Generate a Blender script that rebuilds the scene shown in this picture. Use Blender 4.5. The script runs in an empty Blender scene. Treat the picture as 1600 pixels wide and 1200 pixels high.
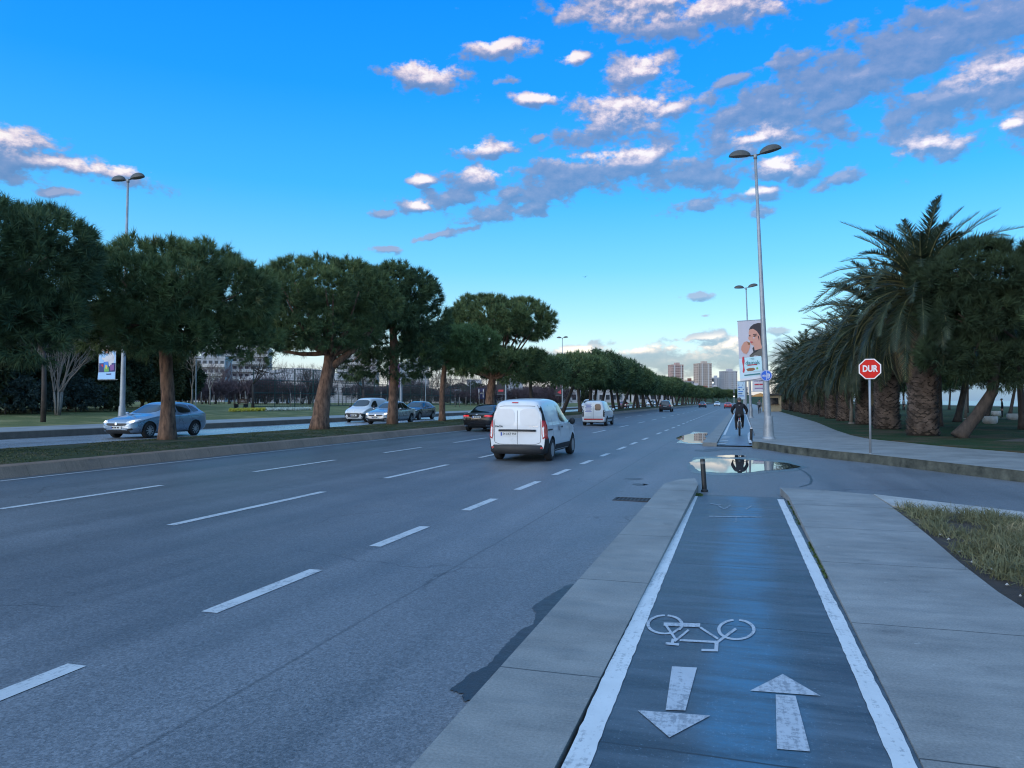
import bpy, bmesh, math, random
import numpy as np
from mathutils import Vector, Matrix, Euler, noise as mnoise
from mathutils.bvhtree import BVHTree
from mathutils.geometry import tessellate_polygon
PI = math.pi
S = bpy.context.scene
C = S.collection
# ------------------------------------------------------------------ camera
F = 1180.0; CX = 800.0; CY = 600.0; H = 1.70
YAW = math.atan(358 / F); PITCH = math.atan(26 / F)
cd = bpy.data.cameras.new('camera'); cam = bpy.data.objects.new('camera', cd); C.objects.link(cam)
cam.location = (0, 0, H); cam.rotation_euler = (PI / 2 + PITCH, 0, YAW)
cd.sensor_width = 36; cd.lens = F / 1600 * 36; cd.clip_start = .05; cd.clip_end = 20000
S.camera = cam
S.view_settings.view_transform = 'Standard'; S.view_settings.look = 'None'
S.view_settings.gamma = 1; S.view_settings.exposure = 0.06
RC = cam.rotation_euler.to_matrix()
SY, CYW = math.sin(YAW), math.cos(YAW)
def ray(x, y): return RC @ Vector(((x - CX) / F, -(y - CY) / F, -1))
def G(x, y, Z=0.0):
    d = ray(x, y); t = (Z - H) / d.z
    return Vector((d.x * t, d.y * t, Z))
def PZ(x, y, z):
    d = ray(x, y); return Vector((d.x * z, d.y * z, H + d.z * z))
def AZEL(x, y):
    d = ray(x, y).normalized(); return math.atan2(d.x, d.y), math.asin(d.z)
def DX(px, X):
    """distance along the road at which lateral line X crosses picture column px"""
    k = (px - CX) / F
    return X * (CYW + k * SY) / (k * CYW - SY)
# ------------------------------------------------------------------ sun
SUN_EL, SUN_AZ = math.radians(14), math.radians(208)     # low, behind the camera, a little to the left
sd = bpy.data.lights.new('sun', 'SUN'); so = bpy.data.objects.new('sun', sd); C.objects.link(so)
sd.energy = .90; sd.angle = math.radians(34); sd.color = (1, .95, .89)
sv = Vector((math.sin(SUN_AZ) * math.cos(SUN_EL), math.cos(SUN_AZ) * math.cos(SUN_EL), math.sin(SUN_EL)))
so.rotation_euler = sv.to_track_quat('Z', 'Y').to_euler()
# ------------------------------------------------------------------ world: evening sky with broken cloud
W = bpy.data.worlds.new('World'); S.world = W; W.use_nodes = True
nt = W.node_tree; nt.nodes.clear()
class NB:
    """tiny node builder"""
    def __init__(s, t): s.t = t
    def n(s, typ, **k):
        o = s.t.nodes.new(typ)
        for a, b in k.items():
            if a == 'ins':
                for i, v in b.items():
                    if hasattr(v, 'is_output'): s.t.links.new(v, o.inputs[i])
                    else: o.inputs[i].default_value = v
            else: setattr(o, a, b)
        return o
    def math(s, op, a, b=None, c=None, clamp=False):
        ins = {0: a}
        if b is not None: ins[1] = b
        if c is not None: ins[2] = c
        return s.n('ShaderNodeMath', operation=op, use_clamp=clamp, ins=ins).outputs[0]
    def mix(s, fac, a, b, mode='MIX'):
        o = s.n('ShaderNodeMix', data_type='RGBA', blend_type=mode, ins={0: fac, 6: a, 7: b}); return o.outputs[2]
    def ss(s, x, lo, hi, tlo=0., thi=1.):
        return s.n('ShaderNodeMapRange', interpolation_type='SMOOTHSTEP', ins={0: x, 1: lo, 2: hi, 3: tlo, 4: thi}).outputs[0]
    def lin(s, x, lo, hi, tlo=0., thi=1.):
        return s.n('ShaderNodeMapRange', ins={0: x, 1: lo, 2: hi, 3: tlo, 4: thi}).outputs[0]
    def noise(s, vec, scale, detail=4, rough=.55, dist=0):
        return s.n('ShaderNodeTexNoise', ins={'Vector': vec, 'Scale': scale, 'Detail': detail, 'Roughness': rough, 'Distortion': dist}).outputs[0]
    def mapping(s, vec, scale=(1, 1, 1), loc=(0, 0, 0), rot=(0, 0, 0), typ='POINT'):
        return s.n('ShaderNodeMapping', vector_type=typ, ins={0: vec, 1: loc, 2: rot, 3: scale}).outputs[0]
    def ramp(s, fac, stops):
        o = s.n('ShaderNodeValToRGB', ins={0: fac}); e = o.color_ramp.elements
        while len(e) < len(stops): e.new(0.5)
        for i, (p, c) in enumerate(stops): e[i].position = p; e[i].color = tuple(c) + (1,)
        return o.outputs[0]
CLOUDS = [(668,120,58,22,8),(785,76,55,14,-4),(835,155,38,9,6),(793,124,22,6,0),(985,10,120,32,6),(1130,14,150,28,0),
 (900,92,20,10,0),(970,182,100,40,-12),(1060,168,55,16,-8),(1000,108,58,20,12),(1030,92,28,14,0),(760,234,48,14,0),(840,216,14,6,0),
 (660,284,20,10,0),(657,325,24,9,0),(745,280,62,20,-8),(700,310,60,14,0),(870,280,115,28,-18),(990,262,110,32,-6),
 (760,336,52,16,-14),(832,328,40,11,0),(725,358,48,7,-10),(592,333,22,7,0),(680,370,34,5,-18),(610,388,30,6,0),
 (1225,168,140,40,-14),(1330,122,160,48,-14),(1455,70,150,46,-14),(1570,30,120,50,0),(1565,125,70,36,-10),(1480,150,95,28,-10),
 (1190,214,62,24,0),(1302,192,46,18,6),(1450,220,46,24,8),(1578,192,18,12,0),(1216,262,40,20,0),(1252,272,26,14,-20),
 (1188,302,36,12,0),(1105,275,56,24,0),(1320,275,38,11,-10),(1085,322,34,12,0),(1140,128,26,9,-15),(1210,98,34,10,0),
 (20,225,52,22,0),(15,252,55,20,0),(140,266,92,13,4),(90,300,22,5,0),
 (1070,562,230,22,-2),(1135,538,56,18,0),(1105,527,48,5,0),(1215,518,24,6,0),(1230,552,70,18,0),(900,550,70,12,0),
 (1180,560,90,16,0),(1090,463,18,5,0),(1100,492,12,3,0),(1190,330,22,8,0),(800,300,40,9,-20),
 (1700,120,160,60,0),(1250,-150,300,60,-8)]
LIT = [(757,270,30,14),(668,113,48,17),(785,73,48,11),(985,172,85,26),(975,242,90,13),(1190,210,48,15),(1452,226,42,15),
 (1222,256,32,14),(25,222,46,17),(150,262,75,9),(1010,14,120,22),(1130,540,52,15),(657,320,20,8),(1185,296,26,6),(950,546,90,6),(1060,541,50,5),
 (760,230,42,9),(1010,108,55,18),(1150,12,100,14),(835,154,38,8),(900,92,20,10),(1560,110,50,18),(1578,192,18,12),(660,282,18,8)]
b = NB(nt)
gen = b.n('ShaderNodeTexCoord').outputs['Generated']
sx = b.n('ShaderNodeSeparateXYZ', ins={0: gen})
az = b.math('ARCTAN2', sx.outputs[0], sx.outputs[1]); zz = sx.outputs[2]
el = b.math('ARCSINE', zz)
azel = b.n('ShaderNodeCombineXYZ', ins={0: az, 1: el, 2: 0.0}).outputs[0]
def cloud_group():
    g = bpy.data.node_groups.new('cloud_density', 'ShaderNodeTree')
    g.interface.new_socket('p', in_out='INPUT', socket_type='NodeSocketVector')
    g.interface.new_socket('density', in_out='OUTPUT', socket_type='NodeSocketFloat')
    q = NB(g); gi = q.n('NodeGroupInput'); go = q.n('NodeGroupOutput')
    warp = q.n('ShaderNodeTexNoise', noise_dimensions='2D', ins={'Vector': gi.outputs[0], 'Scale': 34.0, 'Detail': 3.0}).outputs[1]
    p0 = q.n('ShaderNodeVectorMath', operation='MULTIPLY_ADD', ins={0: warp, 1: (.026, .013, 0), 2: gi.outputs[0]}).outputs[0]
    p0 = q.n('ShaderNodeVectorMath', operation='SUBTRACT', ins={0: p0, 1: (.013, .0065, 0)}).outputs[0]
    ANG = (-14, -5, 6)                                   # a few turned frames, each cloud uses the nearest
    cur = None; nb = 0
    for A in ANG:
        th = -math.radians(A); pr = q.mapping(p0, rot=(0, 0, -th)); p = pr
        for (x, y, a, bb, rt) in CLOUDS:
            if min(ANG, key=lambda k: abs(k - rt)) != A: continue
            u, v = AZEL(x, y); cu_, cv_ = u * math.cos(th) + v * math.sin(th), -u * math.sin(th) + v * math.cos(th)
            sx_, sy_ = F / (a * 1.20), F / (bb * 1.25)
            if cur is not None and nb % 8 == 0:          # keeps the shader's stack short
                p = q.n('ShaderNodeVectorMath', operation='MULTIPLY_ADD', ins={0: cur, 1: (1e-9, 1e-9, 0), 2: pr}).outputs[0]
            nb += 1
            m = q.n('ShaderNodeVectorMath', operation='MULTIPLY_ADD', ins={0: p, 1: (sx_, sy_, 0), 2: (-cu_ * sx_, -cv_ * sy_, 0)}).outputs[0]
            r = q.n('ShaderNodeVectorMath', operation='LENGTH', ins={0: m}).outputs[1]
            cur = r if cur is None else q.math('MINIMUM', cur, r)
    d = q.math('SUBTRACT', 1.0, q.math('MINIMUM', cur, 2.2))
    n = q.n('ShaderNodeTexNoise', noise_dimensions='2D', ins={'Vector': q.n('ShaderNodeVectorMath', operation='MULTIPLY', ins={0: gi.outputs[0], 1: (1, 1.7, 0)}).outputs[0], 'Scale': 24.0, 'Detail': 7.0, 'Roughness': .60}).outputs[0]
    d = q.math('MULTIPLY_ADD', q.math('SUBTRACT', n, .50), 2.5, d)
    g.links.new(d, go.inputs[0]); return g
cg = cloud_group()
def dens(vec): return b.n('ShaderNodeGroup', node_tree=cg, ins={0: vec}).outputs[0]
d0 = dens(azel)
d1 = dens(b.n('ShaderNodeVectorMath', operation='ADD', ins={0: azel, 1: (-.0035, .0075, 0)}).outputs[0])
alpha = b.ss(d0, -.04, .52)
edge = b.lin(b.math('SUBTRACT', d0, d1), -.42, .75)
cur = None; pp = azel
for i, (x, y, a, bb) in enumerate(LIT):
    u, v = AZEL(x, y); sx_, sy_ = F / a, F / bb
    if i % 8 == 7: pp = b.n('ShaderNodeVectorMath', operation='MULTIPLY_ADD', ins={0: cur, 1: (1e-9, 1e-9, 0), 2: azel}).outputs[0]
    m = b.n('ShaderNodeVectorMath', operation='MULTIPLY_ADD', ins={0: pp, 1: (sx_, sy_, 0), 2: (-u * sx_, -v * sy_, 0)}).outputs[0]
    r = b.n('ShaderNodeVectorMath', operation='LENGTH', ins={0: m}).outputs[1]
    cur = r if cur is None else b.math('MINIMUM', cur, r)
lit = b.ss(cur, 1.7, .3)
lightamt = b.math('ADD', b.math('MULTIPLY', edge, .36), b.math('MULTIPLY', lit, b.math('MULTIPLY_ADD', edge, .72, .10)), clamp=True)
cloudcol = b.ramp(lightamt, [(0, (.135, .20, .39)), (.28, (.235, .27, .44)), (.55, (.54, .46, .54)), (.8, (.88, .70, .68)), (1, (1.05, .90, .80))])
clear = b.ramp(zz, [(0, (.62, .60, .72)), (.03, (.64, .68, .78)), (.065, (.56, .75, .86)), (.11, (.36, .69, .90)), (.17, (.19, .58, .94)), (.27, (.065, .43, .98)),
                    (.38, (.018, .31, .98)), (.50, (.006, .24, .90)), (.66, (.22, .48, .90)), (1, (.42, .70, 1.12))])  # last stops: unseen overhead sky, paled and brightened as added fill
# added fill light: the unseen sky behind the camera is brightened to pale blue
west = b.n('ShaderNodeVectorMath', operation='DOT_PRODUCT', ins={0: gen, 1: tuple(sv)}).outputs[1]
back_fill = b.ss(west, -.1, 1.0)
# toward the sea, on the right, the low sky stays blue
clear = b.mix(b.math('MULTIPLY', b.ss(az, .03, .16), b.math('MULTIPLY', b.ss(zz, .11, .03), b.math('GREATER_THAN', sx.outputs[1], 0.0))), clear, (.03, .22, .55, 1))
clear = b.mix(back_fill, clear, (.95, 1.30, 1.80, 1))
skycol = b.mix(b.math('MULTIPLY', alpha, .95), clear, cloudcol)
sky = b.n('ShaderNodeTexSky', sky_type='NISHITA', sun_disc=False, sun_elevation=SUN_EL, sun_rotation=SUN_AZ, air_density=1.0, dust_density=.6, ozone_density=2.0)
blue_sky = b.n('ShaderNodeHueSaturation', ins={'Saturation': 1.7, 'Color': sky.outputs[0]})
bg1 = b.n('ShaderNodeBackground', ins={0: blue_sky.outputs[0], 1: .05})
bg2 = b.n('ShaderNodeBackground', ins={0: clear, 1: .93})
bg3 = b.n('ShaderNodeBackground', ins={0: skycol, 1: .93})
# clouds stand only in the eastern sky: elsewhere the cloud nodes are skipped
inside = b.math('MULTIPLY', b.math('MULTIPLY', b.math('GREATER_THAN', zz, -.01), b.math('LESS_THAN', zz, .62)),
                b.math('MULTIPLY', b.math('GREATER_THAN', az, -1.05), b.math('LESS_THAN', az, .52)))
mx = b.n('ShaderNodeMixShader', ins={0: inside, 1: bg2.outputs[0], 2: bg3.outputs[0]})
nt.links.new(b.n('ShaderNodeAddShader', ins={0: bg1.outputs[0], 1: mx.outputs[0]}).outputs[0], b.n('ShaderNodeOutputWorld').inputs[0])
W.cycles.sampling_method = 'MANUAL'; W.cycles.sample_map_resolution = 512
S.cycles.use_adaptive_sampling = True; S.cycles.adaptive_threshold = .012; S.cycles.filter_width = 1.15
S.cycles.max_bounces = 6; S.cycles.diffuse_bounces = 3; S.cycles.glossy_bounces = 3; S.cycles.transparent_max_bounces = 6

# ------------------------------------------------------------------ helpers
def tag(o, label=None, cat=None, group=None, kind=None):
    if label: o['label'] = label
    if cat: o['category'] = cat
    if group: o['group'] = group
    if kind: o['kind'] = kind
    return o
def thing(name, label, cat, loc=(0, 0, 0), rotz=0.0, group=None):
    o = bpy.data.objects.new(name, None); C.objects.link(o)
    o.location = loc; o.rotation_euler = (0, 0, rotz); o.empty_display_size = .2
    return tag(o, label, cat, group)
def copy_tree(o, parent=None):
    c = o.copy(); C.objects.link(c)
    if parent is not None: c.parent = parent
    for ch in list(o.children): copy_tree(ch, c)
    return c
class MB:
    """collects geometry and links it as one mesh object"""
    def __init__(s): s.v = []; s.f = []; s.mi = []; s.m = 0
    def add(s, vs, fs):
        n = len(s.v); s.v += [tuple(p) for p in vs]; s.f += [tuple(i + n for i in f) for f in fs]; s.mi += [s.m] * len(fs); return s
    def box(s, c, d, rz=0., M=None):
        x, y, z = d[0] / 2, d[1] / 2, d[2] / 2
        vs = [Vector((a, e, g)) for a in (-x, x) for e in (-y, y) for g in (-z, z)]
        R = M if M is not None else Matrix.Rotation(rz, 3, 'Z')
        vs = [R @ p + Vector(c) for p in vs]
        return s.add(vs, [(0, 1, 3, 2), (4, 6, 7, 5), (0, 4, 5, 1), (2, 3, 7, 6), (0, 2, 6, 4), (1, 5, 7, 3)])
    def tube(s, pts, rad, n=8, cap=True):
        pts = [Vector(p) for p in pts]; k = len(pts)
        if not hasattr(rad, '__len__'): rad = [rad] * k
        up = None; vs = []; fs = []
        for i, p in enumerate(pts):
            t = (pts[min(i + 1, k - 1)] - pts[max(i - 1, 0)]).normalized()
            if up is None:
                up = Vector((0, 0, 1)) if abs(t.z) < .9 else Vector((1, 0, 0))
            a = t.cross(up).normalized(); up = a.cross(t).normalized()
            for j in range(n):
                w = 2 * PI * j / n
                vs.append(p + (a * math.cos(w) + up * math.sin(w)) * rad[i])
        for i in range(k - 1):
            for j in range(n):
                a0 = i * n + j; a1 = i * n + (j + 1) % n
                fs.append((a0, a1, a1 + n, a0 + n))
        if cap: fs.append(tuple(reversed(range(n)))); fs.append(tuple(range((k - 1) * n, k * n)))
        return s.add(vs, fs)
    def lathe(s, prof, n=16, c=(0, 0, 0), M=None, cap=True):
        """prof: (r, z) pairs, turned round the local Z axis"""
        vs = []; fs = []; k = len(prof); M = M or Matrix.Identity(3); c = Vector(c)
        for r, z in prof:
            for j in range(n):
                w = 2 * PI * j / n; vs.append(M @ Vector((r * math.cos(w), r * math.sin(w), z)) + c)
        for i in range(k - 1):
            for j in range(n):
                a0 = i * n + j; a1 = i * n + (j + 1) % n; fs.append((a0, a1, a1 + n, a0 + n))
        if cap: fs.append(tuple(reversed(range(n)))); fs.append(tuple(range((k - 1) * n, k * n)))
        return s.add(vs, fs)
    def prism(s, pts, z0, z1):
        """polygon (x, y) pairs extruded from z0 to z1"""
        n = len(pts); A = sum(pts[i][0] * pts[(i + 1) % n][1] - pts[(i + 1) % n][0] * pts[i][1] for i in range(n))
        if A < 0: pts = pts[::-1]
        vs = [(p[0], p[1], z0) for p in pts] + [(p[0], p[1], z1) for p in pts]
        fs = [tuple(reversed(range(n))), tuple(range(n, 2 * n))] + [(i, (i + 1) % n, n + (i + 1) % n, n + i) for i in range(n)]
        return s.add(vs, fs)
    def sheet(s, pts):
        """flat polygon of 3-D points, wound so that it faces up"""
        n = len(pts); A = sum(pts[i][0] * pts[(i + 1) % n][1] - pts[(i + 1) % n][0] * pts[i][1] for i in range(n))
        if A < 0: pts = pts[::-1]
        return s.add(pts, [tuple(range(n))])
    def build(s, name, mat, parent=None, smooth=False, kind=None, angle=None):
        me = bpy.data.meshes.new(name); me.from_pydata(s.v, [], s.f)
        for m in (mat if isinstance(mat, (list, tuple)) else [mat]): me.materials.append(m)
        if isinstance(mat, (list, tuple)): me.polygons.foreach_set('material_index', s.mi)
        if smooth: me.polygons.foreach_set('use_smooth', [True] * len(me.polygons))
        if angle:
            me.polygons.foreach_set('use_smooth', [True] * len(me.polygons)); me.set_sharp_from_angle(angle=math.radians(angle))
        me.update()
        o = bpy.data.objects.new(name, me); C.objects.link(o)
        if parent is not None: o.parent = parent
        if kind: o['kind'] = kind
        return o
def soup(name, V, Fc, mat, parent=None, kind=None):
    """fast mesh from numpy arrays of triangles (n x 3) or quads (n x 4)"""
    V = np.asarray(V, dtype=np.float32); Fc = np.asarray(Fc, dtype=np.int32); k = Fc.shape[1]
    me = bpy.data.meshes.new(name); me.vertices.add(len(V)); me.vertices.foreach_set('co', V.ravel())
    me.loops.add(Fc.size); me.loops.foreach_set('vertex_index', Fc.ravel())
    me.polygons.add(len(Fc)); me.polygons.foreach_set('loop_start', np.arange(0, Fc.size, k, dtype=np.int32))
    me.materials.append(mat); me.update(calc_edges=True)
    o = bpy.data.objects.new(name, me); C.objects.link(o)
    if parent is not None: o.parent = parent
    if kind: o['kind'] = kind
    return o
def text_verts(txt, size, align='CENTER', bold=0.0, sx=1.0):
    cu = bpy.data.curves.new('lettering', 'FONT'); cu.body = txt; cu.size = size; cu.align_x = align; cu.align_y = 'CENTER'
    cu.offset = bold; cu.resolution_u = 3
    o = bpy.data.objects.new('lettering', cu); C.objects.link(o); bpy.context.view_layer.update()
    me = bpy.data.meshes.new_from_object(o.evaluated_get(bpy.context.evaluated_depsgraph_get()))
    vs = [Vector((v.co.x * sx, v.co.y, 0)) for v in me.vertices]; fs = [tuple(p.vertices) for p in me.polygons]
    bpy.data.objects.remove(o); bpy.data.curves.remove(cu); bpy.data.meshes.remove(me)
    return vs, fs
def mat(name, col, rough=.7, var=.12, scale=6., bump=0., bscale=None, metallic=0., spec=.5, col2=None, clear=0., emit=0., stretch=(1, 1, 1), tw=0.):
    m = bpy.data.materials.new(name); m.use_nodes = True; t = m.node_tree; q = NB(t); p = t.nodes['Principled BSDF']
    co = q.mapping(q.n('ShaderNodeTexCoord').outputs['Object'], stretch)
    n = q.noise(co, scale, 5, .6)
    c1 = tuple(max(0, x * (1 - var)) for x in col); c2 = tuple(x * (1 + var) for x in (col2 or col))
    cc = q.ramp(n, [(.3, c1), (.7, c2)])
    t.links.new(cc, p.inputs['Base Color'])
    p.inputs['Metallic'].default_value = metallic; p.inputs['Specular IOR Level'].default_value = spec
    t.links.new(q.lin(n, .3, .7, max(.02, rough - .08), min(1, rough + .08)), p.inputs['Roughness'])
    if clear: p.inputs['Coat Weight'].default_value = clear; p.inputs['Coat Roughness'].default_value = .04
    if emit: t.links.new(cc, p.inputs['Emission Color']); p.inputs['Emission Strength'].default_value = emit
    if tw: p.inputs['Transmission Weight'].default_value = tw
    if bump:
        bn = q.noise(co, bscale or scale * 4, 4, .6)
        t.links.new(q.n('ShaderNodeBump', ins={'Strength': min(1, bump), 'Distance': .02, 'Height': bn}).outputs[0], p.inputs['Normal'])
    return m
# ------------------------------------------------------------------ ground materials
def asphalt(name, base, rough, crack=1.0, patch=.28, spec=.5, lanes=False):
    m = bpy.data.materials.new(name); m.use_nodes = True; t = m.node_tree; q = NB(t); p = t.nodes['Principled BSDF']
    co = q.n('ShaderNodeTexCoord').outputs['Object']
    fine = q.noise(co, 95, 3, .7); grit = q.noise(co, 30, 4, .75)
    streak = q.noise(q.mapping(co, (1, .055, 1)), 1.5, 5, .6); big = q.noise(co, .22, 5, .6)
    v = q.math('ADD', q.math('MULTIPLY', q.math('SUBTRACT', fine, .5), 1.4), q.math('MULTIPLY', q.math('SUBTRACT', grit, .5), 1.2))
    v = q.math('ADD', v, q.math('MULTIPLY', q.math('SUBTRACT', streak, .5), patch * 2.4))
    v = q.math('ADD', v, q.math('MULTIPLY', q.math('SUBTRACT', big, .5), patch * 3.0))
    v = q.math('ADD', v, 1.0)
    xyz = q.n('ShaderNodeSeparateXYZ', ins={0: co})
    if lanes:
        xw = q.math('ADD', xyz.outputs[0], q.math('MULTIPLY', q.math('SUBTRACT', streak, .5), 1.6))
        trk = q.math('SINE', q.math('MULTIPLY', q.math('ADD', xw, .4), 2 * PI / 1.73))
        v = q.math('ADD', v, q.math('MULTIPLY', trk, .055))
        v = q.math('MULTIPLY', v, q.ss(q.math('ADD', xw, 0.0), -5.6, -3.2, .84, 1.06))
        seam = q.ss(q.math('ABSOLUTE', q.math('ADD', xyz.outputs[0], q.math('MULTIPLY_ADD', big, .10, 2.95))), .022, .006)
        v = q.math('MULTIPLY', v, q.math('SUBTRACT', 1.0, q.math('MULTIPLY', seam, .35)))
    oil = q.ss(q.noise(co, 1.9, 3, .5), .70, .80)
    v = q.math('MULTIPLY', v, q.math('SUBTRACT', 1.0, q.math('MULTIPLY', oil, .22)))
    pebble = q.n('ShaderNodeTexVoronoi', ins={'Vector': co, 'Scale': 70.0})
    v = q.math('MULTIPLY', v, q.lin(pebble.outputs['Color'], 0, 1, .60, 1.40))
    wob = q.n('ShaderNodeVectorMath', operation='ADD', ins={0: co, 1: q.n('ShaderNodeVectorMath', operation='SCALE', ins={0: q.n('ShaderNodeTexNoise', ins={'Vector': co, 'Scale': 1.2, 'Detail': 5.0}).outputs[1], 3: .9}).outputs[0]}).outputs[0]
    cr = q.n('ShaderNodeTexVoronoi', feature='DISTANCE_TO_EDGE', ins={'Vector': wob, 'Scale': .30}).outputs[0]
    mask = q.ss(q.noise(co, .33, 2), .52, .60)
    line = q.math('MULTIPLY', q.ss(cr, .007, .0015), q.math('MULTIPLY', mask, crack))
    v = q.math('MULTIPLY', v, q.math('SUBTRACT', 1.0, q.math('MULTIPLY', line, .7)))
    sc = q.n('ShaderNodeVectorMath', operation='SCALE', ins={0: base, 3: v}).outputs[0]
    t.links.new(sc, p.inputs['Base Color'])
    t.links.new(q.lin(q.math('ADD', big, q.math('MULTIPLY', streak, .7)), .5, 1.2, rough - .13, rough + .12), p.inputs['Roughness'])
    p.inputs['Specular IOR Level'].default_value = spec
    hgt = q.math('ADD', fine, q.math('SUBTRACT', q.math('MULTIPLY', grit, .6), line))
    t.links.new(q.n('ShaderNodeBump', ins={'Strength': .35, 'Distance': .008, 'Height': hgt}).outputs[0], p.inputs['Normal'])
    return m
def concrete(name, base, joint=2.3, phase=0.0, axis=1, rough=.62, dark=(.5, .55, .6), streak=(.25, 1, 1)):
    m = bpy.data.materials.new(name); m.use_nodes = True; t = m.node_tree; q = NB(t); p = t.nodes['Principled BSDF']
    co = q.n('ShaderNodeTexCoord').outputs['Object']
    a = q.noise(co, .8, 6, .65); fine = q.noise(co, 60, 3, .7); st = q.noise(q.mapping(co, streak), 5, 5, .65)
    v = q.math('ADD', q.lin(a, .25, .75, .62, 1.24), q.math('MULTIPLY', q.math('SUBTRACT', fine, .5), 1.0))
    v = q.math('ADD', v, q.math('MULTIPLY', q.math('SUBTRACT', st, .5), .75))
    spots = q.ss(q.noise(co, 9, 3, .5), .70, .76)
    v = q.math('SUBTRACT', v, q.math('MULTIPLY', q.ss(q.noise(co, 2.3, 5, .6), .60, .70), .16))
    speck = q.n('ShaderNodeTexVoronoi', ins={'Vector': co, 'Scale': 3.1, 'Randomness': 1.0})
    v = q.math('SUBTRACT', v, q.math('MULTIPLY', q.ss(speck.outputs['Distance'], .035, .02), .6))
    v = q.math('ADD', v, q.math('MULTIPLY', spots, .35))
    if joint:
        xyz = q.n('ShaderNodeSeparateXYZ', ins={0: co})
        wv = q.math('ADD', xyz.outputs[axis], q.math('MULTIPLY', q.noise(co, 3, 3), .03))
        fr = q.math('ABSOLUTE', q.math('SUBTRACT', q.math('FRACT', q.math('DIVIDE', q.math('ADD', wv, phase), joint)), .5))
        jl = q.ss(fr, .5 - .0045, .5 - .0015)
        jb = q.math('MULTIPLY', q.ss(fr, .44, .5), q.ss(st, .45, .65))
        v = q.math('MULTIPLY', v, q.math('SUBTRACT', 1.0, q.math('ADD', q.math('MULTIPLY', jl, .75), q.math('MULTIPLY', jb, .12))))
    sc = q.n('ShaderNodeVectorMath', operation='SCALE', ins={0: base, 3: v}).outputs[0]
    t.links.new(sc, p.inputs['Base Color'])
    t.links.new(q.lin(st, .3, .7, rough - .1, rough + .12), p.inputs['Roughness'])
    t.links.new(q.n('ShaderNodeBump', ins={'Strength': .25, 'Distance': .01, 'Height': q.math('ADD', fine, a)}).outputs[0], p.inputs['Normal'])
    return m
def paint(name, base, worn=.5, under=(.06, .075, .10), rough=.55, scale=18, deep=.55):
    """road paint, worn through in flecks"""
    m = bpy.data.materials.new(name); m.use_nodes = True; t = m.node_tree; q = NB(t); p = t.nodes['Principled BSDF']
    co = q.n('ShaderNodeTexCoord').outputs['Object']
    n = q.noise(co, scale, 6, .72); n2 = q.noise(q.mapping(co, (9, .7, 1)), 4, 4, .6); big = q.noise(co, 1.6, 3)
    k = q.math('ADD', q.math('MULTIPLY', n, .7), q.math('ADD', q.math('MULTIPLY', n2, .35), q.math('MULTIPLY', big, .3)))
    f = q.ss(k, .97 - worn * .55, 1.10 - worn * .55)
    c = q.mix(q.math('MULTIPLY', f, deep), tuple(base) + (1,), tuple(under) + (1,))
    c = q.mix(q.lin(q.noise(co, 5, 5), .3, .7, 0, .25), c, tuple(x * .55 for x in base) + (1,))
    t.links.new(c, p.inputs['Base Color']); p.inputs['Roughness'].default_value = rough
    t.links.new(q.n('ShaderNodeBump', ins={'Strength': .2, 'Distance': .006, 'Height': n}).outputs[0], p.inputs['Normal'])
    return m
def bike_paint():
    m = bpy.data.materials.new('blue_path_paint'); m.use_nodes = True; t = m.node_tree; q = NB(t); p = t.nodes['Principled BSDF']
    co = q.n('ShaderNodeTexCoord').outputs['Object']; xyz = q.n('ShaderNodeSeparateXYZ', ins={0: co})
    st = q.noise(q.mapping(co, (.28, 1.6, 1)), 3.2, 6, .66); fine = q.noise(co, 45, 4, .75); big = q.noise(co, 1.1, 4, .6)
    scr = q.noise(q.mapping(co, (30, .8, 1)), 2.0, 3, .6)
    # brighter blue band along the middle of the track, darker grey-blue on both sides
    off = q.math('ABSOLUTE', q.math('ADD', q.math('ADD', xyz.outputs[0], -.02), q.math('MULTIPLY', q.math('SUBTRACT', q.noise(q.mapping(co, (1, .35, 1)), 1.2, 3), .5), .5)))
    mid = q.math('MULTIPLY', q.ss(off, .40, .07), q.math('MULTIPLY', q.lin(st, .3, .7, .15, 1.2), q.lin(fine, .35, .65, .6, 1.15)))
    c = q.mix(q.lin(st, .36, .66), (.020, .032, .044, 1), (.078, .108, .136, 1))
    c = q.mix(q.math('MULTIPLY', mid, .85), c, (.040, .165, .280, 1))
    c = q.mix(q.math('MULTIPLY', q.ss(q.math('ADD', fine, q.math('MULTIPLY', scr, .25)), .68, .86), .5), c, (.20, .27, .34, 1))
    c = q.mix(q.math('MULTIPLY', q.ss(big, .52, .75), .45), c, (.022, .032, .05, 1))
    fr = q.math('ABSOLUTE', q.math('SUBTRACT', q.math('FRACT', q.math('DIVIDE', q.math('ADD', q.math('ADD', xyz.outputs[1], .68), q.math('MULTIPLY', q.noise(co, 2, 3), .05)), 2.25)), .5))
    jl = q.ss(fr, .5 - .005, .5 - .002)
    c = q.mix(q.math('MULTIPLY', jl, .85), c, (.008, .011, .016, 1))
    t.links.new(c, p.inputs['Base Color'])
    t.links.new(q.lin(q.math('ADD', st, fine), .7, 1.3, .34, .62), p.inputs['Roughness'])
    t.links.new(q.n('ShaderNodeBump', ins={'Strength': .22, 'Distance': .006, 'Height': q.math('ADD', fine, q.math('MULTIPLY', st, .6))}).outputs[0], p.inputs['Normal'])
    return m
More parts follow.
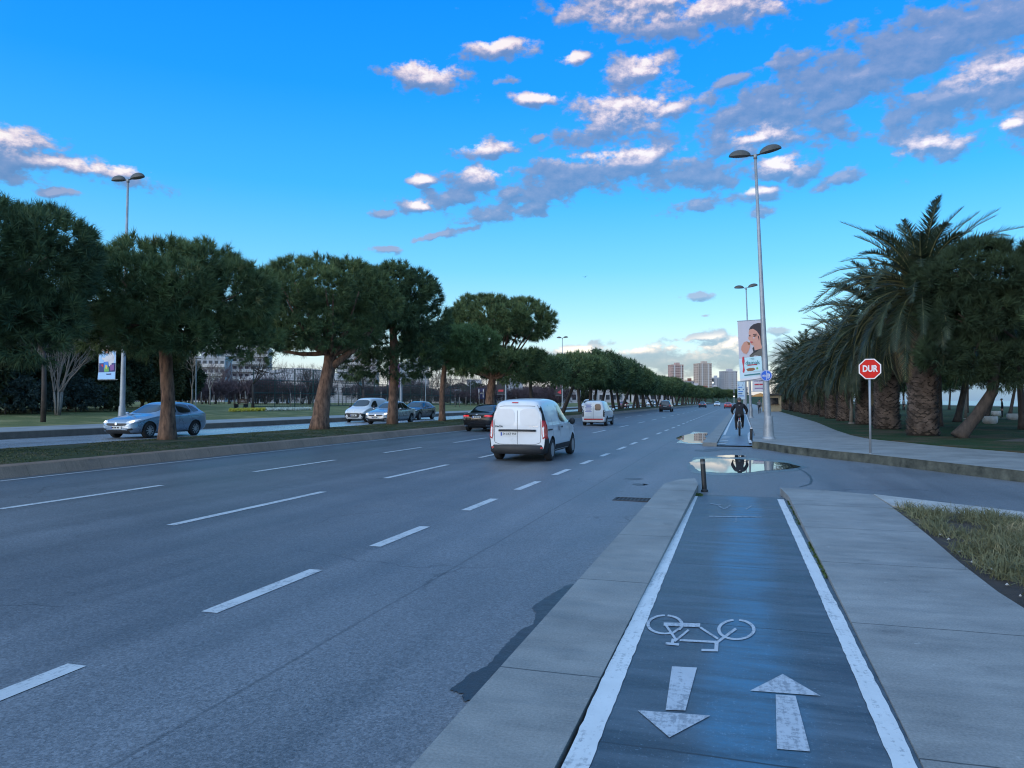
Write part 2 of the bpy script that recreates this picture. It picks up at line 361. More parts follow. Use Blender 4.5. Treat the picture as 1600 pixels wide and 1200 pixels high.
def grassmat(name, a, bcol, dry=(.16, .15, .06), scale=1.2, dryamt=.5):
    m = bpy.data.materials.new(name); m.use_nodes = True; t = m.node_tree; q = NB(t); p = t.nodes['Principled BSDF']
    co = q.n('ShaderNodeTexCoord').outputs['Object']
    n = q.noise(co, scale, 6, .65); f = q.noise(co, 28, 4, .8); d = q.noise(co, .35, 4, .6)
    c = q.mix(q.lin(f, .3, .7), tuple(a) + (1,), tuple(bcol) + (1,))
    c = q.mix(q.math('MULTIPLY', q.ss(q.math('ADD', n, q.math('MULTIPLY', d, .6)), .76, .98), dryamt), c, tuple(dry) + (1,))
    t.links.new(c, p.inputs['Base Color']); p.inputs['Roughness'].default_value = .9; p.inputs['Specular IOR Level'].default_value = .2
    t.links.new(q.n('ShaderNodeBump', ins={'Strength': .8, 'Distance': .05, 'Height': q.math('ADD', f, n)}).outputs[0], p.inputs['Normal'])
    return m
M_road = asphalt('main_road_asphalt', (.116, .125, .138), .54, crack=.5, patch=.40, lanes=True)
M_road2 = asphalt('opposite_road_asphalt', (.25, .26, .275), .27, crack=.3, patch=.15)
M_side = asphalt('side_road_asphalt', (.118, .125, .135), .52, crack=.8, patch=.34)
M_conc = concrete('grey_concrete', (.240, .238, .228), 2.3, .55)
M_kerbs = concrete('kerb_concrete', (.222, .221, .210), 2.5, .35)
M_stone = concrete('tan_kerb_stone', (.25, .165, .115), 1.0, 0, 1, .75, streak=(1, 4, .2))
M_dkerb = concrete('dark_kerb_stone', (.13, .115, .10), 1.0, 0, 1, .8, streak=(1, 1, .3))
M_mossy = mat('mossy_kerb_concrete', (.028, .034, .024), .85, .45, 3.0, bump=.6, col2=(.075, .078, .062))
M_white = paint('white_road_paint', (.60, .62, .63), .50, scale=30)
M_thin = paint('worn_white_paint', (.43, .46, .50), .56, scale=30)
M_line = paint('lane_line_paint', (.50, .52, .53), .55, scale=26)
M_grass = grassmat('median_grass', (.034, .046, .020), (.085, .098, .042), (.15, .115, .07), 1.2, .8)
M_lawn = grassmat('park_lawn', (.066, .085, .028), (.165, .178, .066), (.28, .24, .11), .5, .75)
M_lawn2 = grassmat('dark_green_lawn', (.012, .030, .009), (.035, .066, .020), (.085, .062, .034), .35, .8)  # darker green than the park lawn, also used on the hill
M_soil = mat('dark_soil', (.035, .026, .020), .95, .4, 9, bump=.8)
M_dirt = mat('bare_dirt', (.07, .055, .04), .95, .35, 7, bump=.8)
def water(name, col, rough=.03, wave=0, ws=3.0):
    m = bpy.data.materials.new(name); m.use_nodes = True; t = m.node_tree; q = NB(t); p = t.nodes['Principled BSDF']
    p.inputs['Base Color'].default_value = tuple(col) + (1,); p.inputs['Roughness'].default_value = rough; p.inputs['IOR'].default_value = 1.33
    p.inputs['Specular IOR Level'].default_value = .9
    if wave:
        co = q.n('ShaderNodeTexCoord').outputs['Object']
        t.links.new(q.n('ShaderNodeBump', ins={'Strength': wave, 'Distance': .1, 'Height': q.noise(co, ws, 4)}).outputs[0], p.inputs['Normal'])
    return m
M_puddle = water('puddle_water', (.03, .035, .04), .015)
M_wet = mat('wet_asphalt', (.020, .022, .026), .42, .3, 14, bump=.2, bscale=60)
M_damp = asphalt('damp_asphalt', (.26, .28, .30), .17, crack=0, patch=.2)
M_sea = water('sea_water', (.02, .10, .22), .12, .5, .6)

# ------------------------------------------------------------------ ground
YN, YF = -6.0, 620.0
def zr(X): return -0.13 + (-X - 1.47) * .0115           # the carriageway falls towards the kerb
def strip(name, prof, material, y0=YN, y1=YF, n=14):
    m = MB(); ys = [y0 + (y1 - y0) * (i / n) ** 2.2 for i in range(n + 1)]; k = len(prof)
    m.add([(x, y, z) for y in ys for x, z in prof], [(i * k + j, (i + 1) * k + j, (i + 1) * k + j + 1, i * k + j + 1)[::-1 if prof[0][0] > prof[-1][0] else 1] for i in range(n) for j in range(k - 1)])
    o = m.build(name, material); o['kind'] = 'structure'; return o
g = MB(); g.sheet([(-3000, -60, -2.6), (3000, -60, -2.6), (3000, 6000, -2.6), (-3000, 6000, -2.6)]); g.build('ground', M_dirt, kind='structure')
strip('road', [(-15.25, zr(-15.25)), (-11, zr(-11)), (-7.7, zr(-7.7)), (-4.3, zr(-4.3)), (-1.2, zr(-1.2))], M_road)
g = MB(); g.sheet([(-1.2, -6, -.133), (70, -6, -.133), (70, 60, -.133), (-1.2, 60, -.133)]); g.build('side_road', M_side, kind='structure')
strip('median_kerb', [(-15.12, zr(-15.2) - .02), (-15.17, .10), (-15.26, .27), (-15.32, .285), (-15.62, .29), (-15.63, .1)], M_stone)
strip('median_grass', [(-15.62, .27), (-16.2, .33), (-17.6, .38), (-19.2, .37), (-20.15, .32), (-20.2, .1)], M_grass)
strip('median_back_kerb', [(-20.19, .1), (-20.195, .33), (-20.4, .325), (-20.42, .08)], M_dkerb)
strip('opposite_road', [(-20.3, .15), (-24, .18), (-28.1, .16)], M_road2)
strip('kerb', [(-28.02, .12), (-28.06, .44), (-28.35, .455)], M_dkerb)
strip('pavement', [(-28.34, .45), (-32.5, .47)], M_conc)
strip('lawn', [(-32.45, .46), (-34, .52), (-48, .95), (-70, 1.2), (-320, 1.6)], M_lawn)

# kerb strip, cycle path and pavement on the near side of the side road
def poly(pts, Z=0.0): return [G(x, y, Z) for x, y in pts]
kx0, kx1 = -1.45, -.835
ke = [G(1040, 755), G(1062, 749), G(1086, 747), G(1091, 757)]
m = MB(); m.prism([(kx0, -6), (kx1, -6), (kx1 - .01, ke[3].y - .3), (ke[3].x, ke[3].y), (ke[2].x, ke[2].y), (ke[1].x, ke[1].y), (ke[0].x - .02, ke[0].y)], -.25, 0.0)
m.build('kerb', M_kerbs, kind='structure')
YE = 15.0                                                # where the path meets the side road
def zp(y): return -.012 if y < 5 else -.012 - .10 * min(1, (y - 5) / (YE - 5)) ** 1.2
def path_strip(name, xl, xr, material, dz=0., y0=-6, y1=YE, n=22, jit=0.):
    m = MB(); rnd = random.Random(name); k = 3
    ys = [y0 + (y1 - y0) * i / n for i in range(n + 1)]
    vs = []
    for y in ys:
        a, c = xl(y), xr(y); a += rnd.uniform(-jit, jit); c += rnd.uniform(-jit, jit)
        vs += [(a, y, zp(y) + dz), ((a + c) / 2, y, zp(y) + dz), (c, y, zp(y) + dz)]
    m.add(vs, [(i * k + j, i * k + j + 1, (i + 1) * k + j + 1, (i + 1) * k + j) for i in range(n) for j in range(2)])
    o = m.build(name, material); o['kind'] = 'structure'; return o
lx = lambda y: -.685 - .0095 * max(0, y - 3)             # inner edges of the white lines
rx = lambda y: .672 - .0045 * max(0, y - 3)
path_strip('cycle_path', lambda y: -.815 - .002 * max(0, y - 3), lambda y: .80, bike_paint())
path_strip('path_edge_line', lambda y: lx(y) - .125 + .003 * math.sin(y * 2.3), lambda y: lx(y), M_white, .004, 2.2, YE - .25, 160, .0035)
path_strip('path_edge_line', lambda y: rx(y), lambda y: rx(y) + .11 + .003 * math.sin(y * 3.1), M_white, .004, 2.2, YE - .3, 160, .0035)
# pavement right of the path; its edge to the planting bed curves away
bed = [G(x, y) for x, y in ((1392, 791), (1420, 812), (1450, 836), (1500, 879), (1560, 925), (1600, 950))]
pvt = [(.80, -6), (.80, 14.3)] + [tuple(G(x, y)[:2]) for x, y in ((1219, 762), (1290, 766), (1365, 773))] + [tuple(p[:2]) for p in bed] + [(5.3, 5.2), (8, 2.0), (9, -6)]
m = MB(); m.prism(pvt, -.3, 0.0); m.build('pavement', M_conc, kind='structure')
# pale kerb slab that closes the planting bed towards the side road, and the bed
kb = [G(1365, 773), G(1600, 801), G(2200, 872), G(2200, 893), G(1600, 814), G(1394, 791)]
m = MB(); m.prism([tuple(p[:2]) for p in kb], -.3, .012); m.build('kerb', concrete('pale_kerb_concrete', (.36, .35, .33), 0, rough=.7), kind='structure')
bp = [tuple(p[:2]) for p in bed] + [(5.3, 5.2), (8, 2.0), (12, 2.0)] + [tuple(kb[3][:2]), tuple(kb[4][:2])]
m = MB(); m.prism(bp, -.3, -.012); m.build('planting_bed', M_soil, kind='structure')
# far side of the side road
ZP = .12
kt = [(1176, 690), (1186, 690.5), (1200, 692.5), (1225, 696), (1250, 699), (1300, 704.5), (1360, 710), (1475, 722.5), (1600, 736), (1900, 768)]
kerbline = [G(x, y, ZP) for x, y in kt]
X0 = kerbline[0].x
far = [tuple(p[:2]) for p in kerbline] + [(60, kerbline[-1].y + 2), (60, 42)]
lawn_edge = [G(x, y, ZP) for x, y in ((1900, 741), (1600, 708), (1475, 697.5), (1360, 686), (1330, 680), (1307, 672.5))]
far = [tuple(p[:2]) for p in kerbline] + [tuple(p[:2]) for p in lawn_edge] + [(5.3, 60), (5.3, 420), (.62, 420), (.62, 60), (.60, kerbline[0].y + 6), (X0, kerbline[0].y)]
m = MB(); m.prism(far[:-1], -.3, ZP); m.build('pavement', M_conc, kind='structure')
# rough mossy kerb face in front of it
m = MB(); pr = [Vector((p.x, p.y, 0)) for p in kerbline]
def offs(i, d):
    a = pr[max(i - 1, 0)]; c = pr[min(i + 1, len(pr) - 1)]; t = (c - a).normalized(); return pr[i] + Vector((t.y, -t.x, 0)) * d
n = len(pr); vs = []
for i in range(n):
    o1 = offs(i, .02); o2 = offs(i, .05)
    vs += [(o2.x, o2.y, -.16), (o1.x, o1.y, .09), (o1.x, o1.y, ZP + .006), (offs(i, -.14).x, offs(i, -.14).y, ZP + .006)]
m.add(vs, [(i * 4 + j, (i + 1) * 4 + j, (i + 1) * 4 + j + 1, i * 4 + j + 1) for i in range(n - 1) for j in range(3)])
m.m = 1; m.mi = [0 if (k % 3) < 2 else 1 for k in range(len(m.f))]
m.build('kerb', [M_mossy, M_conc], kind='structure')
# lawn beyond it, the path to the shore, sea wall and sea
le = [tuple(p[:2]) for p in lawn_edge]
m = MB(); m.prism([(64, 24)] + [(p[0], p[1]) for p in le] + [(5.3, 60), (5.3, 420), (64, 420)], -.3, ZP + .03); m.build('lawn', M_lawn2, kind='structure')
m = MB(); m.prism([(9.2, 33.0), (64, 27), (64, 30.5), (12, 37.2)], -.2, ZP + .034); m.build('footpath', M_dirt, kind='structure')
m = MB(); m.prism([(64, 10), (70, 10), (70, 700), (64, 700)], -2, .25); m.build('promenade', M_conc, kind='structure')
m = MB(); m.sheet([(69.9, -60, -1.6), (9000, -60, -1.6), (9000, 9000, -1.6), (69.9, 9000, -1.6)]); m.build('sea', M_sea, kind='structure')
# the cycle path and its kerb carry on across the mouth of the side road
s0 = G(1100, 694, -.05).y
m = MB(); m.prism([(-1.5, s0), (-.95, s0), (-.93, 420), (-1.5, 420)], -.25, .02); m.build('kerb', M_kerbs, kind='structure')
M_bike2 = mat('faded_blue_path', (.10, .135, .18), .45, .3, 2, col2=(.13, .18, .24), stretch=(.6, 1.5, 1), bump=.15, bscale=40)
m = MB(); m.sheet([(-.95, s0, -.085), (.62, s0, -.085), (.62, s0 + 8, -.02), (.62, 420, -.02), (-.95, 420, -.02), (-.95, s0 + 8, -.02)]); m.build('cycle_path', M_bike2, kind='structure')
def ribbon(name, pts, w, material, n=None):
    m = MB(); vs = []
    for i, p in enumerate(pts):
        a = Vector(pts[max(i - 1, 0)]); c = Vector(pts[min(i + 1, len(pts) - 1)]); t = (c - a); t.z = 0; t.normalize(); q = Vector((t.y, -t.x, 0)) * w / 2
        vs += [Vector(p) - q, Vector(p) + q]
    m.add(vs, [(2 * i, 2 * i + 1, 2 * i + 3, 2 * i + 2) for i in range(len(pts) - 1)])
    o = m.build(name, material); o['kind'] = 'structure'; return o
ribbon('path_edge_line', [(-.82, s0 + 8, -.014), (-.84, s0 + 30, -.014), (-.84, 400, -.014)], .11, M_white)
zz_ = [(x, y) for x, y in ((1172.5, 692), (1170.5, 684), (1170, 678), (1176, 671.5), (1172, 664), (1168, 653), (1163, 640))]
ribbon('path_edge_line', [G(x, y, -.012) for x, y in zz_], .12, M_white)
m = MB(); rnd = random.Random(5)
for i in range(6):
    yy = s0 + .6 + i * 1.15; xx = -.84 + .07 * i * .3
    m.sheet([(xx - .10, yy, -.062 + i * .008), (xx + rnd.uniform(.1, .3), yy - .1, -.062 + i * .008), (xx + rnd.uniform(.1, .26), yy + .2, -.060 + i * .008), (xx - .10, yy + .25, -.060 + i * .008)])
m.build('path_edge_line', M_white, kind='structure')

# ------------------------------------------------------------------ painted markings
m = MB()
def dash(X, y0, y1, w=.15):
    z = zr(X) + .004; m.sheet([(X - w / 2, y0, z), (X + w / 2, y0, z), (X + w / 2, y1, z), (X - w / 2, y1, z)])
def ylane(X, y):                                         # road distance of picture row y on the lane line X
    h = H - zr(X); zc = F * h / (y - 626); return (zc + X * SY) / CYW
L1 = [(1105, 1036), (955, 889), (853, 822), (797, 779), (765, 752), (742, 733), (725, 719), (713, 708.5), (702.5, 698), (694.5, 691), (687, 684)]
for a, c in L1: dash(-4.33, ylane(-4.33, a), ylane(-4.33, c), .16)
yl = ylane(-4.33, 684) + 4
while yl < 160: dash(-4.33, yl, yl + 2.2, .15); yl += 4.6
L2 = [(890, 882), (820, 768), (747, 726), (715, 705)]
for a, c in L2: dash(-7.72, ylane(-7.72, a), ylane(-7.72, c), .15)
yl = ylane(-7.72, 705) + 6
while yl < 330: dash(-7.72, yl, yl + 4.2, .15); yl += 9.4
L3 = [(795, 758), (737, 718.5), (707.5, 699), (691.5, 684)]
for a, c in L3: dash(-11.25, ylane(-11.25, a), ylane(-11.25, c), .15)
yl = ylane(-11.25, 684) + 6
while yl < 330: dash(-11.25, yl, yl + 4.2, .15); yl += 9.4
dash(-14.78, -6, 400, .13)
m.build('lane_markings', M_line, kind='structure')
m = MB()
for q0, q1 in ((4, 6), (14, 17), (24, 27)):
    pass
def onpath(x, y):
    p = G(x, y, -.012)
    for _ in range(4): p = G(x, y, zp(p.y) + .005)
    return p
def pathpoly(mm, pts): mm.sheet([onpath(x, y) for x, y in pts])
m = MB(); pathpoly(m, [(1050, 1041), (1089, 1043), (1071, 1110), (1040, 1109)]); pathpoly(m, [(996, 1109.5), (1110, 1118), (1046, 1152)])
m.build('arrow_marking', M_thin, kind='structure')
m = MB(); pathpoly(m, [(1223, 1053), (1282, 1087), (1172, 1079)]); pathpoly(m, [(1212, 1085), (1243, 1087), (1266, 1174), (1214, 1170)])
m.build('arrow_marking', M_thin, kind='structure')
m = MB()
def ring(cx, cy, rx_, ry_, wpx, gaps=()):
    k = 40
    for i in range(k):
        a0 = 2 * PI * i / k; a1 = 2 * PI * (i + 1) / k
        if i in gaps: continue
        P = lambda a, s: (cx + rx_ * s * math.cos(a), cy + ry_ * s * math.sin(a))
        s1 = 1 - wpx / rx_
        pathpoly(m, [P(a0, 1), P(a1, 1), P(a1, s1), P(a0, s1)])
def stroke(x0, y0, x1, y1, w, w2=None):
    d = Vector((x1 - x0, y1 - y0)); d.normalize(); nx, ny = -d.y, d.x; w2 = w2 or w
    pathpoly(m, [(x0 + nx * w / 2, y0 + ny * w / 2 * .7), (x1 + nx * w2 / 2, y1 + ny * w2 / 2 * .7), (x1 - nx * w2 / 2, y1 - ny * w2 / 2 * .7), (x0 - nx * w / 2, y0 - ny * w / 2 * .7)])
ring(1039, 975.5, 29, 15.5, 5.0, (4, 5, 6, 30)); ring(1150.5, 983.5, 30, 16.5, 5.2, (29, 30))
stroke(1037, 975, 1094, 977, 7, 9); stroke(1040, 976, 1056, 999, 4); stroke(1064, 980, 1048, 991, 4); stroke(1076, 984, 1054, 1002, 4)
stroke(1094, 980, 1122, 998, 4); stroke(1062, 1000, 1120, 1003, 4.5); stroke(1150, 982, 1117, 1006, 5); stroke(1120, 1001, 1119, 1015, 6); stroke(1096, 1015.5, 1122, 1016, 5)
stroke(1040, 1005, 1061, 1007, 5); stroke(1052, 998, 1050, 1006, 5)
m.build('bicycle_marking', M_thin, kind='structure')
m = MB()                                                 # worn marking at the far end of the path
stroke(1122, 790, 1132, 795.5, 2.2); stroke(1132, 795.5, 1142, 789, 2.2); stroke(1165, 796, 1175, 790, 2.2); stroke(1108, 806.5, 1190, 808, 2); stroke(1126, 789, 1110, 787, 1.6); stroke(1150, 806, 1150, 816, 1.4)
m.build('bicycle_marking', paint('faint_white_paint', (.26, .30, .34), .62, under=(.06, .09, .12), deep=.8), kind='structure')

# ------------------------------------------------------------------ puddles, wet stains, patches
def ragged(pts, Z, amp, seed, k=5):
    rnd = random.Random(seed); out = []
    P = [G(x, y, Z) for x, y in pts]; n = len(P)
    for i in range(n):
        a, c = P[i], P[(i + 1) % n]
        for j in range(k):
            p = a.lerp(c, j / k); s = amp * (1 if j else .4)
            out.append(Vector((p.x + rnd.uniform(-s, s), p.y + rnd.uniform(-s, s) * 1.6, Z)))
    return out
def blot(name, pts, Z, material, amp=.03, seed=1, k=5):
    m = MB(); m.sheet(ragged(pts, Z, amp, seed, k)); return m.build(name, material, kind='structure')
ZS = -.133
blot('wet_stain', [(1066, 723), (1080, 714.5), (1112, 713.5), (1150, 714.5), (1192, 717.5), (1236, 720.5), (1262, 730), (1240, 736), (1200, 738.5), (1160, 742.5), (1115, 742), (1086, 739), (1072, 731)], ZS + .003, asphalt('damp_margin', (.055, .060, .068), .36, 0), .07, 13)
blot('puddle', [(1077, 723), (1088, 717.5), (1110, 716), (1150, 717), (1190, 720), (1228, 723), (1252, 729.5), (1232, 733), (1195, 735), (1160, 739), (1120, 738.5), (1092, 736), (1084, 729)], ZS + .006, M_puddle, .03, 3)
blot('puddle', [(1118, 712.5), (1134, 710.8), (1158, 711.2), (1168, 712.6), (1150, 714.5), (1130, 714.6)], ZS + .006, M_puddle, .06, 4)
blot('damp_patch', [(1025, 681.5), (1044, 677), (1070, 673), (1092, 675), (1105, 676), (1101, 694), (1075, 693.5), (1052, 690)], zr(-2) + .008, M_damp, .08, 5)
blot('puddle', [(1056, 684), (1078, 678), (1104, 676), (1101, 692.5), (1074, 692), (1064, 688)], zr(-2) + .012, M_puddle, .10, 6)
blot('wet_stain', [(886, 914), (900, 912), (880, 945), (840, 985), (800, 1025), (765, 1060), (748, 1088), (728, 1096), (722, 1083), (703, 1078), (735, 1052), (762, 1040), (785, 1012), (812, 985), (834, 975), (838, 958), (830, 950), (850, 935)], zr(-1.6) + .007, M_wet, .009, 7, 9)
blot('wet_stain', [(962, 841), (975, 836), (985, 826), (972, 848), (955, 872), (948, 868)], zr(-1.6) + .007, M_wet, .02, 8)
for i, (x, y, w) in enumerate(((940, 741, 30), (905, 745, 18), (1010, 704, 26), (985, 748, 22), (1000, 757, 12), (1090, 704, 40), (1130, 702, 30))):
    blot('wet_stain', [(x - w, y), (x - w * .3, y - 1.6), (x + w * .5, y - 1.2), (x + w, y + .4), (x + w * .3, y + 1.3), (x - w * .6, y + 1)], zr(-2) + .007 if x < 1080 else ZS + .005, asphalt('asphalt_patch', (.06, .063, .068), .5, 0) if i == 0 else bpy.data.materials['asphalt_patch'], .05, 20 + i)
# dark rut where the path meets the side road, with dirt in it, and weeds' bed along the pavement edge
m = MB(); m.prism([(-.84, YE - .05), (.80, YE - .10), (.80, YE + .06), (-.84, YE + .10)], -.25, -.120); m.build('path_end_strip', M_dirt, kind='structure')
cr = [G(x, y, ZS + .004) for x, y in ((1228, 724), (1240, 728), (1250, 733), (1259, 738), (1266, 744), (1268, 750), (1266, 756), (1256, 759), (1248, 761))]
ribbon('road_crack', cr, .05, M_wet)
# ------------------------------------------------------------------ vegetation
def foliage_mat(name, a, bcol, dry=None, scale=.9, rough=.75):
    m = bpy.data.materials.new(name); m.use_nodes = True; t = m.node_tree; q = NB(t); p = t.nodes['Principled BSDF']
    co = q.n('ShaderNodeTexCoord').outputs['Object']
    n = q.noise(co, scale, 3, .6); f = q.noise(co, 9, 2, .6)
    c = q.mix(q.lin(q.math('ADD', n, q.math('MULTIPLY', f, .6)), .55, 1.05), tuple(a) + (1,), tuple(bcol) + (1,))
    if dry: c = q.mix(q.ss(q.noise(co, 1.7, 3), .60, .72), c, tuple(dry) + (1,))
    t.links.new(c, p.inputs['Base Color']); p.inputs['Roughness'].default_value = rough; p.inputs['Specular IOR Level'].default_value = .25
    return m
M_needle = foliage_mat('pine_needles', (.026, .056, .028), (.15, .205, .075), (.19, .19, .08))
M_needle2 = foliage_mat('dark_pine_needles', (.020, .046, .026), (.10, .155, .065))
M_needle4 = foliage_mat('deep_green_pine_needles', (.012, .028, .018), (.048, .078, .036))
M_needle3 = foliage_mat('bright_pine_needles', (.040, .085, .034), (.15, .225, .08))
M_leaf = foliage_mat('evergreen_leaves', (.020, .034, .022), (.070, .090, .040), (.11, .095, .045))
M_leaf2 = foliage_mat('olive_leaves', (.045, .052, .022), (.12, .115, .045))
M_shrub = foliage_mat('blue_green_leaves', (.03, .05, .045), (.065, .09, .075))
M_bark = mat('pine_bark', (.060, .032, .022), .9, .5, 9, bump=1, bscale=16, col2=(.20, .115, .075), stretch=(1, 1, .30))
M_bark2 = mat('grey_bark', (.055, .042, .034), .9, .5, 8, bump=1, bscale=16, stretch=(1, 1, .35))
M_pale = mat('pale_bark', (.20, .18, .155), .85, .3, 6, bump=.5)
M_twig = mat('bare_twigs', (.085, .060, .058), .9, .3, 3, col2=(.13, .095, .085))
M_twig2 = mat('purple_twigs', (.050, .034, .042), .9, .3, 2, col2=(.085, .056, .062))
M_frond = foliage_mat('palm_leaflets', (.014, .026, .017), (.040, .060, .032), (.075, .08, .05), 1.2, .5)
M_dead = foliage_mat('dry_palm_leaflets', (.075, .06, .035), (.14, .115, .07), None, 1.2, .7)
M_rachis = mat('palm_rachis', (.14, .14, .06), .6, .2, 3)
M_palmtrunk = mat('palm_trunk_fibre', (.025, .018, .013), .95, .4, 7, bump=.8)
M_scale = mat('palm_leaf_bases', (.030, .019, .014), .9, .6, 2.2, bump=.7, bscale=20, col2=(.125, .095, .080))

def unit(a): return a / np.maximum(1e-9, np.linalg.norm(a, axis=-1, keepdims=True))
def needle_tris(P, D, k, L, w, spread, rng, stem=0.):
    n = len(P); P = np.repeat(P, k, 0); D = np.repeat(D, k, 0)
    d = unit(D + spread * rng.normal(size=D.shape)); ln = L * rng.uniform(.65, 1.15, (n * k, 1))
    sd = unit(np.cross(d, rng.normal(size=d.shape))) * (w / 2)
    st_ = L * stem * rng.random((n * k, 1)); P = P + D * st_; base = P + d * ln * .08
    V = np.stack([base - sd, base + sd, P + d * ln], 1).reshape(-1, 3)
    return V, np.arange(len(V), dtype=np.int32).reshape(-1, 3)
def puff_tufts(puffs, dens_, rng, up=.35, floor=None, inner=.25, cut=.62):
    """points on the outside of a cloud of balls, with the direction each tuft points"""
    C_ = np.array([p[:3] for p in puffs]); R_ = np.array([p[3] for p in puffs]); Ps = []; Ds = []
    for i, (x, y, z, r) in enumerate(puffs):
        k = max(6, int(4 * PI * r * r * dens_))
        d = unit(rng.normal(size=(k, 3))); rr = r * np.where(rng.random((k, 1)) < inner, rng.uniform(.4, .85, (k, 1)), rng.uniform(.86, 1.06, (k, 1)))
        p = C_[i] + d * rr * np.array([1, 1, .82])
        dist = np.linalg.norm(p[:, None, :] - C_[None], axis=2) / R_[None]; dist[:, i] = 9
        keep = dist.min(1) > cut
        Ps.append(p[keep]); Ds.append(unit(d[keep] + np.array([0, 0, up])))
    return np.concatenate(Ps), np.concatenate(Ds)
def dome_puffs(rng, R, zb, zt, n, pr, under=.5, ex=1.0):
    out = []; Hh = zt - zb
    for i in range(n):
        r = R * .86 * math.sqrt((i + .4) / n); a = i * 2.39996 + rng.uniform(-.3, .3)
        q = pr * rng.uniform(.62, 1.38)
        z = zb + (Hh - pr) * (.30 + .70 * math.sqrt(max(0, 1 - (r / R) ** 2))) + rng.uniform(-.35, .30) * pr
        out.append((r * math.cos(a) * ex, r * math.sin(a), z, q))
    for i in range(int(n * under)):
        r = R * .84 * math.sqrt((i + .5) / (n * under)); a = i * 2.39996 + 1
        out.append((r * math.cos(a) * ex, r * math.sin(a), zb + pr * rng.uniform(.55, 1.2) + (Hh * .12) * (1 - r / R), pr * rng.uniform(.7, 1.0)))
    return out
def bend(a, c, sag=.0, n=5, jit=.0, rnd=random):
    a = Vector(a); c = Vector(c); L = (c - a).length
    return [a.lerp(c, i / n) + Vector((rnd.uniform(-jit, jit), rnd.uniform(-jit, jit), sag * L * math.sin(PI * i / n))) for i in range(n + 1)]
def pine(name, label, loc, seed, R, zb, zt, trunk, r0=.24, limbs=(), n=26, pr=.95, dens_=16, k=13, L=.36, w=.034, needles=None, bark=None, off=(0, 0), ex=1.0, group=None, under=.5, loose=()):
    """umbrella pine: a bending trunk, limbs that carry the crown, a crown of needle tufts"""
    rng = np.random.default_rng(seed); rnd = random.Random(seed); clumps = False
    t = thing(name, label, 'tree', loc, 0, group)
    if loc[1] < 60 and loc[2] < 1 and 'row' not in (group or '') and loc[1] > 1: n = int(n * 1.45); pr *= .82; clumps = True
    puffs = [(x + off[0], y + off[1], z, r) for x, y, z, r in dome_puffs(rng, R, zb, zt, n, pr, under, ex)] + list(loose)
    P, D = puff_tufts(puffs, dens_, rng, .55, None, .18, .74)
    tp_ = (P[:, 2] > zb + .45 * (zt - zb)) & (rng.random(len(P)) < .16)      # upright shoots
    P = np.concatenate([P, P[tp_] + np.array([0, 0, .06])]); D = np.concatenate([D, unit(D[tp_] * .35 + np.array([0, 0, 1.]))])
    if clumps:                                           # brush-like heads: many needles bursting from one shoot
        keep = rng.random(len(P)) < .62; P = P[keep]; D = D[keep]
        V, Fc = needle_tris(P, D, 44, L * .88, w * .72, .62, rng, .55)
    else: V, Fc = needle_tris(P, D, k, L, w, .50, rng, .95)
    soup('crown', V, Fc, needles or M_needle, t)
    m = MB(); pts = [Vector(p) for p in trunk]; N = len(pts)
    fine = []
    for i in range(N - 1):
        for j in range(4): fine.append(pts[i].lerp(pts[i + 1], j / 4))
    fine.append(pts[-1]); kk = len(fine)
    rad = [r0 * (1.28 if i == 0 else 1.08 if i == 1 else 1.0 - .42 * i / kk) * rnd.uniform(.95, 1.05) for i in range(kk)]
    m.tube(fine, rad, 12)
    top = pts[-1]
    for lb in limbs:
        a = fine[int(lb[0] * (kk - 1))]; m.tube(bend(a, lb[1], -.06, 6, .04, rnd), [lb[2] * (1 - .6 * i / 6) for i in range(7)], 8)
    for x, y, z, r in rnd.sample(puffs, min(len(puffs), 22)):
        m.tube(bend(top + Vector((0, 0, -rnd.uniform(0, .5))), (x, y, z), -.10, 5, .05, rnd), [r0 * .34 * (1 - .8 * i / 5) for i in range(6)], 5)
    m.build('trunk', bark or M_bark, t, smooth=True)
    return t
ZM = .30
def med(px, X=-18.8):
    D = DX(px, X); return (X, D, ZM)
GM = 'umbrella pines along the grassy median'
pine('umbrella_pine', 'large dark umbrella pine cut off by the left edge of the photo', med(-40), 11, 2.75, 2.75, 6.55, [(0, 0, 0), (.1, .05, 1.6), (0, .1, 3.4), (.1, .1, 4.6)], .27, n=30, group=GM, dens_=19, needles=M_needle2, loose=[(2.0, .6, 4.6, .8), (1.8, 0, 3.1, .8)])
pine('umbrella_pine', 'umbrella pine with straight reddish trunk standing before the silver blue hatchback', med(262), 12, 3.15, 2.95, 6.6, [(0, 0, 0), (.02, 0, 1.5), (-.12, 0, 3.1), (-.1, 0, 4.6)], .27, n=32, group=GM, dens_=19, off=(.25, 0), loose=[(-2.6, -.9, 4.1, .75), (2.8, .9, 3.4, .8), (-2.7, -.7, 4.9, .7)])
pine('umbrella_pine', 'stout umbrella pine whose thick trunk forks into a long limb on the right', med(499), 13, 3.25, 3.6, 7.85, [(0, 0, 0), (.12, .1, 1.5), (.35, .25, 2.9), (.42, .3, 3.9)], .40, [(.72, (2.4, .8, 4.9), .20)], n=32, pr=1.0, group=GM, off=(-.2, 0), dens_=16, loose=[(2.3, .7, 6.6, .9), (2.7, .9, 5.9, .85), (1.6, .5, 7.0, .8)])
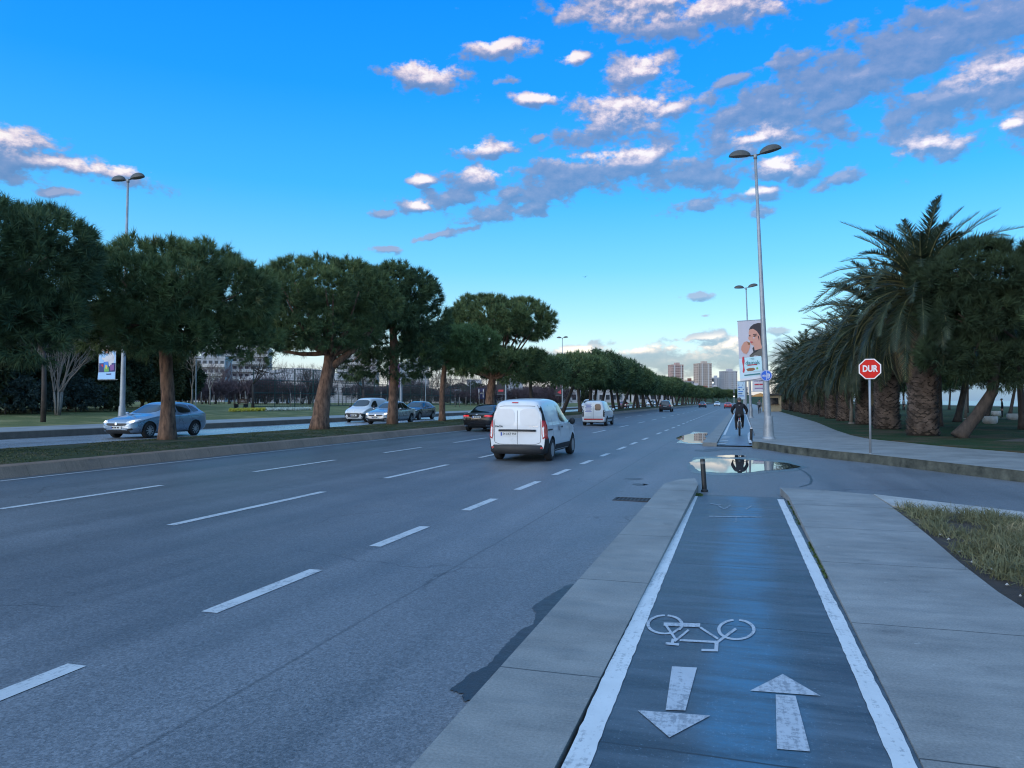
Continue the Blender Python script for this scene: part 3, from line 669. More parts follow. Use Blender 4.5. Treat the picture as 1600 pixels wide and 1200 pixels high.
pine('umbrella_pine', 'tall umbrella pine with a slim trunk before the silver sedan', med(613), 14, 2.7, 5.4, 8.85, [(0, 0, 0), (.1, 0, 2.5), (.05, 0, 5), (.1, 0, 7)], .28, n=26, group=GM, dens_=14, needles=M_needle2, L=.40, w=.042, off=(-.1, 0), loose=[(-2.2, -.6, 3.6, 1.0), (-1.0, 0, 3.4, 1.0), (.4, 0, 3.5, 1.1), (1.6, .4, 3.7, .95), (-1.6, 0, 4.8, 1.1), (.0, 0, 4.8, 1.2), (1.7, .6, 5.0, 1.1), (2.2, .9, 6.0, .8), (-1.9, -.8, 6.0, .9)])
pine('umbrella_pine', 'small bright green umbrella pine with slim trunk left of the black saloon', med(691), 15, 3.0, 3.5, 6.3, [(0, 0, 0), (0, 0, 2), (.15, 0, 3.6), (.2, 0, 4.4)], .21, n=24, pr=.85, group=GM, dens_=14, needles=M_needle3, L=.40, w=.045, off=(.3, 0))
pine('umbrella_pine', 'broad umbrella pine with forked trunk behind the black saloon', med(765), 16, 4.5, 3.3, 9.4, [(0, 0, 0), (.05, 0, 1.6), (.2, 0, 2.9), (.3, 0, 3.6)], .42, [(.8, (-2.1, -.6, 5.0), .18), (.85, (2.4, .8, 5.2), .18)], n=40, pr=1.25, group=GM, dens_=10, k=12, L=.46, w=.055, off=(.5, .2))
# the long dense stretch of the row: three shapes, copied
GR = 'pines of the dense far stretch of the median row'
LR = 'umbrella pine in the close-set far stretch of the median row'
protos = []
for i, (R, zb, zt, lean) in enumerate(((3.5, 3.5, 6.9, .7), (3.9, 3.3, 7.3, -.5), (3.3, 3.7, 6.7, 1.3))):
    protos.append(pine('umbrella_pine', LR, (0, 0, 0), 30 + i, R, zb, zt, [(0, 0, 0), (lean * .5, 0, 1.6), (lean, 0, 3.2), (lean, 0, 4.4)], .24, n=26, pr=1.05, dens_=7, k=9, L=.55, w=.085, off=(lean, 0), group=GR, needles=M_needle2 if i == 1 else M_needle, bark=M_bark2))
rnd = random.Random(77)
Ds = [67, 78, 87, 94, 100.5, 107, 112.5, 119, 126, 132, 139, 145]
while Ds[-1] < 420: Ds.append(Ds[-1] + (7 if Ds[-1] < 240 else 10) * rnd.uniform(.85, 1.15))
used = [0, 0, 0]
def put_far(x, y, z=ZM, sc=1.0):
    i = rnd.randrange(3); o = protos[i] if not used[i] else copy_tree(protos[i]); used[i] += 1
    o.location = (x, y, z); o.rotation_euler = (0, 0, rnd.uniform(0, 2 * PI)); s = sc * rnd.uniform(.9, 1.1); o.scale = (s, s, s * rnd.uniform(.82, .97)); return o
for D in Ds: put_far(-18.6 + rnd.uniform(-.7, .7), D)
for x, D, s in ((-20, 438, 1.25), (-13, 446, 1.1), (-7.5, 452, 1.2), (-2.5, 458, 1.3), (-16, 470, 1.4), (-28, 450, 1.4)):
    o = put_far(x, D, -.2, s); o['label'] = 'umbrella pine in the clump that closes the far end of the road'; o['group'] = 'pines at the far end of the road'

# ---- palms on the right
def palm_proto(seed, label, hgt, tr, nf=80, fl=4.1):
    rng = np.random.default_rng(seed); rnd = random.Random(seed)
    t = thing('palm_tree', label, 'palm tree', (0, 0, 0), 0, 'date palms along the right pavement')
    m = MB(); m.lathe([(tr * 1.12, 0), (tr, .5), (tr * .95, hgt * .5), (tr * .9, hgt - .5), (tr * .65, hgt)], 18)
    tk = m.build('trunk', M_palmtrunk, t, smooth=True)
    V = []; Fq = []; rows = int(hgt / .115); cnt = 13
    for i in range(rows):
        for j in range(cnt):
            a = 2 * PI * (j + .5 * (i % 2)) / cnt + rnd.uniform(-.09, .09); z = .08 + i * .115 + rnd.uniform(-.035, .035)
            r = tr * (1.08 - .10 * min(1, z)) * .96; wv = tr * .27 * rnd.uniform(.75, 1.15); hh = .13 * rnd.uniform(.75, 1.3); o_ = rnd.uniform(.05, .12)
            ca, sa = math.cos(a), math.sin(a); n0 = len(V)
            def pt(u, dz, out): return (ca * (r + out) - sa * u, sa * (r + out) + ca * u, z + dz)
            V += [pt(-wv, 0, -.01), pt(0, -hh * .75, -.01), pt(wv, 0, -.01), pt(wv * .55, hh * .75, o_), pt(-wv * .55, hh * .75, o_), pt(0, hh * .2, o_ * .8)]
            Fq += [(n0, n0 + 1, n0 + 5), (n0 + 1, n0 + 2, n0 + 5), (n0 + 2, n0 + 3, n0 + 5), (n0 + 3, n0 + 4, n0 + 5), (n0 + 4, n0, n0 + 5)]
    soup('leaf_bases', V, Fq, M_scale, t)
    VG = []; VD = []; rm = MB()
    for i in range(nf):
        u = (i + .5) / nf; e0 = math.radians(88 - 142 * u ** .92) + rnd.uniform(-.16, .16); a = i * 2.39996 + rnd.uniform(-.25, .25)
        Lf = fl * rnd.uniform(.78, 1.12) * (.82 if u < .12 else 1); droop = math.radians(rnd.uniform(55, 95)) * (1.0 if u > .22 else .7)
        h = np.array([math.cos(a), math.sin(a), 0.]); tw = rnd.uniform(-.5, .5)
        N = 15; pos = [np.array([h[0] * .25, h[1] * .25, hgt - .1 + .35 * math.sin(e0)])]; dirs = []
        for s_ in range(N):
            pit = e0 - droop * ((s_ / N) ** 1.25); d = h * math.cos(pit) + np.array([0, 0, math.sin(pit)]); dirs.append(d); pos.append(pos[-1] + d * Lf / N)
        dirs.append(dirs[-1]); pos = np.array(pos); dirs = np.array(dirs)
        rm.tube([tuple(p) for p in pos[::3]], [.045 * (1 - .8 * q / 5) for q in range(len(pos[::3]))], 4, False)
        side0 = np.array([-h[1], h[0], 0.]); K = 52
        ts = np.linspace(.12, 1, K) * N
        ii = np.minimum(ts.astype(int), N - 1); fr = (ts - ii)[:, None]
        P = pos[ii] * (1 - fr) + pos[ii + 1] * fr; Dv = dirs[ii]
        upv = unit(np.cross(np.tile(side0, (K, 1)), Dv)) * -1
        upv = np.where(upv[:, 2:3] < 0, -upv, upv)
        sd = unit(side0 * math.cos(tw) + upv * math.sin(tw)); up2 = unit(np.cross(Dv, sd)); up2 = np.where((up2 * upv).sum(1, keepdims=True) < 0, -up2, up2)
        tt = np.linspace(.12, 1, K)[:, None]; ln = .60 * np.sin(PI * (.14 + .80 * tt)) + .06
        for sg in (-1, 1):
            ld = unit(sd * sg * 1.0 + Dv * (.75 + .5 * tt) + up2 * .42 + rng.normal(size=(K, 3)) * .14 + np.array([0, 0, -.10]))
            tip = P + ld * ln * rng.uniform(.85, 1.1, (K, 1)); wv = unit(np.cross(ld, up2)) * .021
            tri = np.stack([P - wv, P + wv, P + ld * ln * .55 + wv * .9, tip], 1)
            (VD if u > .93 else VG).append(tri.reshape(-1, 3))
    for nm, VV, mm in (('fronds', VG, M_frond), ('dry_fronds', VD, M_dead)):
        A = np.concatenate(VV); soup(nm, A, np.arange(len(A), dtype=np.int32).reshape(-1, 4), mm, t)
    rm.build('frond_ribs', M_rachis, t)
    return t
pp = palm_proto(51, 'nearest date palm, thick trunk of dark leaf bases rising among pines', 6.6, .60, 124, 4.3)
pp.location = (7.75, 37.6, ZP + .02)
p2 = palm_proto(52, 'date palm whose stout trunk shows just right of the stop sign', 6.0, .62, 112, 4.2)
p2.location = (7.6, 45.4, ZP + .02)
plab = ['date palm beside a pale stake, second left of the stop sign', 'date palm with a pale speckled trunk base further along the lawn']
yy = 53.8
p3 = palm_proto(53, 'date palm with a broad trunk just left of the stop sign pole', 4.9, .55, 96, 3.9); p3.location = (7.7, 53.8, ZP + .02); yy = 62.5
for i in range(10):
    src = (p2, pp, p3)[i % 3]; c = copy_tree(src); c.location = (7.55 + rnd.uniform(-.2, .2), yy, ZP + .02); c.rotation_euler = (0, 0, rnd.uniform(0, 6.28)); s = rnd.uniform(.78, .98); c.scale = (s, s, s * rnd.uniform(.85, 1.1))
    if i < 2: c['label'] = plab[i]
    else: c['label'] = 'one of the far date palms merging into a dark mass beside the pavement'; c['group'] = 'far date palms in the dark mass'
    yy += 8.3 if i < 6 else 11

# ---- pines on the right lawn
GP = 'pines on the right lawn'
def lawnp(px, py): p = G(px, py, ZP + .03); return (p.x, p.y, p.z)
pine('leaning_pine', 'dark pine with a strongly leaning trunk in front of the nearest palm', lawnp(1497, 684), 61, 2.15, 4.3, 8.0, [(0, 0, 0), (.75, .1, .95), (1.3, .1, 1.9), (1.45, .1, 3.4), (1.2, .1, 5.2)], .27, n=30, pr=.85, dens_=17, k=13, L=.42, w=.042, off=(.75, .2), group=GP, needles=M_needle4, bark=M_bark2, loose=[(2.4, 0, 3.2, .9), (.4, -.4, 3.3, .9), (1.6, -.6, 2.9, .9), (3.3, .2, 3.6, .9), (-.7, -.5, 3.5, .8)])
pine('near_pine', 'bright needled pine reaching in from the right edge of the photo', (11.4, 23.5, ZP), 62, 2.9, 2.35, 6.1, [(0, 0, 0), (0, 0, 2), (0, .1, 4)], .26, n=22, pr=.85, dens_=15, k=16, L=.52, w=.032, needles=M_needle3, group=GP, loose=[(-2.5, 0, 2.7, .7), (-2.2, -.7, 3.6, .75), (-2.9, .3, 3.6, .6), (-1.6, -.9, 2.7, .7)])
pine('tall_pine', 'tall pine rising above the right edge of the photo', (16.6, 33.5, ZP), 63, 3.3, 4.8, 10.6, [(0, 0, 0), (0, 0, 3), (.2, 0, 6)], .30, n=30, pr=1.0, dens_=12, k=12, L=.46, w=.05, needles=M_needle4, group=GP)
sp = [(1468, 666, 3.2, 'slim upright pine standing behind the two nearest palm trunks', 0.0), (1511, 645, 3.6, 'pine with a thin straight trunk before the shore, left of the planters', .1), (1540, 655, 3.2, 'pine with a trunk leaning right behind the leaning pine', .9),
      (1578, 648, 3.4, 'pine with a crooked trunk between the two planter tubs', .5), (1598, 671, 3.2, 'dark pine trunk at the extreme right of the lawn', -.1), (1412, 640, 3.8, 'small far pine seen against the sea between two palm trunks', 0), (1483, 640, 3.8, 'far twin pine trunk seen against the sea', .2)]
for i, (px, py, R, lab, ln) in enumerate(sp):
    pine('lawn_pine', lab, lawnp(px, py), 70 + i, R, 3.4 if i < 5 else 3.0, 7.4, [(0, 0, 0), (ln * .5, 0, 1.4), (ln, 0, 2.8), (ln, 0, 4.4)], .19, n=18, pr=1.05, dens_=7, k=10, L=.55, w=.07, needles=M_needle4, bark=M_bark2, group=GP)
for i, (x, y) in enumerate(((15, 62), (23, 70), (31, 58), (20, 92), (34, 100), (27, 130), (14, 84), (12.5, 112), (44, 80), (17, 150))):
    o = put_far(x, y, ZP, 1.05); o['label'] = 'background pine on the dark green lawn behind the row of palms'; o['group'] = 'background pines behind the palms'

# ---- left park
def left(px, X, Zg=None):
    D = DX(px, X); return (X, D, Zg if Zg is not None else (.52 + (-34 - X) * .03 if X > -48 else .95 + (-48 - X) * .0114))
def leafy(name, label, loc, seed, R, zb, zt, mtl, n=30, pr=1.15, dens_=12, k=8, L=.42, w=.17, tr=.16, group=None, cat='tree', ex=1.0):
    rng = np.random.default_rng(seed); t = thing(name, label, cat, loc, 0, group)
    pf = dome_puffs(rng, R, zb, zt, n, pr, .6, ex)
    if zt - zb > 4:
        for i in range(26):
            v_ = rng.uniform(.12, .7); a = rng.uniform(0, 2 * PI); rr_ = R * .85 * math.sqrt(1 - (v_ - .3) ** 2) * rng.uniform(.75, 1)
            pf.append((rr_ * math.cos(a), rr_ * math.sin(a), zb + v_ * (zt - zb), pr * rng.uniform(.8, 1.15)))
    P, D = puff_tufts(pf, dens_, rng, .2)
    V, Fc = needle_tris(P, D, k, L, w, .8, rng); soup('crown' if cat == 'tree' else 'foliage', V, Fc, mtl, t)
    m = MB(); m.tube([(0, 0, -.1), (.05, 0, zb * .6), (0, 0, (zb + zt) / 2)], [tr * 1.2, tr, tr * .6], 8); m.build('trunk' if cat == 'tree' else 'stem', M_bark2, t, smooth=True); return t
GE = 'dark evergreens behind the left park lawn'
for i, (px, X, R, zb, zt, mtl, lab) in enumerate((
    (-55, -47, 3.6, .4, 8.6, M_leaf, 'dark evergreen behind the lawn at the left edge of the photo'),
    (22, -50, 3.8, .5, 9.4, M_leaf, 'dark bushy evergreen behind the low blue green bush'),
    (108, -53, 3.8, .5, 8.6, M_leaf2, 'olive green evergreen behind the pale many-stemmed bare tree'),
    (165, -52, 3.4, .6, 9.0, M_leaf, 'dark evergreen behind the blue advertising banner'),
    (222, -56, 3.4, .6, 8.4, M_leaf2, 'loose olive evergreen right of the lamp post with the banner'),
    (262, -62, 3.2, .6, 6.4, M_leaf, 'low dark evergreen behind the reddish pine trunk'))):
    leafy('evergreen_tree', lab, left(px, X), 90 + i, R, zb, zt, mtl, group=GE)
for i, (px, X, R, zt, mtl, lab) in enumerate(((8, -44.5, 1.7, 2.7, M_shrub, 'grey green bush at the far left of the lawn'), (50, -45, 1.5, 2.3, M_shrub, 'low blue green bush left of the pale bare tree'),
    (118, -46.5, 1.8, 2.6, M_shrub, 'reedy blue green bush right of the pale bare tree'), (172, -46, 1.5, 2.0, M_leaf, 'dark bush at the foot of the banner lamp post'), (742, -50, 2.6, 4.6, M_leaf, 'dense dark green bush left of the broad forked pine'))):
    leafy('shrub', lab, left(px, X), 110 + i, R, .1, zt, mtl, n=12, pr=.7, dens_=9, L=.30, w=.10, tr=.05, cat='shrub', group='shrubs in the left park')
def branchy(m, a, d, L, r, depth, rnd, up=.15, spread=.55, kids=3):
    p = [a]; dd = d.copy()
    for i in range(4):
        dd = (dd + Vector((rnd.uniform(-1, 1), rnd.uniform(-1, 1), rnd.uniform(-.5, 1))) * .10 + Vector((0, 0, up * .2))).normalized(); p.append(p[-1] + dd * L / 4)
    m.tube(p, [r * (1 - .11 * i) for i in range(5)], 5 if depth > 2 else 3, False)
    if depth == 0: return
    for i in range(kids):
        s = p[rnd.choice((2, 3, 3, 4, 4))] if i else p[4]
        nd = (dd + Vector((rnd.gauss(0, 1), rnd.gauss(0, 1), rnd.gauss(.15, .7))) * spread).normalized()
        branchy(m, s, nd, L * rnd.uniform(.58, .82), r * .60, depth - 1, rnd, up, spread, kids)
def bare(name, label, loc, seed, h, r, mtl, depth=4, stems=1, spread=.5, clear=.35, kids=3, group=None, twig=None):
    rnd = random.Random(seed); t = thing(name, label, 'tree', loc, 0, group); m = MB(); tw = MB()
    for s in range(stems):
        a = s * 2.4; d = Vector((math.cos(a) * (.10 if stems > 1 else 0), math.sin(a) * (.10 if stems > 1 else 0), 1)).normalized()
        st = Vector((math.cos(a) * .12, math.sin(a) * .12, -.05)) if stems > 1 else Vector((0, 0, -.05))
        e = st + d * h * clear; m.tube([st, st.lerp(e, .5) + Vector((.03, 0, 0)), e], [r * 1.15, r, r * .85], 7)
        for k in range(kids):
            nd = (d + Vector((rnd.gauss(0, 1), rnd.gauss(0, 1), .3)) * spread).normalized()
            branchy(tw, e, nd, h * (1 - clear) * .42, r * .6, depth, rnd, .15, spread, kids)
    m.build('trunk', mtl, t, smooth=True); tw.build('branches', twig or mtl, t)
    return t
GB = 'bare winter trees in the left park'
bare('bare_tree', 'pale many-stemmed bare tree fanning out on the lawn', left(90, -42), 201, 6.4, .060, M_pale, 4, 6, .36, .24, 3, GB, mat('pale_twigs', (.20, .165, .14), .85, .2, 4))
bare('bare_tree', 'slim grey bare tree standing near the road, left of the fanning tree', left(68, -35.5), 202, 6.8, .12, M_bark2, 3, 1, .5, .55, 3, GB)
bare('bare_tree', 'bare tree with wide thin limbs between the first two pines of the median', left(395, -43), 203, 6.2, .13, M_bark2, 4, 1, .75, .40, 3, GB)
bare('bare_tree', 'bare tree with forked limbs behind the white oncoming van', left(568, -44), 204, 6.4, .15, M_bark2, 4, 1, .7, .36, 3, GB)
bare('bare_tree', 'pale slender bare tree left of the stout forked pine', left(300, -58), 205, 5.6, .10, M_pale, 4, 1, .4, .35, 3, GB)
bare('bare_tree', 'pale bare tree with a slim trunk behind the hatchback roof', left(328, -66), 206, 5.0, .09, M_pale, 3, 1, .5, .4, 3, GB)
bare('bare_tree', 'round bare tree inside the sports court fence', left(484, -62), 207, 5.8, .12, M_bark2, 4, 3, .55, .28, 3, GB)
bare('bare_tree', 'bare twin-stemmed tree right of the black oncoming car', left(690, -40), 208, 5.2, .12, M_bark2, 4, 2, .45, .28, 3, GB)
# a belt of purple-brown saplings: three shapes, copied
GS = 'purple-brown bare saplings across the left park'
bp_ = [bare('bare_sapling', 'purple brown bare sapling in the belt across the left park', (0, 0, 0), 220 + i, 4.6 + .3 * i, .055, M_pale, 4, 1, .5, .32, 3, GS, M_twig2) for i in range(3)]
us = [0, 0, 0]; rnd = random.Random(9)
for i in range(110):
    px = 232 + i * 6.0 + rnd.uniform(-3, 3); X = rnd.uniform(-86, -64) if px < 450 else rnd.uniform(-74, -52) if px < 700 else rnd.uniform(-56, -40)
    if 455 < px < 640 and rnd.random() < .35: continue
    k = rnd.randrange(3); o = bp_[k] if not us[k] else copy_tree(bp_[k]); us[k] += 1
    o.location = left(px, X); o.rotation_euler = (0, 0, rnd.uniform(0, 6)); s = rnd.uniform(.85, 1.3); o.scale = (s * 1.1, s * 1.1, s)
rng = np.random.default_rng(5); rnd = random.Random(6)
tp = []
for q in range(3):
    t = thing('bare_shrub', 'purple brown leafless shrub in the belt before the court and the pale buildings', 'shrub', (0, 0, 0), 0, 'leafless purple shrubs in the left park')
    P, D = puff_tufts(dome_puffs(rng, 2.0, .8, 2.7 + .3 * q, 12, .65, .5), 9, rng, .6); V, Fc = needle_tris(P, D, 7, .75, .028, .45, rng, .4); soup('twigs', V, Fc, M_twig2, t)
    m = MB()
    for j in range(5): a = j * 1.3; m.tube([(math.cos(a) * .1, math.sin(a) * .1, -.1), (math.cos(a) * .4, math.sin(a) * .4, 1.3), (math.cos(a) * 1.0, math.sin(a) * 1.0, 1.9)], [.06, .045, .02], 5)
    m.build('stems', M_bark2, t); tp.append(t)
us = [0, 0, 0]
for i in range(44):
    px = 236 + i * 15 + rnd.uniform(-5, 5); X = (-78 if px < 400 else -66 if px < 560 else -58 if px < 700 else -47 if px < 800 else -42) + rnd.uniform(-5, 5)
    if 455 < px < 560 and rnd.random() < .5: continue
    k = rnd.randrange(3); o = tp[k] if not us[k] else copy_tree(tp[k]); us[k] += 1
    o.location = left(px, X); o.rotation_euler = (0, 0, rnd.uniform(0, 6)); s = rnd.uniform(.75, 1.2); o.scale = (s * 1.15, s * 1.15, s)
bare('bare_tree', 'bare poplar whose twigs rise above the far pine row', left(905, -60), 230, 13.5, .14, M_bark2, 4, 3, .22, .3, 3, GB)
# flower bed
rng = np.random.default_rng(4)
def flowers(name, x0, x1, mtl, n=420):
    xs = rng.uniform(x0, x1, n); P = np.array([left(float(a), -41.2 - .55 * float(c), None) for a, c in zip(xs, rng.random(n) * 3)]); P[:, 2] += .12
    V, Fc = needle_tris(P, np.tile([0, 0, 1.], (n, 1)), 5, .20, .16, 1.2, rng); return soup(name, V, Fc, mtl, None, 'stuff')
tag(flowers('yellow_flowers', 360, 416, mat('yellow_petals', (.62, .50, .06), .7, .2)), 'low bed of yellow flowers on the left park lawn', 'flowers')
tag(flowers('white_flowers', 414, 486, mat('white_petals', (.68, .68, .58), .7, .1)), 'low bed of white flowers on the left park lawn', 'flowers')

# ---- grass of the near planting bed, blades on the median, weeds along the pavement
def inside_poly(P, poly_):
    x, y = P[:, 0], P[:, 1]; c = np.zeros(len(P), bool); n = len(poly_)
    for i in range(n):
        x1, y1 = poly_[i]; x2, y2 = poly_[(i + 1) % n]
        h = ((y1 > y) != (y2 > y)) & (x < (x2 - x1) * (y - y1) / (y2 - y1 + 1e-12) + x1); c ^= h
    return c
def blades(name, label, P, D, k, L, w, mtl, rng, spread=.45, cat='grass', jit=.05):
    n = len(P); Pr = np.repeat(P, k, 0) + rng.normal(size=(n * k, 3)) * np.array([jit, jit, 0]); Dr = np.repeat(D, k, 0)
    d = unit(Dr + spread * rng.normal(size=Dr.shape)); d[:, 2] = np.abs(d[:, 2]) + .15; d = unit(d); ln = np.repeat(L, k)[:, None] * rng.uniform(.5, 1.15, (n * k, 1))
    sd = unit(np.cross(d, rng.normal(size=d.shape))) * (w / 2); hz = d * np.array([1, 1, 0])
    mid = Pr + d * ln * .55; tip = Pr + d * ln * .85 + hz * ln * .35 - np.array([0, 0, 1]) * ln * .10
    V = np.stack([Pr - sd, Pr + sd, mid + sd * .8, mid - sd * .8, tip], 1).reshape(-1, 3); b0 = np.arange(n * k)[:, None] * 5
    Fc = np.concatenate([b0 + np.array([0, 1, 2]), b0 + np.array([0, 2, 3]), b0 + np.array([3, 2, 4])]).astype(np.int32)
    o = soup(name, V, Fc, mtl, None, 'stuff'); return tag(o, label, cat)
rng = np.random.default_rng(8)
inner = [(p[0] + .10, p[1] + .02) for p in bed] + [(5.3, 5.4), (8, 2.2), (11, 2.2), (11, 10.2)] + [tuple(kb[4][:2])]
Pc = np.column_stack([rng.uniform(2, 11, 9000), rng.uniform(3, 15, 9000), np.zeros(9000) - .01]); Pc = Pc[inside_poly(Pc, inner)]
M_blade = foliage_mat('planting_grass_blades', (.070, .080, .040), (.18, .175, .095), (.30, .26, .16), 3.0, .7)
clump = np.array([mnoise.noise(Vector((p[0] * 1.6, p[1] * 1.6, 3))) for p in Pc])
Pc = Pc[clump > -.28]; clump = clump[clump > -.28]
out = unit(np.column_stack([rng.normal(size=len(Pc)) * .35, rng.normal(size=len(Pc)) * .35, np.ones(len(Pc))]))
blades('planting_grass', 'shaggy half dry grass in the planting bed at the right', Pc, out, 13, .20 + .13 * np.clip(clump + .3, 0, 1), .008, M_blade, rng, .55)
n = 16000; P = np.column_stack([rng.uniform(-20.1, -15.7, n), 5 + 75 * rng.random(n) ** 1.4, np.zeros(n)])
P[:, 2] = np.interp(P[:, 0], [-20.2, -19.2, -17.6, -16.2, -15.62], [.32, .37, .38, .33, .27]) - .01
kk = np.array([mnoise.noise(Vector((p[0] * .7, p[1] * .5, 0))) for p in P]); P = P[kk > -.18]
blades('median_blades', 'short patchy grass on the raised median', P, np.tile([0, 0, 1.], (len(P), 1)), 5, np.full(len(P), .055), .018, foliage_mat('median_blade_green', (.045, .060, .024), (.10, .115, .05), (.16, .13, .075), 1.5), rng, .7)
n = 90; yv = rng.uniform(8.0, 10.0, n); P = np.column_stack([.80 + rng.normal(size=n) * .004, yv, np.array([zp(y) for y in yv])])
n2 = 50; y2 = rng.uniform(11.5, 14.6, n2); P2 = np.column_stack([.80 + rng.normal(size=n2) * .005, y2, np.array([zp(y) for y in y2])])
n3 = 160; P3 = np.column_stack([rng.uniform(-.95, -.72, n3), YE + rng.uniform(-.25, .12, n3), np.full(n3, -.115)])
n4 = 60; P4 = np.column_stack([rng.uniform(.58, .78, n4), kerbline[0].y + rng.uniform(-.35, .1, n4), np.full(n4, -.12)])
P = np.concatenate([P, P2, P3, P4])
blades('weeds', 'small green weeds in the joint along the cycle path', P, np.tile([0, 0, 1.], (len(P), 1)), 6, np.full(len(P), .042), .010, foliage_mat('weed_green', (.03, .06, .018), (.07, .11, .03)), rng, .6, 'weeds', .012)
# ------------------------------------------------------------------ vehicles
def carpaint(name, col, metallic=.0, rough=.32, coat=.7):
    m = mat(name, col, rough, .05, 2.5, metallic=metallic, clear=coat); return m
M_glass = mat('dark_car_glass', (.012, .016, .02), .06, .1, 2, spec=.8, clear=.3)
M_tyre = mat('tyre_rubber', (.018, .018, .019), .85, .25, 12, bump=.2)
M_rim = mat('alloy_rim', (.42, .43, .45), .38, .12, 6, metallic=.7)
M_plastic = mat('black_car_plastic', (.018, .019, .021), .6, .2, 10)
M_seam = mat('dark_seam', (.02, .02, .022), .8, .1, 5)
M_chrome = mat('chrome_trim', (.55, .56, .58), .22, .05, 5, metallic=1)
M_redlens = mat('red_lens', (.42, .015, .015), .2, .2, 30, clear=.8)
M_redlit = mat('lit_red_lens', (.75, .03, .03), .2, .1, 30, clear=.5, emit=.9)
M_clearlens = mat('clear_lens', (.75, .76, .78), .18, .15, 40, clear=.9)
M_headlit = mat('lit_headlamp', (.95, .95, .92), .2, .05, 5, emit=1.6)
M_orange = mat('orange_lens', (.65, .22, .05), .2, .2, 30, clear=.8)
M_plate = mat('white_number_plate', (.62, .63, .62), .5, .06, 5)
M_ink = mat('black_lettering', (.015, .015, .017), .6, .1, 5)
M_eu = mat('blue_plate_band', (.02, .08, .38), .5, .1, 5)
def crspline(A, k):
    """Catmull-Rom refinement of rows of points (first axis)"""
    n = len(A); out = []
    for i in range(n - 1):
        p0, p1, p2, p3 = A[max(i - 1, 0)], A[i], A[i + 1], A[min(i + 2, n - 1)]
        for j in range(k):
            t = j / k; out.append(.5 * (2 * p1 + (p2 - p0) * t + (2 * p0 - 5 * p1 + 4 * p2 - p3) * t * t + (3 * p1 - p0 - 3 * p2 + p3) * t ** 3))
    out.append(A[-1]); return np.array(out)
def loft(st, ky=4, kr=3):
    rings = []
    for (y, zb, zs, zt, wb, ws, wt) in st:
        h = zt - zs
        rings.append([(0, zb), (wb * .75, zb), (wb, zb + .07), (ws * .995, zb + (zs - zb) * .42), (ws, zb + (zs - zb) * .62), (ws * .975, zs - .03), (wt + (ws - wt) * .80, zs + .03 * min(1, h / .2)), (wt + (ws - wt) * .10, zt - .16 * min(1, h / .4) if h > .2 else zs + h * .62), (wt * .80, zt - .02 * min(1, h / .2)), (wt * .4, zt + .008), (0, zt + .012)])
    A = np.array(rings); A = crspline(A, ky); A = np.swapaxes(crspline(np.swapaxes(A, 0, 1), kr), 0, 1)
    ys = crspline(np.array([[s[0]] for s in st]), ky)[:, 0]
    n, m_ = A.shape[:2]; vs = []; fs = []; full = 2 * m_ - 2
    for i in range(n):
        for j in range(m_): vs.append((A[i, j, 0], ys[i], A[i, j, 1]))
        for j in range(m_ - 2, 0, -1): vs.append((-A[i, j, 0], ys[i], A[i, j, 1]))
    for i in range(n - 1):
        for j in range(full):
            a = i * full + j; c = i * full + (j + 1) % full; fs.append((a, c, c + full, a + full))
    for base, fl in ((0, False), ((n - 1) * full, True)):
        cz = sum(vs[base + j][2] for j in range(full)) / full; vs.append((0, vs[base][1], cz)); ci = len(vs) - 1
        for j in range(full):
            t = (base + j, base + (j + 1) % full, ci); fs.append(t if fl else t[::-1])
    if ys[0] > ys[-1]: pass
    else: fs = [f[::-1] for f in fs]
    return vs, fs
def body_mesh(st, arches, paintm, parent, name='body'):
    YLO[0], YHI[0] = st[-1][0], st[0][0]; vs, fs = loft(st); bv = BVHTree.FromPolygons(vs, fs)
    me = bpy.data.meshes.new(name); me.from_pydata(vs, [], fs); me.materials.append(paintm); me.materials.append(M_plastic)
    bm = bmesh.new(); bm.from_mesh(me); bmesh.ops.recalc_face_normals(bm, faces=bm.faces); bm.to_mesh(me); bm.free()
    o = bpy.data.objects.new(name, me); C.objects.link(o); cut = MB()
    for (ay, az_, ar, ax) in arches:
        for s in (-1, 1): cut.lathe([(ar, -.25), (ar, .25)], 28, (s * (ax - .02 + .2), ay, az_), Matrix.Rotation(PI / 2, 3, 'Y'))
    co = cut.build('cutter', M_plastic); md = o.modifiers.new('b', 'BOOLEAN'); md.object = co; md.operation = 'DIFFERENCE'; md.solver = 'EXACT'
    bpy.context.view_layer.update()
    me2 = bpy.data.meshes.new_from_object(o.evaluated_get(bpy.context.evaluated_depsgraph_get())); o.modifiers.clear(); o.data = me2
    bpy.data.objects.remove(co)
    if len(me2.materials) < 2: me2.materials.append(M_plastic)
    idx = []
    for p in me2.polygons:
        c = p.center; k = 0
        for (ay, az_, ar, ax) in arches:
            if (c.y - ay) ** 2 + (c.z - az_) ** 2 < (ar * 1.003) ** 2 and (abs(p.normal.x) < .5 and abs(math.hypot(c.y - ay, c.z - az_) - ar) < .02 or abs(abs(c.x) - (ax - .07)) < .03): k = 1
        if c.z < st[len(st) // 2][1] + .05: k = 1
        idx.append(k)
    me2.polygons.foreach_set('material_index', idx); me2.polygons.foreach_set('use_smooth', [True] * len(idx)); me2.set_sharp_from_angle(angle=math.radians(38))
    o.parent = parent; return o, bv
YLO, YHI = [0], [0]
def rnd_poly(p, it=2, q=.18):
    for _ in range(it):
        o = []; n = len(p)
        for i in range(n):
            a, c = p[i], p[(i + 1) % n]; o += [(a[0] + (c[0] - a[0]) * q, a[1] + (c[1] - a[1]) * q), (a[0] + (c[0] - a[0]) * (1 - q), a[1] + (c[1] - a[1]) * (1 - q))]
        p = o
    return p
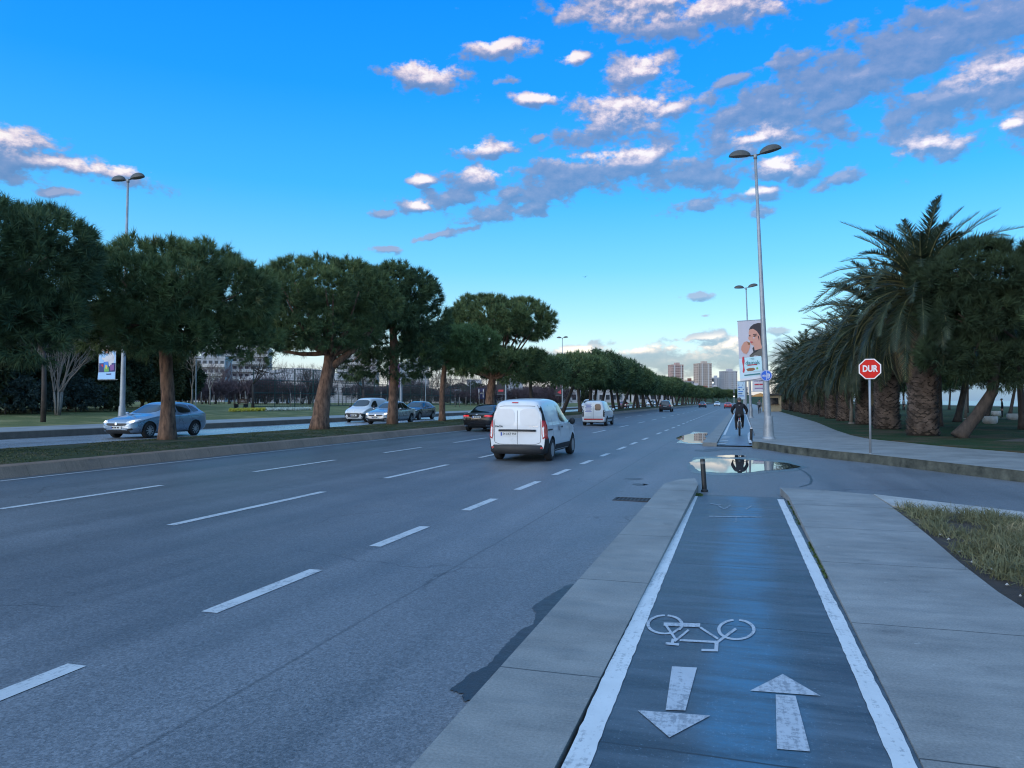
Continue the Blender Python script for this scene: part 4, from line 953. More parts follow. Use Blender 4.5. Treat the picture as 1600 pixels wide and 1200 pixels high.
def patch(bv, poly2, axis, off, name, mtl, parent, rounded=True, cuts=3, smooth=True, vf=None):
    """a piece of bodywork cut to an outline and laid on the body: axis is left/right/rear/front/top"""
    bm = bmesh.new()
    if vf is None:
        p = rnd_poly(poly2) if rounded else poly2
        f = bm.faces.new([bm.verts.new((a, c, 0)) for a, c in p])
        bmesh.ops.triangulate(bm, faces=[f]); 
        for _ in range(2): bmesh.ops.subdivide_edges(bm, edges=[e for e in bm.edges if e.calc_length() > .10], cuts=1, use_grid_fill=True)
        bmesh.ops.triangulate(bm, faces=bm.faces)
    else:
        for v in vf[0]: bm.verts.new(v)
        bm.verts.ensure_lookup_table()
        for f in vf[1]:
            try: bm.faces.new([bm.verts[i] for i in f])
            except ValueError: pass
        bmesh.ops.triangulate(bm, faces=bm.faces)
    dirs = {'right': Vector((-1, 0, 0)), 'left': Vector((1, 0, 0)), 'rear': Vector((0, 1, 0)), 'front': Vector((0, -1, 0)), 'top': Vector((0, 0, -1))}
    d = dirs[axis]
    for v in bm.verts:
        a, c = v.co.x, v.co.y
        s = {'right': Vector((4, a, c)), 'left': Vector((-4, a, c)), 'rear': Vector((a, -6, c)), 'front': Vector((a, 6, c)), 'top': Vector((a, c, 5))}[axis]
        h, n, i, _ = bv.ray_cast(s, d)
        if h is None:
            h, n, i, _ = bv.find_nearest({'rear': Vector((a, YLO[0] + .02, c)), 'front': Vector((a, YHI[0] - .02, c))}.get(axis, s + d * (s.dot(-d) * .80)))
        if n.dot(d) > 0: n = -n
        v.co = h + n * off
    bmesh.ops.recalc_face_normals(bm, faces=bm.faces)
    sm = Vector()
    for f in bm.faces: sm += f.normal
    if sm.dot(d) > 0: bmesh.ops.reverse_faces(bm, faces=bm.faces)
    me = bpy.data.meshes.new(name); bm.to_mesh(me); bm.free(); me.materials.append(mtl)
    if smooth: me.polygons.foreach_set('use_smooth', [True] * len(me.polygons))
    o = bpy.data.objects.new(name, me); C.objects.link(o); o.parent = parent; return o
def lettering(bv, txt, cx, cz, size, axis, off, mtl, parent, sx=1., name='lettering', bold=0.):
    vs, fs = text_verts(txt, size, bold=bold, sx=sx); fl = -1 if axis in ('front', 'left') else 1
    o = patch(bv, None, axis, off, name, mtl, parent, vf=([(cx + v.x * fl, cz + v.y, 0) for v in vs], fs)); return o
def wheel(parent, x, y, r, w, side, spokes=7, steel=False):
    R = Matrix.Rotation(PI / 2, 3, 'Y'); m = MB()
    prof = [(r * .64, -w / 2), (r * .90, -w / 2), (r * .985, -w * .36), (r, -w * .2), (r, w * .2), (r * .985, w * .36), (r * .90, w / 2), (r * .64, w / 2)]
    m.lathe(prof, 28, (0, 0, 0), R, False); m.lathe([(r * .64, -w * .46), (r * .64, w * .40)], 24, (0, 0, 0), R)
    t = m.build('wheel', M_tyre, parent, angle=35); t.location = (x, y, r)
    q = MB(); s = side; xo = s * w * .47
    q.lathe([(r * .70, xo * .90), (r * .66, xo * 1.04), (r * .58, xo * .92)], 28, (0, 0, 0), R, False)
    if steel: q.lathe([(r * .60, xo * .93), (r * .42, xo * 1.08), (r * .2, xo * .98), (r * .01, xo * 1.0)], 24, (0, 0, 0), R, False)
    else:
        q.lathe([(r * .17, xo * .9), (r * .15, xo * 1.04), (.001, xo * 1.05)], 14, (0, 0, 0), R, False)
        for k in range(spokes):
            a = 2 * PI * k / spokes; c = r * .38
            q.box((xo * .97, math.cos(a) * c, math.sin(a) * c), (.02, r * .46, r * .105), M=Matrix.Rotation(a, 3, 'X'))
    q.build('rim', M_rim, t, angle=30); return t
def wheels(parent, yf, yr, r, w, hx, spokes=7, steel=False):
    for y in (yf, yr):
        for s in (-1, 1): wheel(parent, s * hx, y, r, w, s, spokes, steel)
def plate(bv, parent, txt, cx, cz, axis, off=.022, w=.50, h=.115):
    p = patch(bv, [(cx - w / 2, cz - h / 2), (cx + w / 2, cz - h / 2), (cx + w / 2, cz + h / 2), (cx - w / 2, cz + h / 2)], axis, off, 'number_plate', M_plate, parent, False)
    fl = -1 if axis == 'front' else 1; bx = cx - fl * (w / 2 - .025)
    patch(bv, [(bx - .02, cz - h / 2 + .006), (bx + .02, cz - h / 2 + .006), (bx + .02, cz + h / 2 - .006), (bx - .02, cz + h / 2 - .006)], axis, off + .004, 'plate_band', M_eu, p, False)
    if txt is None:
        for k in range(3): patch(bv, rect(cx - .15 + k * .13, cz - .03, cx - .06 + k * .13, cz + .03), axis, off + .005, 'plate_lettering', M_ink, p, False)
    else: lettering(bv, txt, cx + fl * .022, cz, .098, axis, off + .005, M_ink, p, .86, bold=.001)
    return p
def both(f):
    for s, ax in ((1, 'right'), (-1, 'left')): f(s, ax)
def mirror_part(parent, x, y, z, mtl, sz=(.17, .10, .13)):
    for s in (-1, 1):
        m = MB(); P = []
        m.lathe([(.001, -.5), (.34, -.44), (.5, -.1), (.46, .3), (.36, .48), (.001, .5)], 12, (0, 0, 0), Matrix.Rotation(PI / 2, 3, 'X'))
        m.v = [(v[0] * sz[0] + s * (x + sz[0] * .5), v[1] * sz[1] + y, v[2] * sz[2] + z) for v in m.v]
        m.tube([(s * (x - .04), y, z - .04), (s * (x + .06), y, z - .03)], .025, 6); m.build('side_mirror', mtl, parent, smooth=True)
def rect(x0, z0, x1, z1): return [(x0, z0), (x1, z0), (x1, z1), (x0, z1)]

# profile tables: y, z bottom, z shoulder, z top, half widths at the bottom, shoulder and roof
ST_VAN = [(2.18, .36, .58, .68, .50, .58, .46), (2.10, .25, .70, .82, .66, .74, .58), (1.80, .21, .84, .98, .76, .84, .66), (1.38, .20, .97, 1.10, .80, .87, .70), (1.12, .20, 1.02, 1.22, .80, .875, .70), (.62, .20, 1.05, 1.62, .80, .875, .63),
          (.25, .20, 1.06, 1.78, .80, .875, .62), (-.5, .20, 1.06, 1.83, .80, .875, .64), (-1.5, .20, 1.06, 1.81, .80, .875, .66), (-1.98, .21, 1.06, 1.775, .80, .87, .66), (-2.11, .24, 1.06, 1.73, .79, .85, .65), (-2.165, .28, 1.05, 1.67, .76, .82, .62)]
ST_HATCH = [(2.19, .34, .52, .60, .44, .54, .44), (2.12, .25, .60, .70, .62, .72, .60), (1.92, .20, .68, .80, .75, .84, .68), (1.45, .19, .79, .91, .80, .89, .70), (.98, .19, .87, .98, .82, .905, .72), (.72, .19, .885, 1.10, .82, .905, .68), (.12, .19, .90, 1.39, .82, .905, .60),
            (-.35, .19, .915, 1.475, .82, .905, .58), (-1.0, .19, .94, 1.46, .82, .905, .57), (-1.62, .20, .975, 1.40, .82, .90, .56), (-1.90, .22, .99, 1.24, .80, .88, .58), (-2.10, .29, .92, 1.02, .74, .82, .60), (-2.17, .40, .80, .86, .58, .66, .48)]
ST_SEDAN = [(2.27, .34, .52, .60, .44, .54, .44), (2.20, .25, .60, .70, .62, .72, .60), (2.0, .20, .68, .80, .75, .83, .68), (1.5, .19, .79, .91, .80, .88, .70), (1.0, .19, .87, .98, .81, .895, .72), (.75, .19, .885, 1.10, .81, .895, .68), (.15, .19, .90, 1.40, .81, .895, .59),
            (-.35, .19, .915, 1.48, .81, .895, .57), (-.95, .19, .93, 1.43, .81, .895, .56), (-1.50, .19, .96, 1.16, .81, .89, .62), (-1.78, .20, .97, 1.06, .80, .88, .66), (-2.10, .24, .95, 1.03, .77, .84, .66), (-2.24, .32, .88, .96, .70, .76, .60), (-2.29, .42, .80, .86, .58, .66, .48)]
ST_MPV = [(1.96, .34, .56, .66, .46, .56, .44), (1.88, .25, .68, .80, .62, .72, .56), (1.60, .21, .84, .97, .74, .81, .62), (1.25, .20, .96, 1.08, .78, .84, .66), (.95, .20, 1.00, 1.26, .78, .845, .63), (.45, .20, 1.02, 1.60, .78, .845, .58), (.05, .20, 1.03, 1.70, .78, .845, .58), (-.8, .20, 1.03, 1.73, .78, .845, .60), (-1.7, .21, 1.03, 1.70, .78, .84, .62), (-1.90, .26, 1.02, 1.62, .76, .81, .60), (-1.95, .32, 1.0, 1.54, .72, .77, .56)]
ST_SUV = [(2.25, .45, .66, .78, .55, .62, .50), (2.15, .34, .80, .94, .72, .80, .62), (1.8, .30, .90, 1.04, .80, .88, .72), (1.0, .29, 1.02, 1.14, .84, .92, .74), (.75, .29, 1.04, 1.28, .84, .92, .70), (.25, .29, 1.05, 1.62, .84, .92, .64), (-.2, .29, 1.06, 1.74, .84, .92, .63), (-1.2, .29, 1.07, 1.75, .84, .92, .64), (-1.9, .30, 1.08, 1.66, .84, .91, .64), (-2.15, .34, 1.07, 1.42, .80, .87, .66), (-2.25, .44, 1.0, 1.18, .72, .78, .60)]

# ---- the white cargo van in the middle of the photo
def cargo_van(label, loc):
    t = thing('cargo_van', label, 'van', loc, 0); wp = carpaint('white_van_paint', (.62, .64, .66), 0, .35, .5)
    bo, bv = body_mesh(ST_VAN, ((1.40, .33, .40, .88), (-1.42, .33, .40, .88)), wp, t)
    wheels(t, 1.40, -1.42, .325, .21, .775, 7, True)
    # rear doors, their seams, the handle bar and the high brake light
    patch(bv, rect(-.006, .50, .006, 1.70), 'rear', .004, 'door_seam', M_seam, bo, False)
    def outline(p, w, nm='door_seam'):
        n = len(p)
        for i in range(n):
            a, c = Vector(p[i]), Vector(p[(i + 1) % n]); d = (c - a).normalized(); nn = Vector((-d.y, d.x)) * w / 2
            yield [tuple(a - nn), tuple(c - nn), tuple(c + nn), tuple(a + nn)]
    seam = rnd_poly([(-.70, .50), (.70, .50), (.705, 1.0), (.66, 1.62), (-.66, 1.62), (-.705, 1.0)], 2, .12)
    mm = MB()
    for k in range(len(seam)):
        a, c = Vector(seam[k]), Vector(seam[(k + 1) % len(seam)]); d = (c - a).normalized(); nn = Vector((-d.y, d.x)) * .006
        n0 = len(mm.v); mm.v += [(a.x - nn.x, a.y - nn.y, 0), (c.x - nn.x, c.y - nn.y, 0), (c.x + nn.x, c.y + nn.y, 0), (a.x + nn.x, a.y + nn.y, 0)]; mm.f.append((n0, n0 + 1, n0 + 2, n0 + 3))
    patch(bv, None, 'rear', .004, 'door_outline', M_seam, bo, vf=(mm.v, mm.f))
    for s in (-1, 1):
        patch(bv, rect(s * .36 - .28, 1.06, s * .36 + .28, 1.54), 'rear', .006, 'door_panel', wp, bo)
        patch(bv, [(s * .735, 1.64), (s * .69, 1.64), (s * .745, 1.18), (s * .82, 1.18)], 'rear', .012, 'rear_pillar_trim', M_plastic, t, False)
        l = patch(bv, [(s * .735, 1.20), (s * .90, 1.20), (s * .90, .74), (s * .765, .66), (s * .735, .80)], 'rear', .016, 'tail_light', M_redlens, t, False)
        patch(bv, [(s * .755, 1.00), (s * .80, 1.00), (s * .815, .74), (s * .770, .70)], 'rear', .024, 'reversing_lamp', M_clearlens, l, False)
        patch(bv, rect(s * .68 - .10, .39, s * .68 + .10, .435), 'rear', .055, 'reflector', M_redlens, t)
    both(lambda s, ax: patch(bv, [(-2.14, 1.64), (-2.05, 1.60), (-2.00, 1.18), (-2.13, 1.18)], ax, .009, 'rear_pillar_trim', M_plastic, t, False))
    both(lambda s, ax: patch(bv, [(-2.15, 1.20), (-2.03, 1.19), (-1.99, .90), (-2.05, .66), (-2.15, .66)], ax, .016, 'tail_light', M_redlens, t, False))
    m = MB(); bw = .83
    pts = [(-bw, -1.80), (-bw, -2.10), (-.70, -2.215), (0, -2.235), (.70, -2.215), (bw, -2.10), (bw, -1.80)]
    vs = []
    for x, y in pts: vs += [(x * .93, y + .06, .22), (x, y, .28), (x * 1.005, y - .01, .43), (x, y + .03, .49)]
    m.add(vs, [(i * 4 + j, (i + 1) * 4 + j, (i + 1) * 4 + j + 1, i * 4 + j + 1) for i in range(6) for j in range(3)])
    m.build('rear_bumper', M_plastic, t, smooth=True)
    both(lambda s, ax: patch(bv, [(-2.16, .30), (-1.86, .30), (-1.83, .52), (-1.93, .66), (-2.05, .78), (-2.16, .70)], ax, .014, 'bumper_corner', M_plastic, t, False))
    m = MB(); m.tube([(-.56, -2.19, .905), (-.3, -2.20, .91), (.3, -2.20, .91), (.56, -2.19, .905)], .030, 8); m.build('door_handle_bar', M_plastic, t, smooth=True)
    plate(bv, t, '34 LKZ 959', -.26, .80, 'rear', .012)
    patch(bv, rect(-.17, 1.695, .03, 1.725), 'rear', .016, 'brake_light', M_redlens, t)
    lettering(bv, 'DACIA', -.56, 1.02, .07, 'rear', .012, M_seam, t, 1.1, bold=.002); lettering(bv, 'DOKKER', .50, 1.02, .045, 'rear', .012, M_chrome, t, 1.5)
    # sides
    both(lambda s, ax: patch(bv, [(-1.90, 1.15), (-.42, 1.13), (-.50, 1.60), (-1.84, 1.61)], ax, .005, 'side_panel', wp, t))
    both(lambda s, ax: patch(bv, [(-.30, 1.12), (.90, 1.10), (.86, 1.17), (.33, 1.57), (.05, 1.63), (-.26, 1.62)], ax, .007, 'side_window', M_glass, t))
    for y in (-.37, -1.30, .92):
        both(lambda s, ax: patch(bv, rect(y - .006, .38, y + .006, 1.08 if y > .5 else 1.66), ax, .004, 'door_seam', M_seam, bo, False))
    both(lambda s, ax: patch(bv, rect(-1.95, .90, -1.40, .94), ax, .012, 'sliding_rail', M_plastic, t, False))
    both(lambda s, ax: patch(bv, rect(-.62, .86, -.56, 1.02), ax, .018, 'door_handle', M_plastic, t, False))
    both(lambda s, ax: patch(bv, rect(-.28, .94, -.08, .99), ax, .020, 'door_handle', M_plastic, t))
    both(lambda s, ax: patch(bv, rect(-1.00, .30, .98, .46), ax, .012, 'side_moulding', M_plastic, t, False))
    patch(bv, [(-.66, 1.14), (.66, 1.14), (.58, 1.62), (-.58, 1.62)], 'front', .006, 'windscreen', M_glass, t)
    both(lambda s, ax: patch(bv, [(1.78, .76), (2.08, .70), (2.08, .84), (1.86, .92)], ax, .01, 'headlight', M_clearlens, t))
    mirror_part(t, .88, .80, 1.12, M_plastic, (.20, .12, .22))
    return t
def at(X, D, rd='main'): return (X, D, zr(X) if rd == 'main' else (.165 if X < -22 else .16))
cargo_van('white cargo van with black bumper seen from behind in the right-hand lanes', at(-6.25, 23.3))

def saloon_common(t, bv, bo, paintm, front_lit=False, rear_lit=False, win=None, txt=None, grille=True, hatch=False, sedan_rear=-2.27, spokes=8, headz=(.60, .76), hx=.60, dark_trim=None):
    lens = M_headlit if front_lit else M_clearlens
    for a, p in win: both(lambda s, ax, p=p: patch(bv, p, ax, .006, 'side_window', M_glass, t))
    for s in (-1, 1):
        hl = patch(bv, [(s * .40, headz[0] + .01), (s * .72, headz[0] + .02), (s * .82, headz[1] + .02), (s * .70, headz[1] + .02), (s * .50, headz[1] - .05)], 'front', .010, 'headlight', M_clearlens, t)
        if front_lit: patch(bv, [(s * .58, headz[0] + .035), (s * .72, headz[0] + .04), (s * .74, headz[1] - .03), (s * .60, headz[1] - .05)], 'front', .018, 'headlamp_bulb', M_headlit, hl)
        patch(bv, [(s * .50, .34), (s * .74, .36), (s * .72, .44), (s * .54, .40)], 'front', .012, 'fog_lamp_recess', M_plastic, t)
    if grille:
        gpart = patch(bv, [(-.46, .52), (.46, .52), (.52, .64), (-.52, .64)], 'front', .010, 'grille', M_plastic, t)
        patch(bv, rect(-.50, .625, .50, .645), 'front', .016, 'grille_trim', M_chrome, gpart, False)
        patch(bv, rect(-.05, .56, .05, .65), 'front', .020, 'badge', M_chrome, gpart)
    patch(bv, [(-.62, .24), (.62, .24), (.58, .36), (-.58, .36)], 'front', .010, 'lower_grille', M_plastic, t)
    plate(bv, t, txt, 0, .455, 'front', .02)

def make_hatch(name, label, loc, paintm, txt, lit=False, rotz=PI, group=None, scale=1.0):
    t = thing(name, label, 'car', loc, rotz, group)
    bo, bv = body_mesh(ST_HATCH, ((1.36, .32, .39, .90), (-1.32, .32, .39, .90)), paintm, t)
    wheels(t, 1.36, -1.32, .32, .21, .80, 10)
    saloon_common(t, bv, bo, paintm, lit, win=((0, [(.62, .99), (-.28, 1.00), (-.30, 1.37), (.02, 1.33), (.30, 1.23)]), (1, [(-.36, 1.00), (-1.18, 1.03), (-1.14, 1.35), (-.70, 1.38), (-.37, 1.37)]), (2, [(-1.24, 1.04), (-1.66, 1.08), (-1.70, 1.15), (-1.50, 1.28), (-1.20, 1.35)])), txt=txt)
    patch(bv, [(-.66, 1.03), (.66, 1.03), (.52, 1.36), (-.52, 1.36)], 'front', .006, 'windscreen', M_glass, t)
    patch(bv, [(-.52, 1.10), (.52, 1.10), (.46, 1.34), (-.46, 1.34)], 'rear', .006, 'rear_window', M_glass, t)
    for s in (-1, 1): patch(bv, [(s * .42, .86), (s * .80, .84), (s * .80, .98), (s * .46, .97)], 'rear', .01, 'tail_light', M_redlens, t)
    plate(bv, t, None, 0, .68, 'rear', .02)
    for y in (.78, -.32, -1.16): both(lambda s, ax: patch(bv, rect(y - .005, .32, y + .005, .99), ax, .003, 'door_seam', M_seam, bo, False))
    both(lambda s, ax: patch(bv, [(.75, .82), (-1.55, .88), (-1.55, .892), (.75, .835)], ax, .003, 'crease_line', M_seam, bo, False))
    both(lambda s, ax: patch(bv, rect(-.20, .855, -.03, .885), ax, .016, 'door_handle', paintm, t)); both(lambda s, ax: patch(bv, rect(-1.06, .875, -.89, .905), ax, .016, 'door_handle', paintm, t))
    mirror_part(t, .90, .60, 1.0, paintm); return t
blue = carpaint('silver_blue_paint', (.20, .27, .36), .55, .30, .9)
make_hatch('hatchback_car', 'silver blue hatchback seen behind the reddish pine trunk on the opposite road', at(-23.95, 26.55, 'o'), blue, None, True)
dark = carpaint('dark_blue_paint', (.016, .022, .035), .2, .25, .8)
make_hatch('hatchback_car', 'dark blue hatchback coming with its headlamps lit, behind the silver sedan', at(-25.3, 56.6, 'o'), dark, None, True)

def make_sedan(name, label, loc, paintm, rotz=0, front_lit=False, rear_lit=False, ftxt=None, rtxt=None, group=None):
    t = thing(name, label, 'car', loc, rotz, group)
    bo, bv = body_mesh(ST_SEDAN, ((1.40, .32, .39, .89), (-1.36, .32, .39, .89)), paintm, t)
    wheels(t, 1.40, -1.36, .32, .21, .79, 8)
    saloon_common(t, bv, bo, paintm, front_lit, win=((0, [(.64, .99), (-.24, 1.00), (-.26, 1.38), (.02, 1.35), (.32, 1.23)]), (1, [(-.32, 1.00), (-1.02, 1.02), (-1.00, 1.33), (-.66, 1.38), (-.33, 1.38)]), (2, [(-1.07, 1.03), (-1.38, 1.05), (-1.06, 1.29)])), txt=ftxt)
    patch(bv, [(-.64, 1.03), (.64, 1.03), (.50, 1.37), (-.50, 1.37)], 'front', .006, 'windscreen', M_glass, t)
    patch(bv, [(-.60, 1.11), (.60, 1.11), (.47, 1.36), (-.47, 1.36)], 'rear', .006, 'rear_window', M_glass, t)
    for s in (-1, 1):
        l = patch(bv, [(s * .40, .80), (s * .82, .77), (s * .86, .90), (s * .44, .92)], 'rear', .012, 'tail_light', M_redlens, t)
        if rear_lit: patch(bv, [(s * .44, .835), (s * .82, .83), (s * .82, .875), (s * .46, .885)], 'rear', .020, 'lit_strip', M_redlit, l)
        patch(bv, [(s * .50, .30), (s * .74, .30), (s * .72, .37), (s * .52, .37)], 'rear', .02, 'exhaust', M_chrome, t)
    plate(bv, t, rtxt, 0, .80, 'rear', .02)
    patch(bv, rect(-.06, .915, .06, .955), 'rear', .018, 'badge', M_chrome, t)
    patch(bv, [(-.62, .26), (.62, .26), (.56, .40), (-.56, .40)], 'rear', .012, 'rear_diffuser', M_plastic, t)
    for y in (.80, -.28, -1.08): both(lambda s, ax: patch(bv, rect(y - .005, .32, y + .005, .99), ax, .003, 'door_seam', M_seam, bo, False))
    both(lambda s, ax: patch(bv, rect(-.18, .85, 0, .88), ax, .016, 'door_handle', M_chrome, t)); both(lambda s, ax: patch(bv, rect(-1.0, .865, -.83, .895), ax, .016, 'door_handle', M_chrome, t))
    mirror_part(t, .89, .60, 1.0, paintm); return t
silver = carpaint('silver_paint', (.36, .37, .39), .55, .30, .8)
make_sedan('sedan_car', 'silver sedan coming toward the camera behind the tall slim pine trunk', at(-22.5, 46.2, 'o'), silver, PI, True, False, None)
black = carpaint('black_paint', (.010, .010, .012), .1, .18, .9)
make_sedan('sedan_car', 'black saloon with lit red tail lights beside the median kerb', at(-13.75, 41.0), black, 0, False, True, None, None)

def make_mpv(name, label, loc, paintm, rotz=0, two_tone=True, rear_text=False, group=None, lit=False):
    t = thing(name, label, 'van', loc, rotz, group)
    bo, bv = body_mesh(ST_MPV, ((1.26, .31, .375, .84), (-1.24, .31, .375, .84)), paintm, t)
    wheels(t, 1.26, -1.24, .305, .19, .745, 7, True)
    patch(bv, [(-.62, 1.12), (.62, 1.12), (.52, 1.58), (-.52, 1.58)], 'front', .007, 'windscreen', M_glass, t)
    both(lambda s, ax: patch(bv, [(.86, 1.06), (-.20, 1.07), (-.20, 1.54), (.10, 1.53), (.42, 1.38)], ax, .007, 'side_window', M_glass, t))
    if two_tone:
        patch(bv, [(-.80, .26), (.80, .26), (.80, .60), (.52, .66), (-.52, .66), (-.80, .60)], 'front', .012, 'front_bumper', M_plastic, t, False)
        both(lambda s, ax: patch(bv, [(1.92, .26), (1.62, .26), (1.64, .60), (1.92, .60)], ax, .012, 'bumper_corner', M_plastic, t, False))
        plate(bv, t, None, 0, .50, 'front', .03)
    else:
        patch(bv, [(-.50, .50), (.50, .50), (.50, .62), (-.50, .62)], 'front', .01, 'grille', M_plastic, t); plate(bv, t, None, 0, .44, 'front', .03)
    for s in (-1, 1):
        patch(bv, [(s * .46, .70), (s * .72, .68), (s * .78, .90), (s * .66, .90)], 'front', .012, 'headlight', M_headlit if lit else M_clearlens, t)
        patch(bv, [(s * .655, .62), (s * .80, .62), (s * .80, 1.10), (s * .685, 1.12)], 'rear', .012, 'tail_light', M_redlens if not rear_text else M_plastic, t)
    patch(bv, rect(-.05, .70, .05, .78), 'front', .012, 'badge', M_chrome, t)
    patch(bv, rect(-.006, .45, .006, 1.62), 'rear', .004, 'door_seam', M_seam, bo, False)
    both(lambda s, ax: patch(bv, rect(-.265, .36, -.255, 1.56), ax, .004, 'door_seam', M_seam, bo, False)); both(lambda s, ax: patch(bv, rect(.80, .36, .81, 1.04), ax, .004, 'door_seam', M_seam, bo, False))
    both(lambda s, ax: patch(bv, rect(-1.7, .44, 1.7, .55), ax, .012, 'side_moulding', M_plastic, t, False))
    if rear_text:
        patch(bv, rect(.10, 1.06, .52, 1.50), 'rear', .010, 'rear_window', M_glass, t)
        for k in range(7): patch(bv, rect(-.58 + .04 * (k % 3), 1.48 - k * .085, -.12 - .05 * (k % 2), 1.515 - k * .085), 'rear', .012, 'lettering_line', M_eu, t, False)
        patch(bv, rect(-.66, .40, .66, .50), 'rear', .016, 'red_bumper_strip', M_redlens, t, False)
        for s in (-1, 1): patch(bv, rect(s * .36 - .18, .66, s * .36 + .18, .80), 'rear', .010, 'service_sticker' if s < 0 else 'number_plate', M_plate, t, False)
        m = MB(); m.tube([(.1, -.2, 1.70), (.1, -.35, 2.1)], .008, 5); m.build('aerial', M_plastic, t)
    else:
        patch(bv, rect(-.5, 1.10, .5, 1.50), 'rear', .01, 'rear_window', M_glass, t)
    mirror_part(t, .85, .72, 1.10, M_plastic if two_tone else paintm, (.19, .11, .2)); return t
white2 = carpaint('white_paint', (.60, .61, .62), 0, .35, .5)
make_mpv('small_van', 'white small van with dark front bumper coming beside the silver sedan', at(-26.0, 49.4, 'o'), white2, PI, True)
make_mpv('small_van', 'white small van with blue lettering and one rear window, ahead of the cargo van', at(-9.75, 53.4), white2, 0, False, True)

def make_suv(name, label, loc, paintm, rotz=0, lit=False, group=None):
    t = thing(name, label, 'car', loc, rotz, group)
    bo, bv = body_mesh(ST_SUV, ((1.38, .37, .45, .92), (-1.38, .37, .45, .92)), paintm, t)
    wheels(t, 1.38, -1.38, .37, .24, .82, 6)
    patch(bv, [(-.66, 1.12), (.66, 1.12), (.58, 1.60), (-.58, 1.60)], 'rear', .006, 'rear_window', M_glass, t); patch(bv, [(-.66, 1.20), (.66, 1.20), (.56, 1.62), (-.56, 1.62)], 'front', .006, 'windscreen', M_glass, t)
    both(lambda s, ax: patch(bv, [(.60, 1.14), (-.30, 1.15), (-.32, 1.62), (.10, 1.58)], ax, .006, 'side_window', M_glass, t)); both(lambda s, ax: patch(bv, [(-.38, 1.15), (-1.75, 1.17), (-1.65, 1.56), (-.40, 1.62)], ax, .006, 'side_window', M_glass, t))
    for s in (-1, 1):
        patch(bv, [(s * .60, .86), (s * .84, .86), (s * .84, 1.10), (s * .66, 1.10)], 'rear', .012, 'tail_light', M_redlens, t); patch(bv, [(s * .46, .76), (s * .76, .76), (s * .78, .90), (s * .50, .90)], 'front', .012, 'headlight', M_headlit if lit else M_clearlens, t)
    plate(bv, t, None, 0, .86, 'rear', .02); patch(bv, rect(-.80, .40, .80, .60), 'rear', .02, 'rear_bumper', M_plastic, t); patch(bv, rect(-.46, .62, .46, .76), 'front', .012, 'grille', M_plastic, t)
    mirror_part(t, .92, .55, 1.12, paintm, (.2, .12, .18)); return t
grey = carpaint('dark_grey_paint', (.05, .055, .065), .4, .3, .7)
make_suv('sport_utility_car', 'dark grey tall car far ahead in the middle lane, beyond the lettered van', at(-11.2, 120), grey)
def clone(src, name, label, loc, rotz, paintm=None, group=None):
    c = copy_tree(src); c.name = name; c.location = loc; c.rotation_euler = (0, 0, rotz); c['label'] = label
    if group: c['group'] = group
    if paintm:
        for ch in c.children:
            if ch.name.startswith(('body', 'side_mirror')):
                ch.data = ch.data.copy(); ch.data.materials[0] = paintm
    return c
by = {o['label']: o for o in bpy.data.objects if o.parent is None and 'label' in o.keys()}
sed = next(o for l, o in by.items() if l.startswith('black saloon')); hat = next(o for l, o in by.items() if l.startswith('dark blue hatchback')); mpv = next(o for l, o in by.items() if l.startswith('white small van with dark'))
clone(sed, 'sedan_car', 'tiny dark car far ahead, right of the tall dark grey car', at(-9.3, 196), 0, dark)
clone(hat, 'hatchback_car', 'tiny white car far ahead near the end of the road', at(-7.2, 245), PI, white2)
red = carpaint('red_paint', (.30, .02, .025), .1, .3, .8)
clone(sed, 'sedan_car', 'small red car far ahead just left of the cyclist', at(-2.9, 182), 0, red)
FG = 'cars on the opposite road behind the far pine trunks'
for i, (X, D, src, pm, lab) in enumerate(((-22.6, 84, hat, white2, 'white hatchback on the opposite road behind the nearest of the far pine trunks'), (-25.6, 99, hat, silver, 'silver car with lit headlamps on the opposite road beyond the lettered van'), (-22.8, 116, mpv, None, 'white van on the opposite road between the far pine trunks'),
        (-25.4, 133, hat, white2, 'white car with lit headlamps between far pine trunks left of the tall dark car'), (-22.7, 152, hat, red, 'red car on the opposite road between the far pine trunks'), (-25.6, 172, hat, white2, 'white car with lit headlamps between far trunks right of the tall dark car'), (-22.8, 200, mpv, None, 'far white van between distant pine trunks'), (-25.5, 232, hat, silver, 'farthest silver car between the distant pine trunks'))):
    clone(src, 'hatchback_car' if src is hat else 'small_van', lab, at(X, D, 'o'), PI, pm, FG)
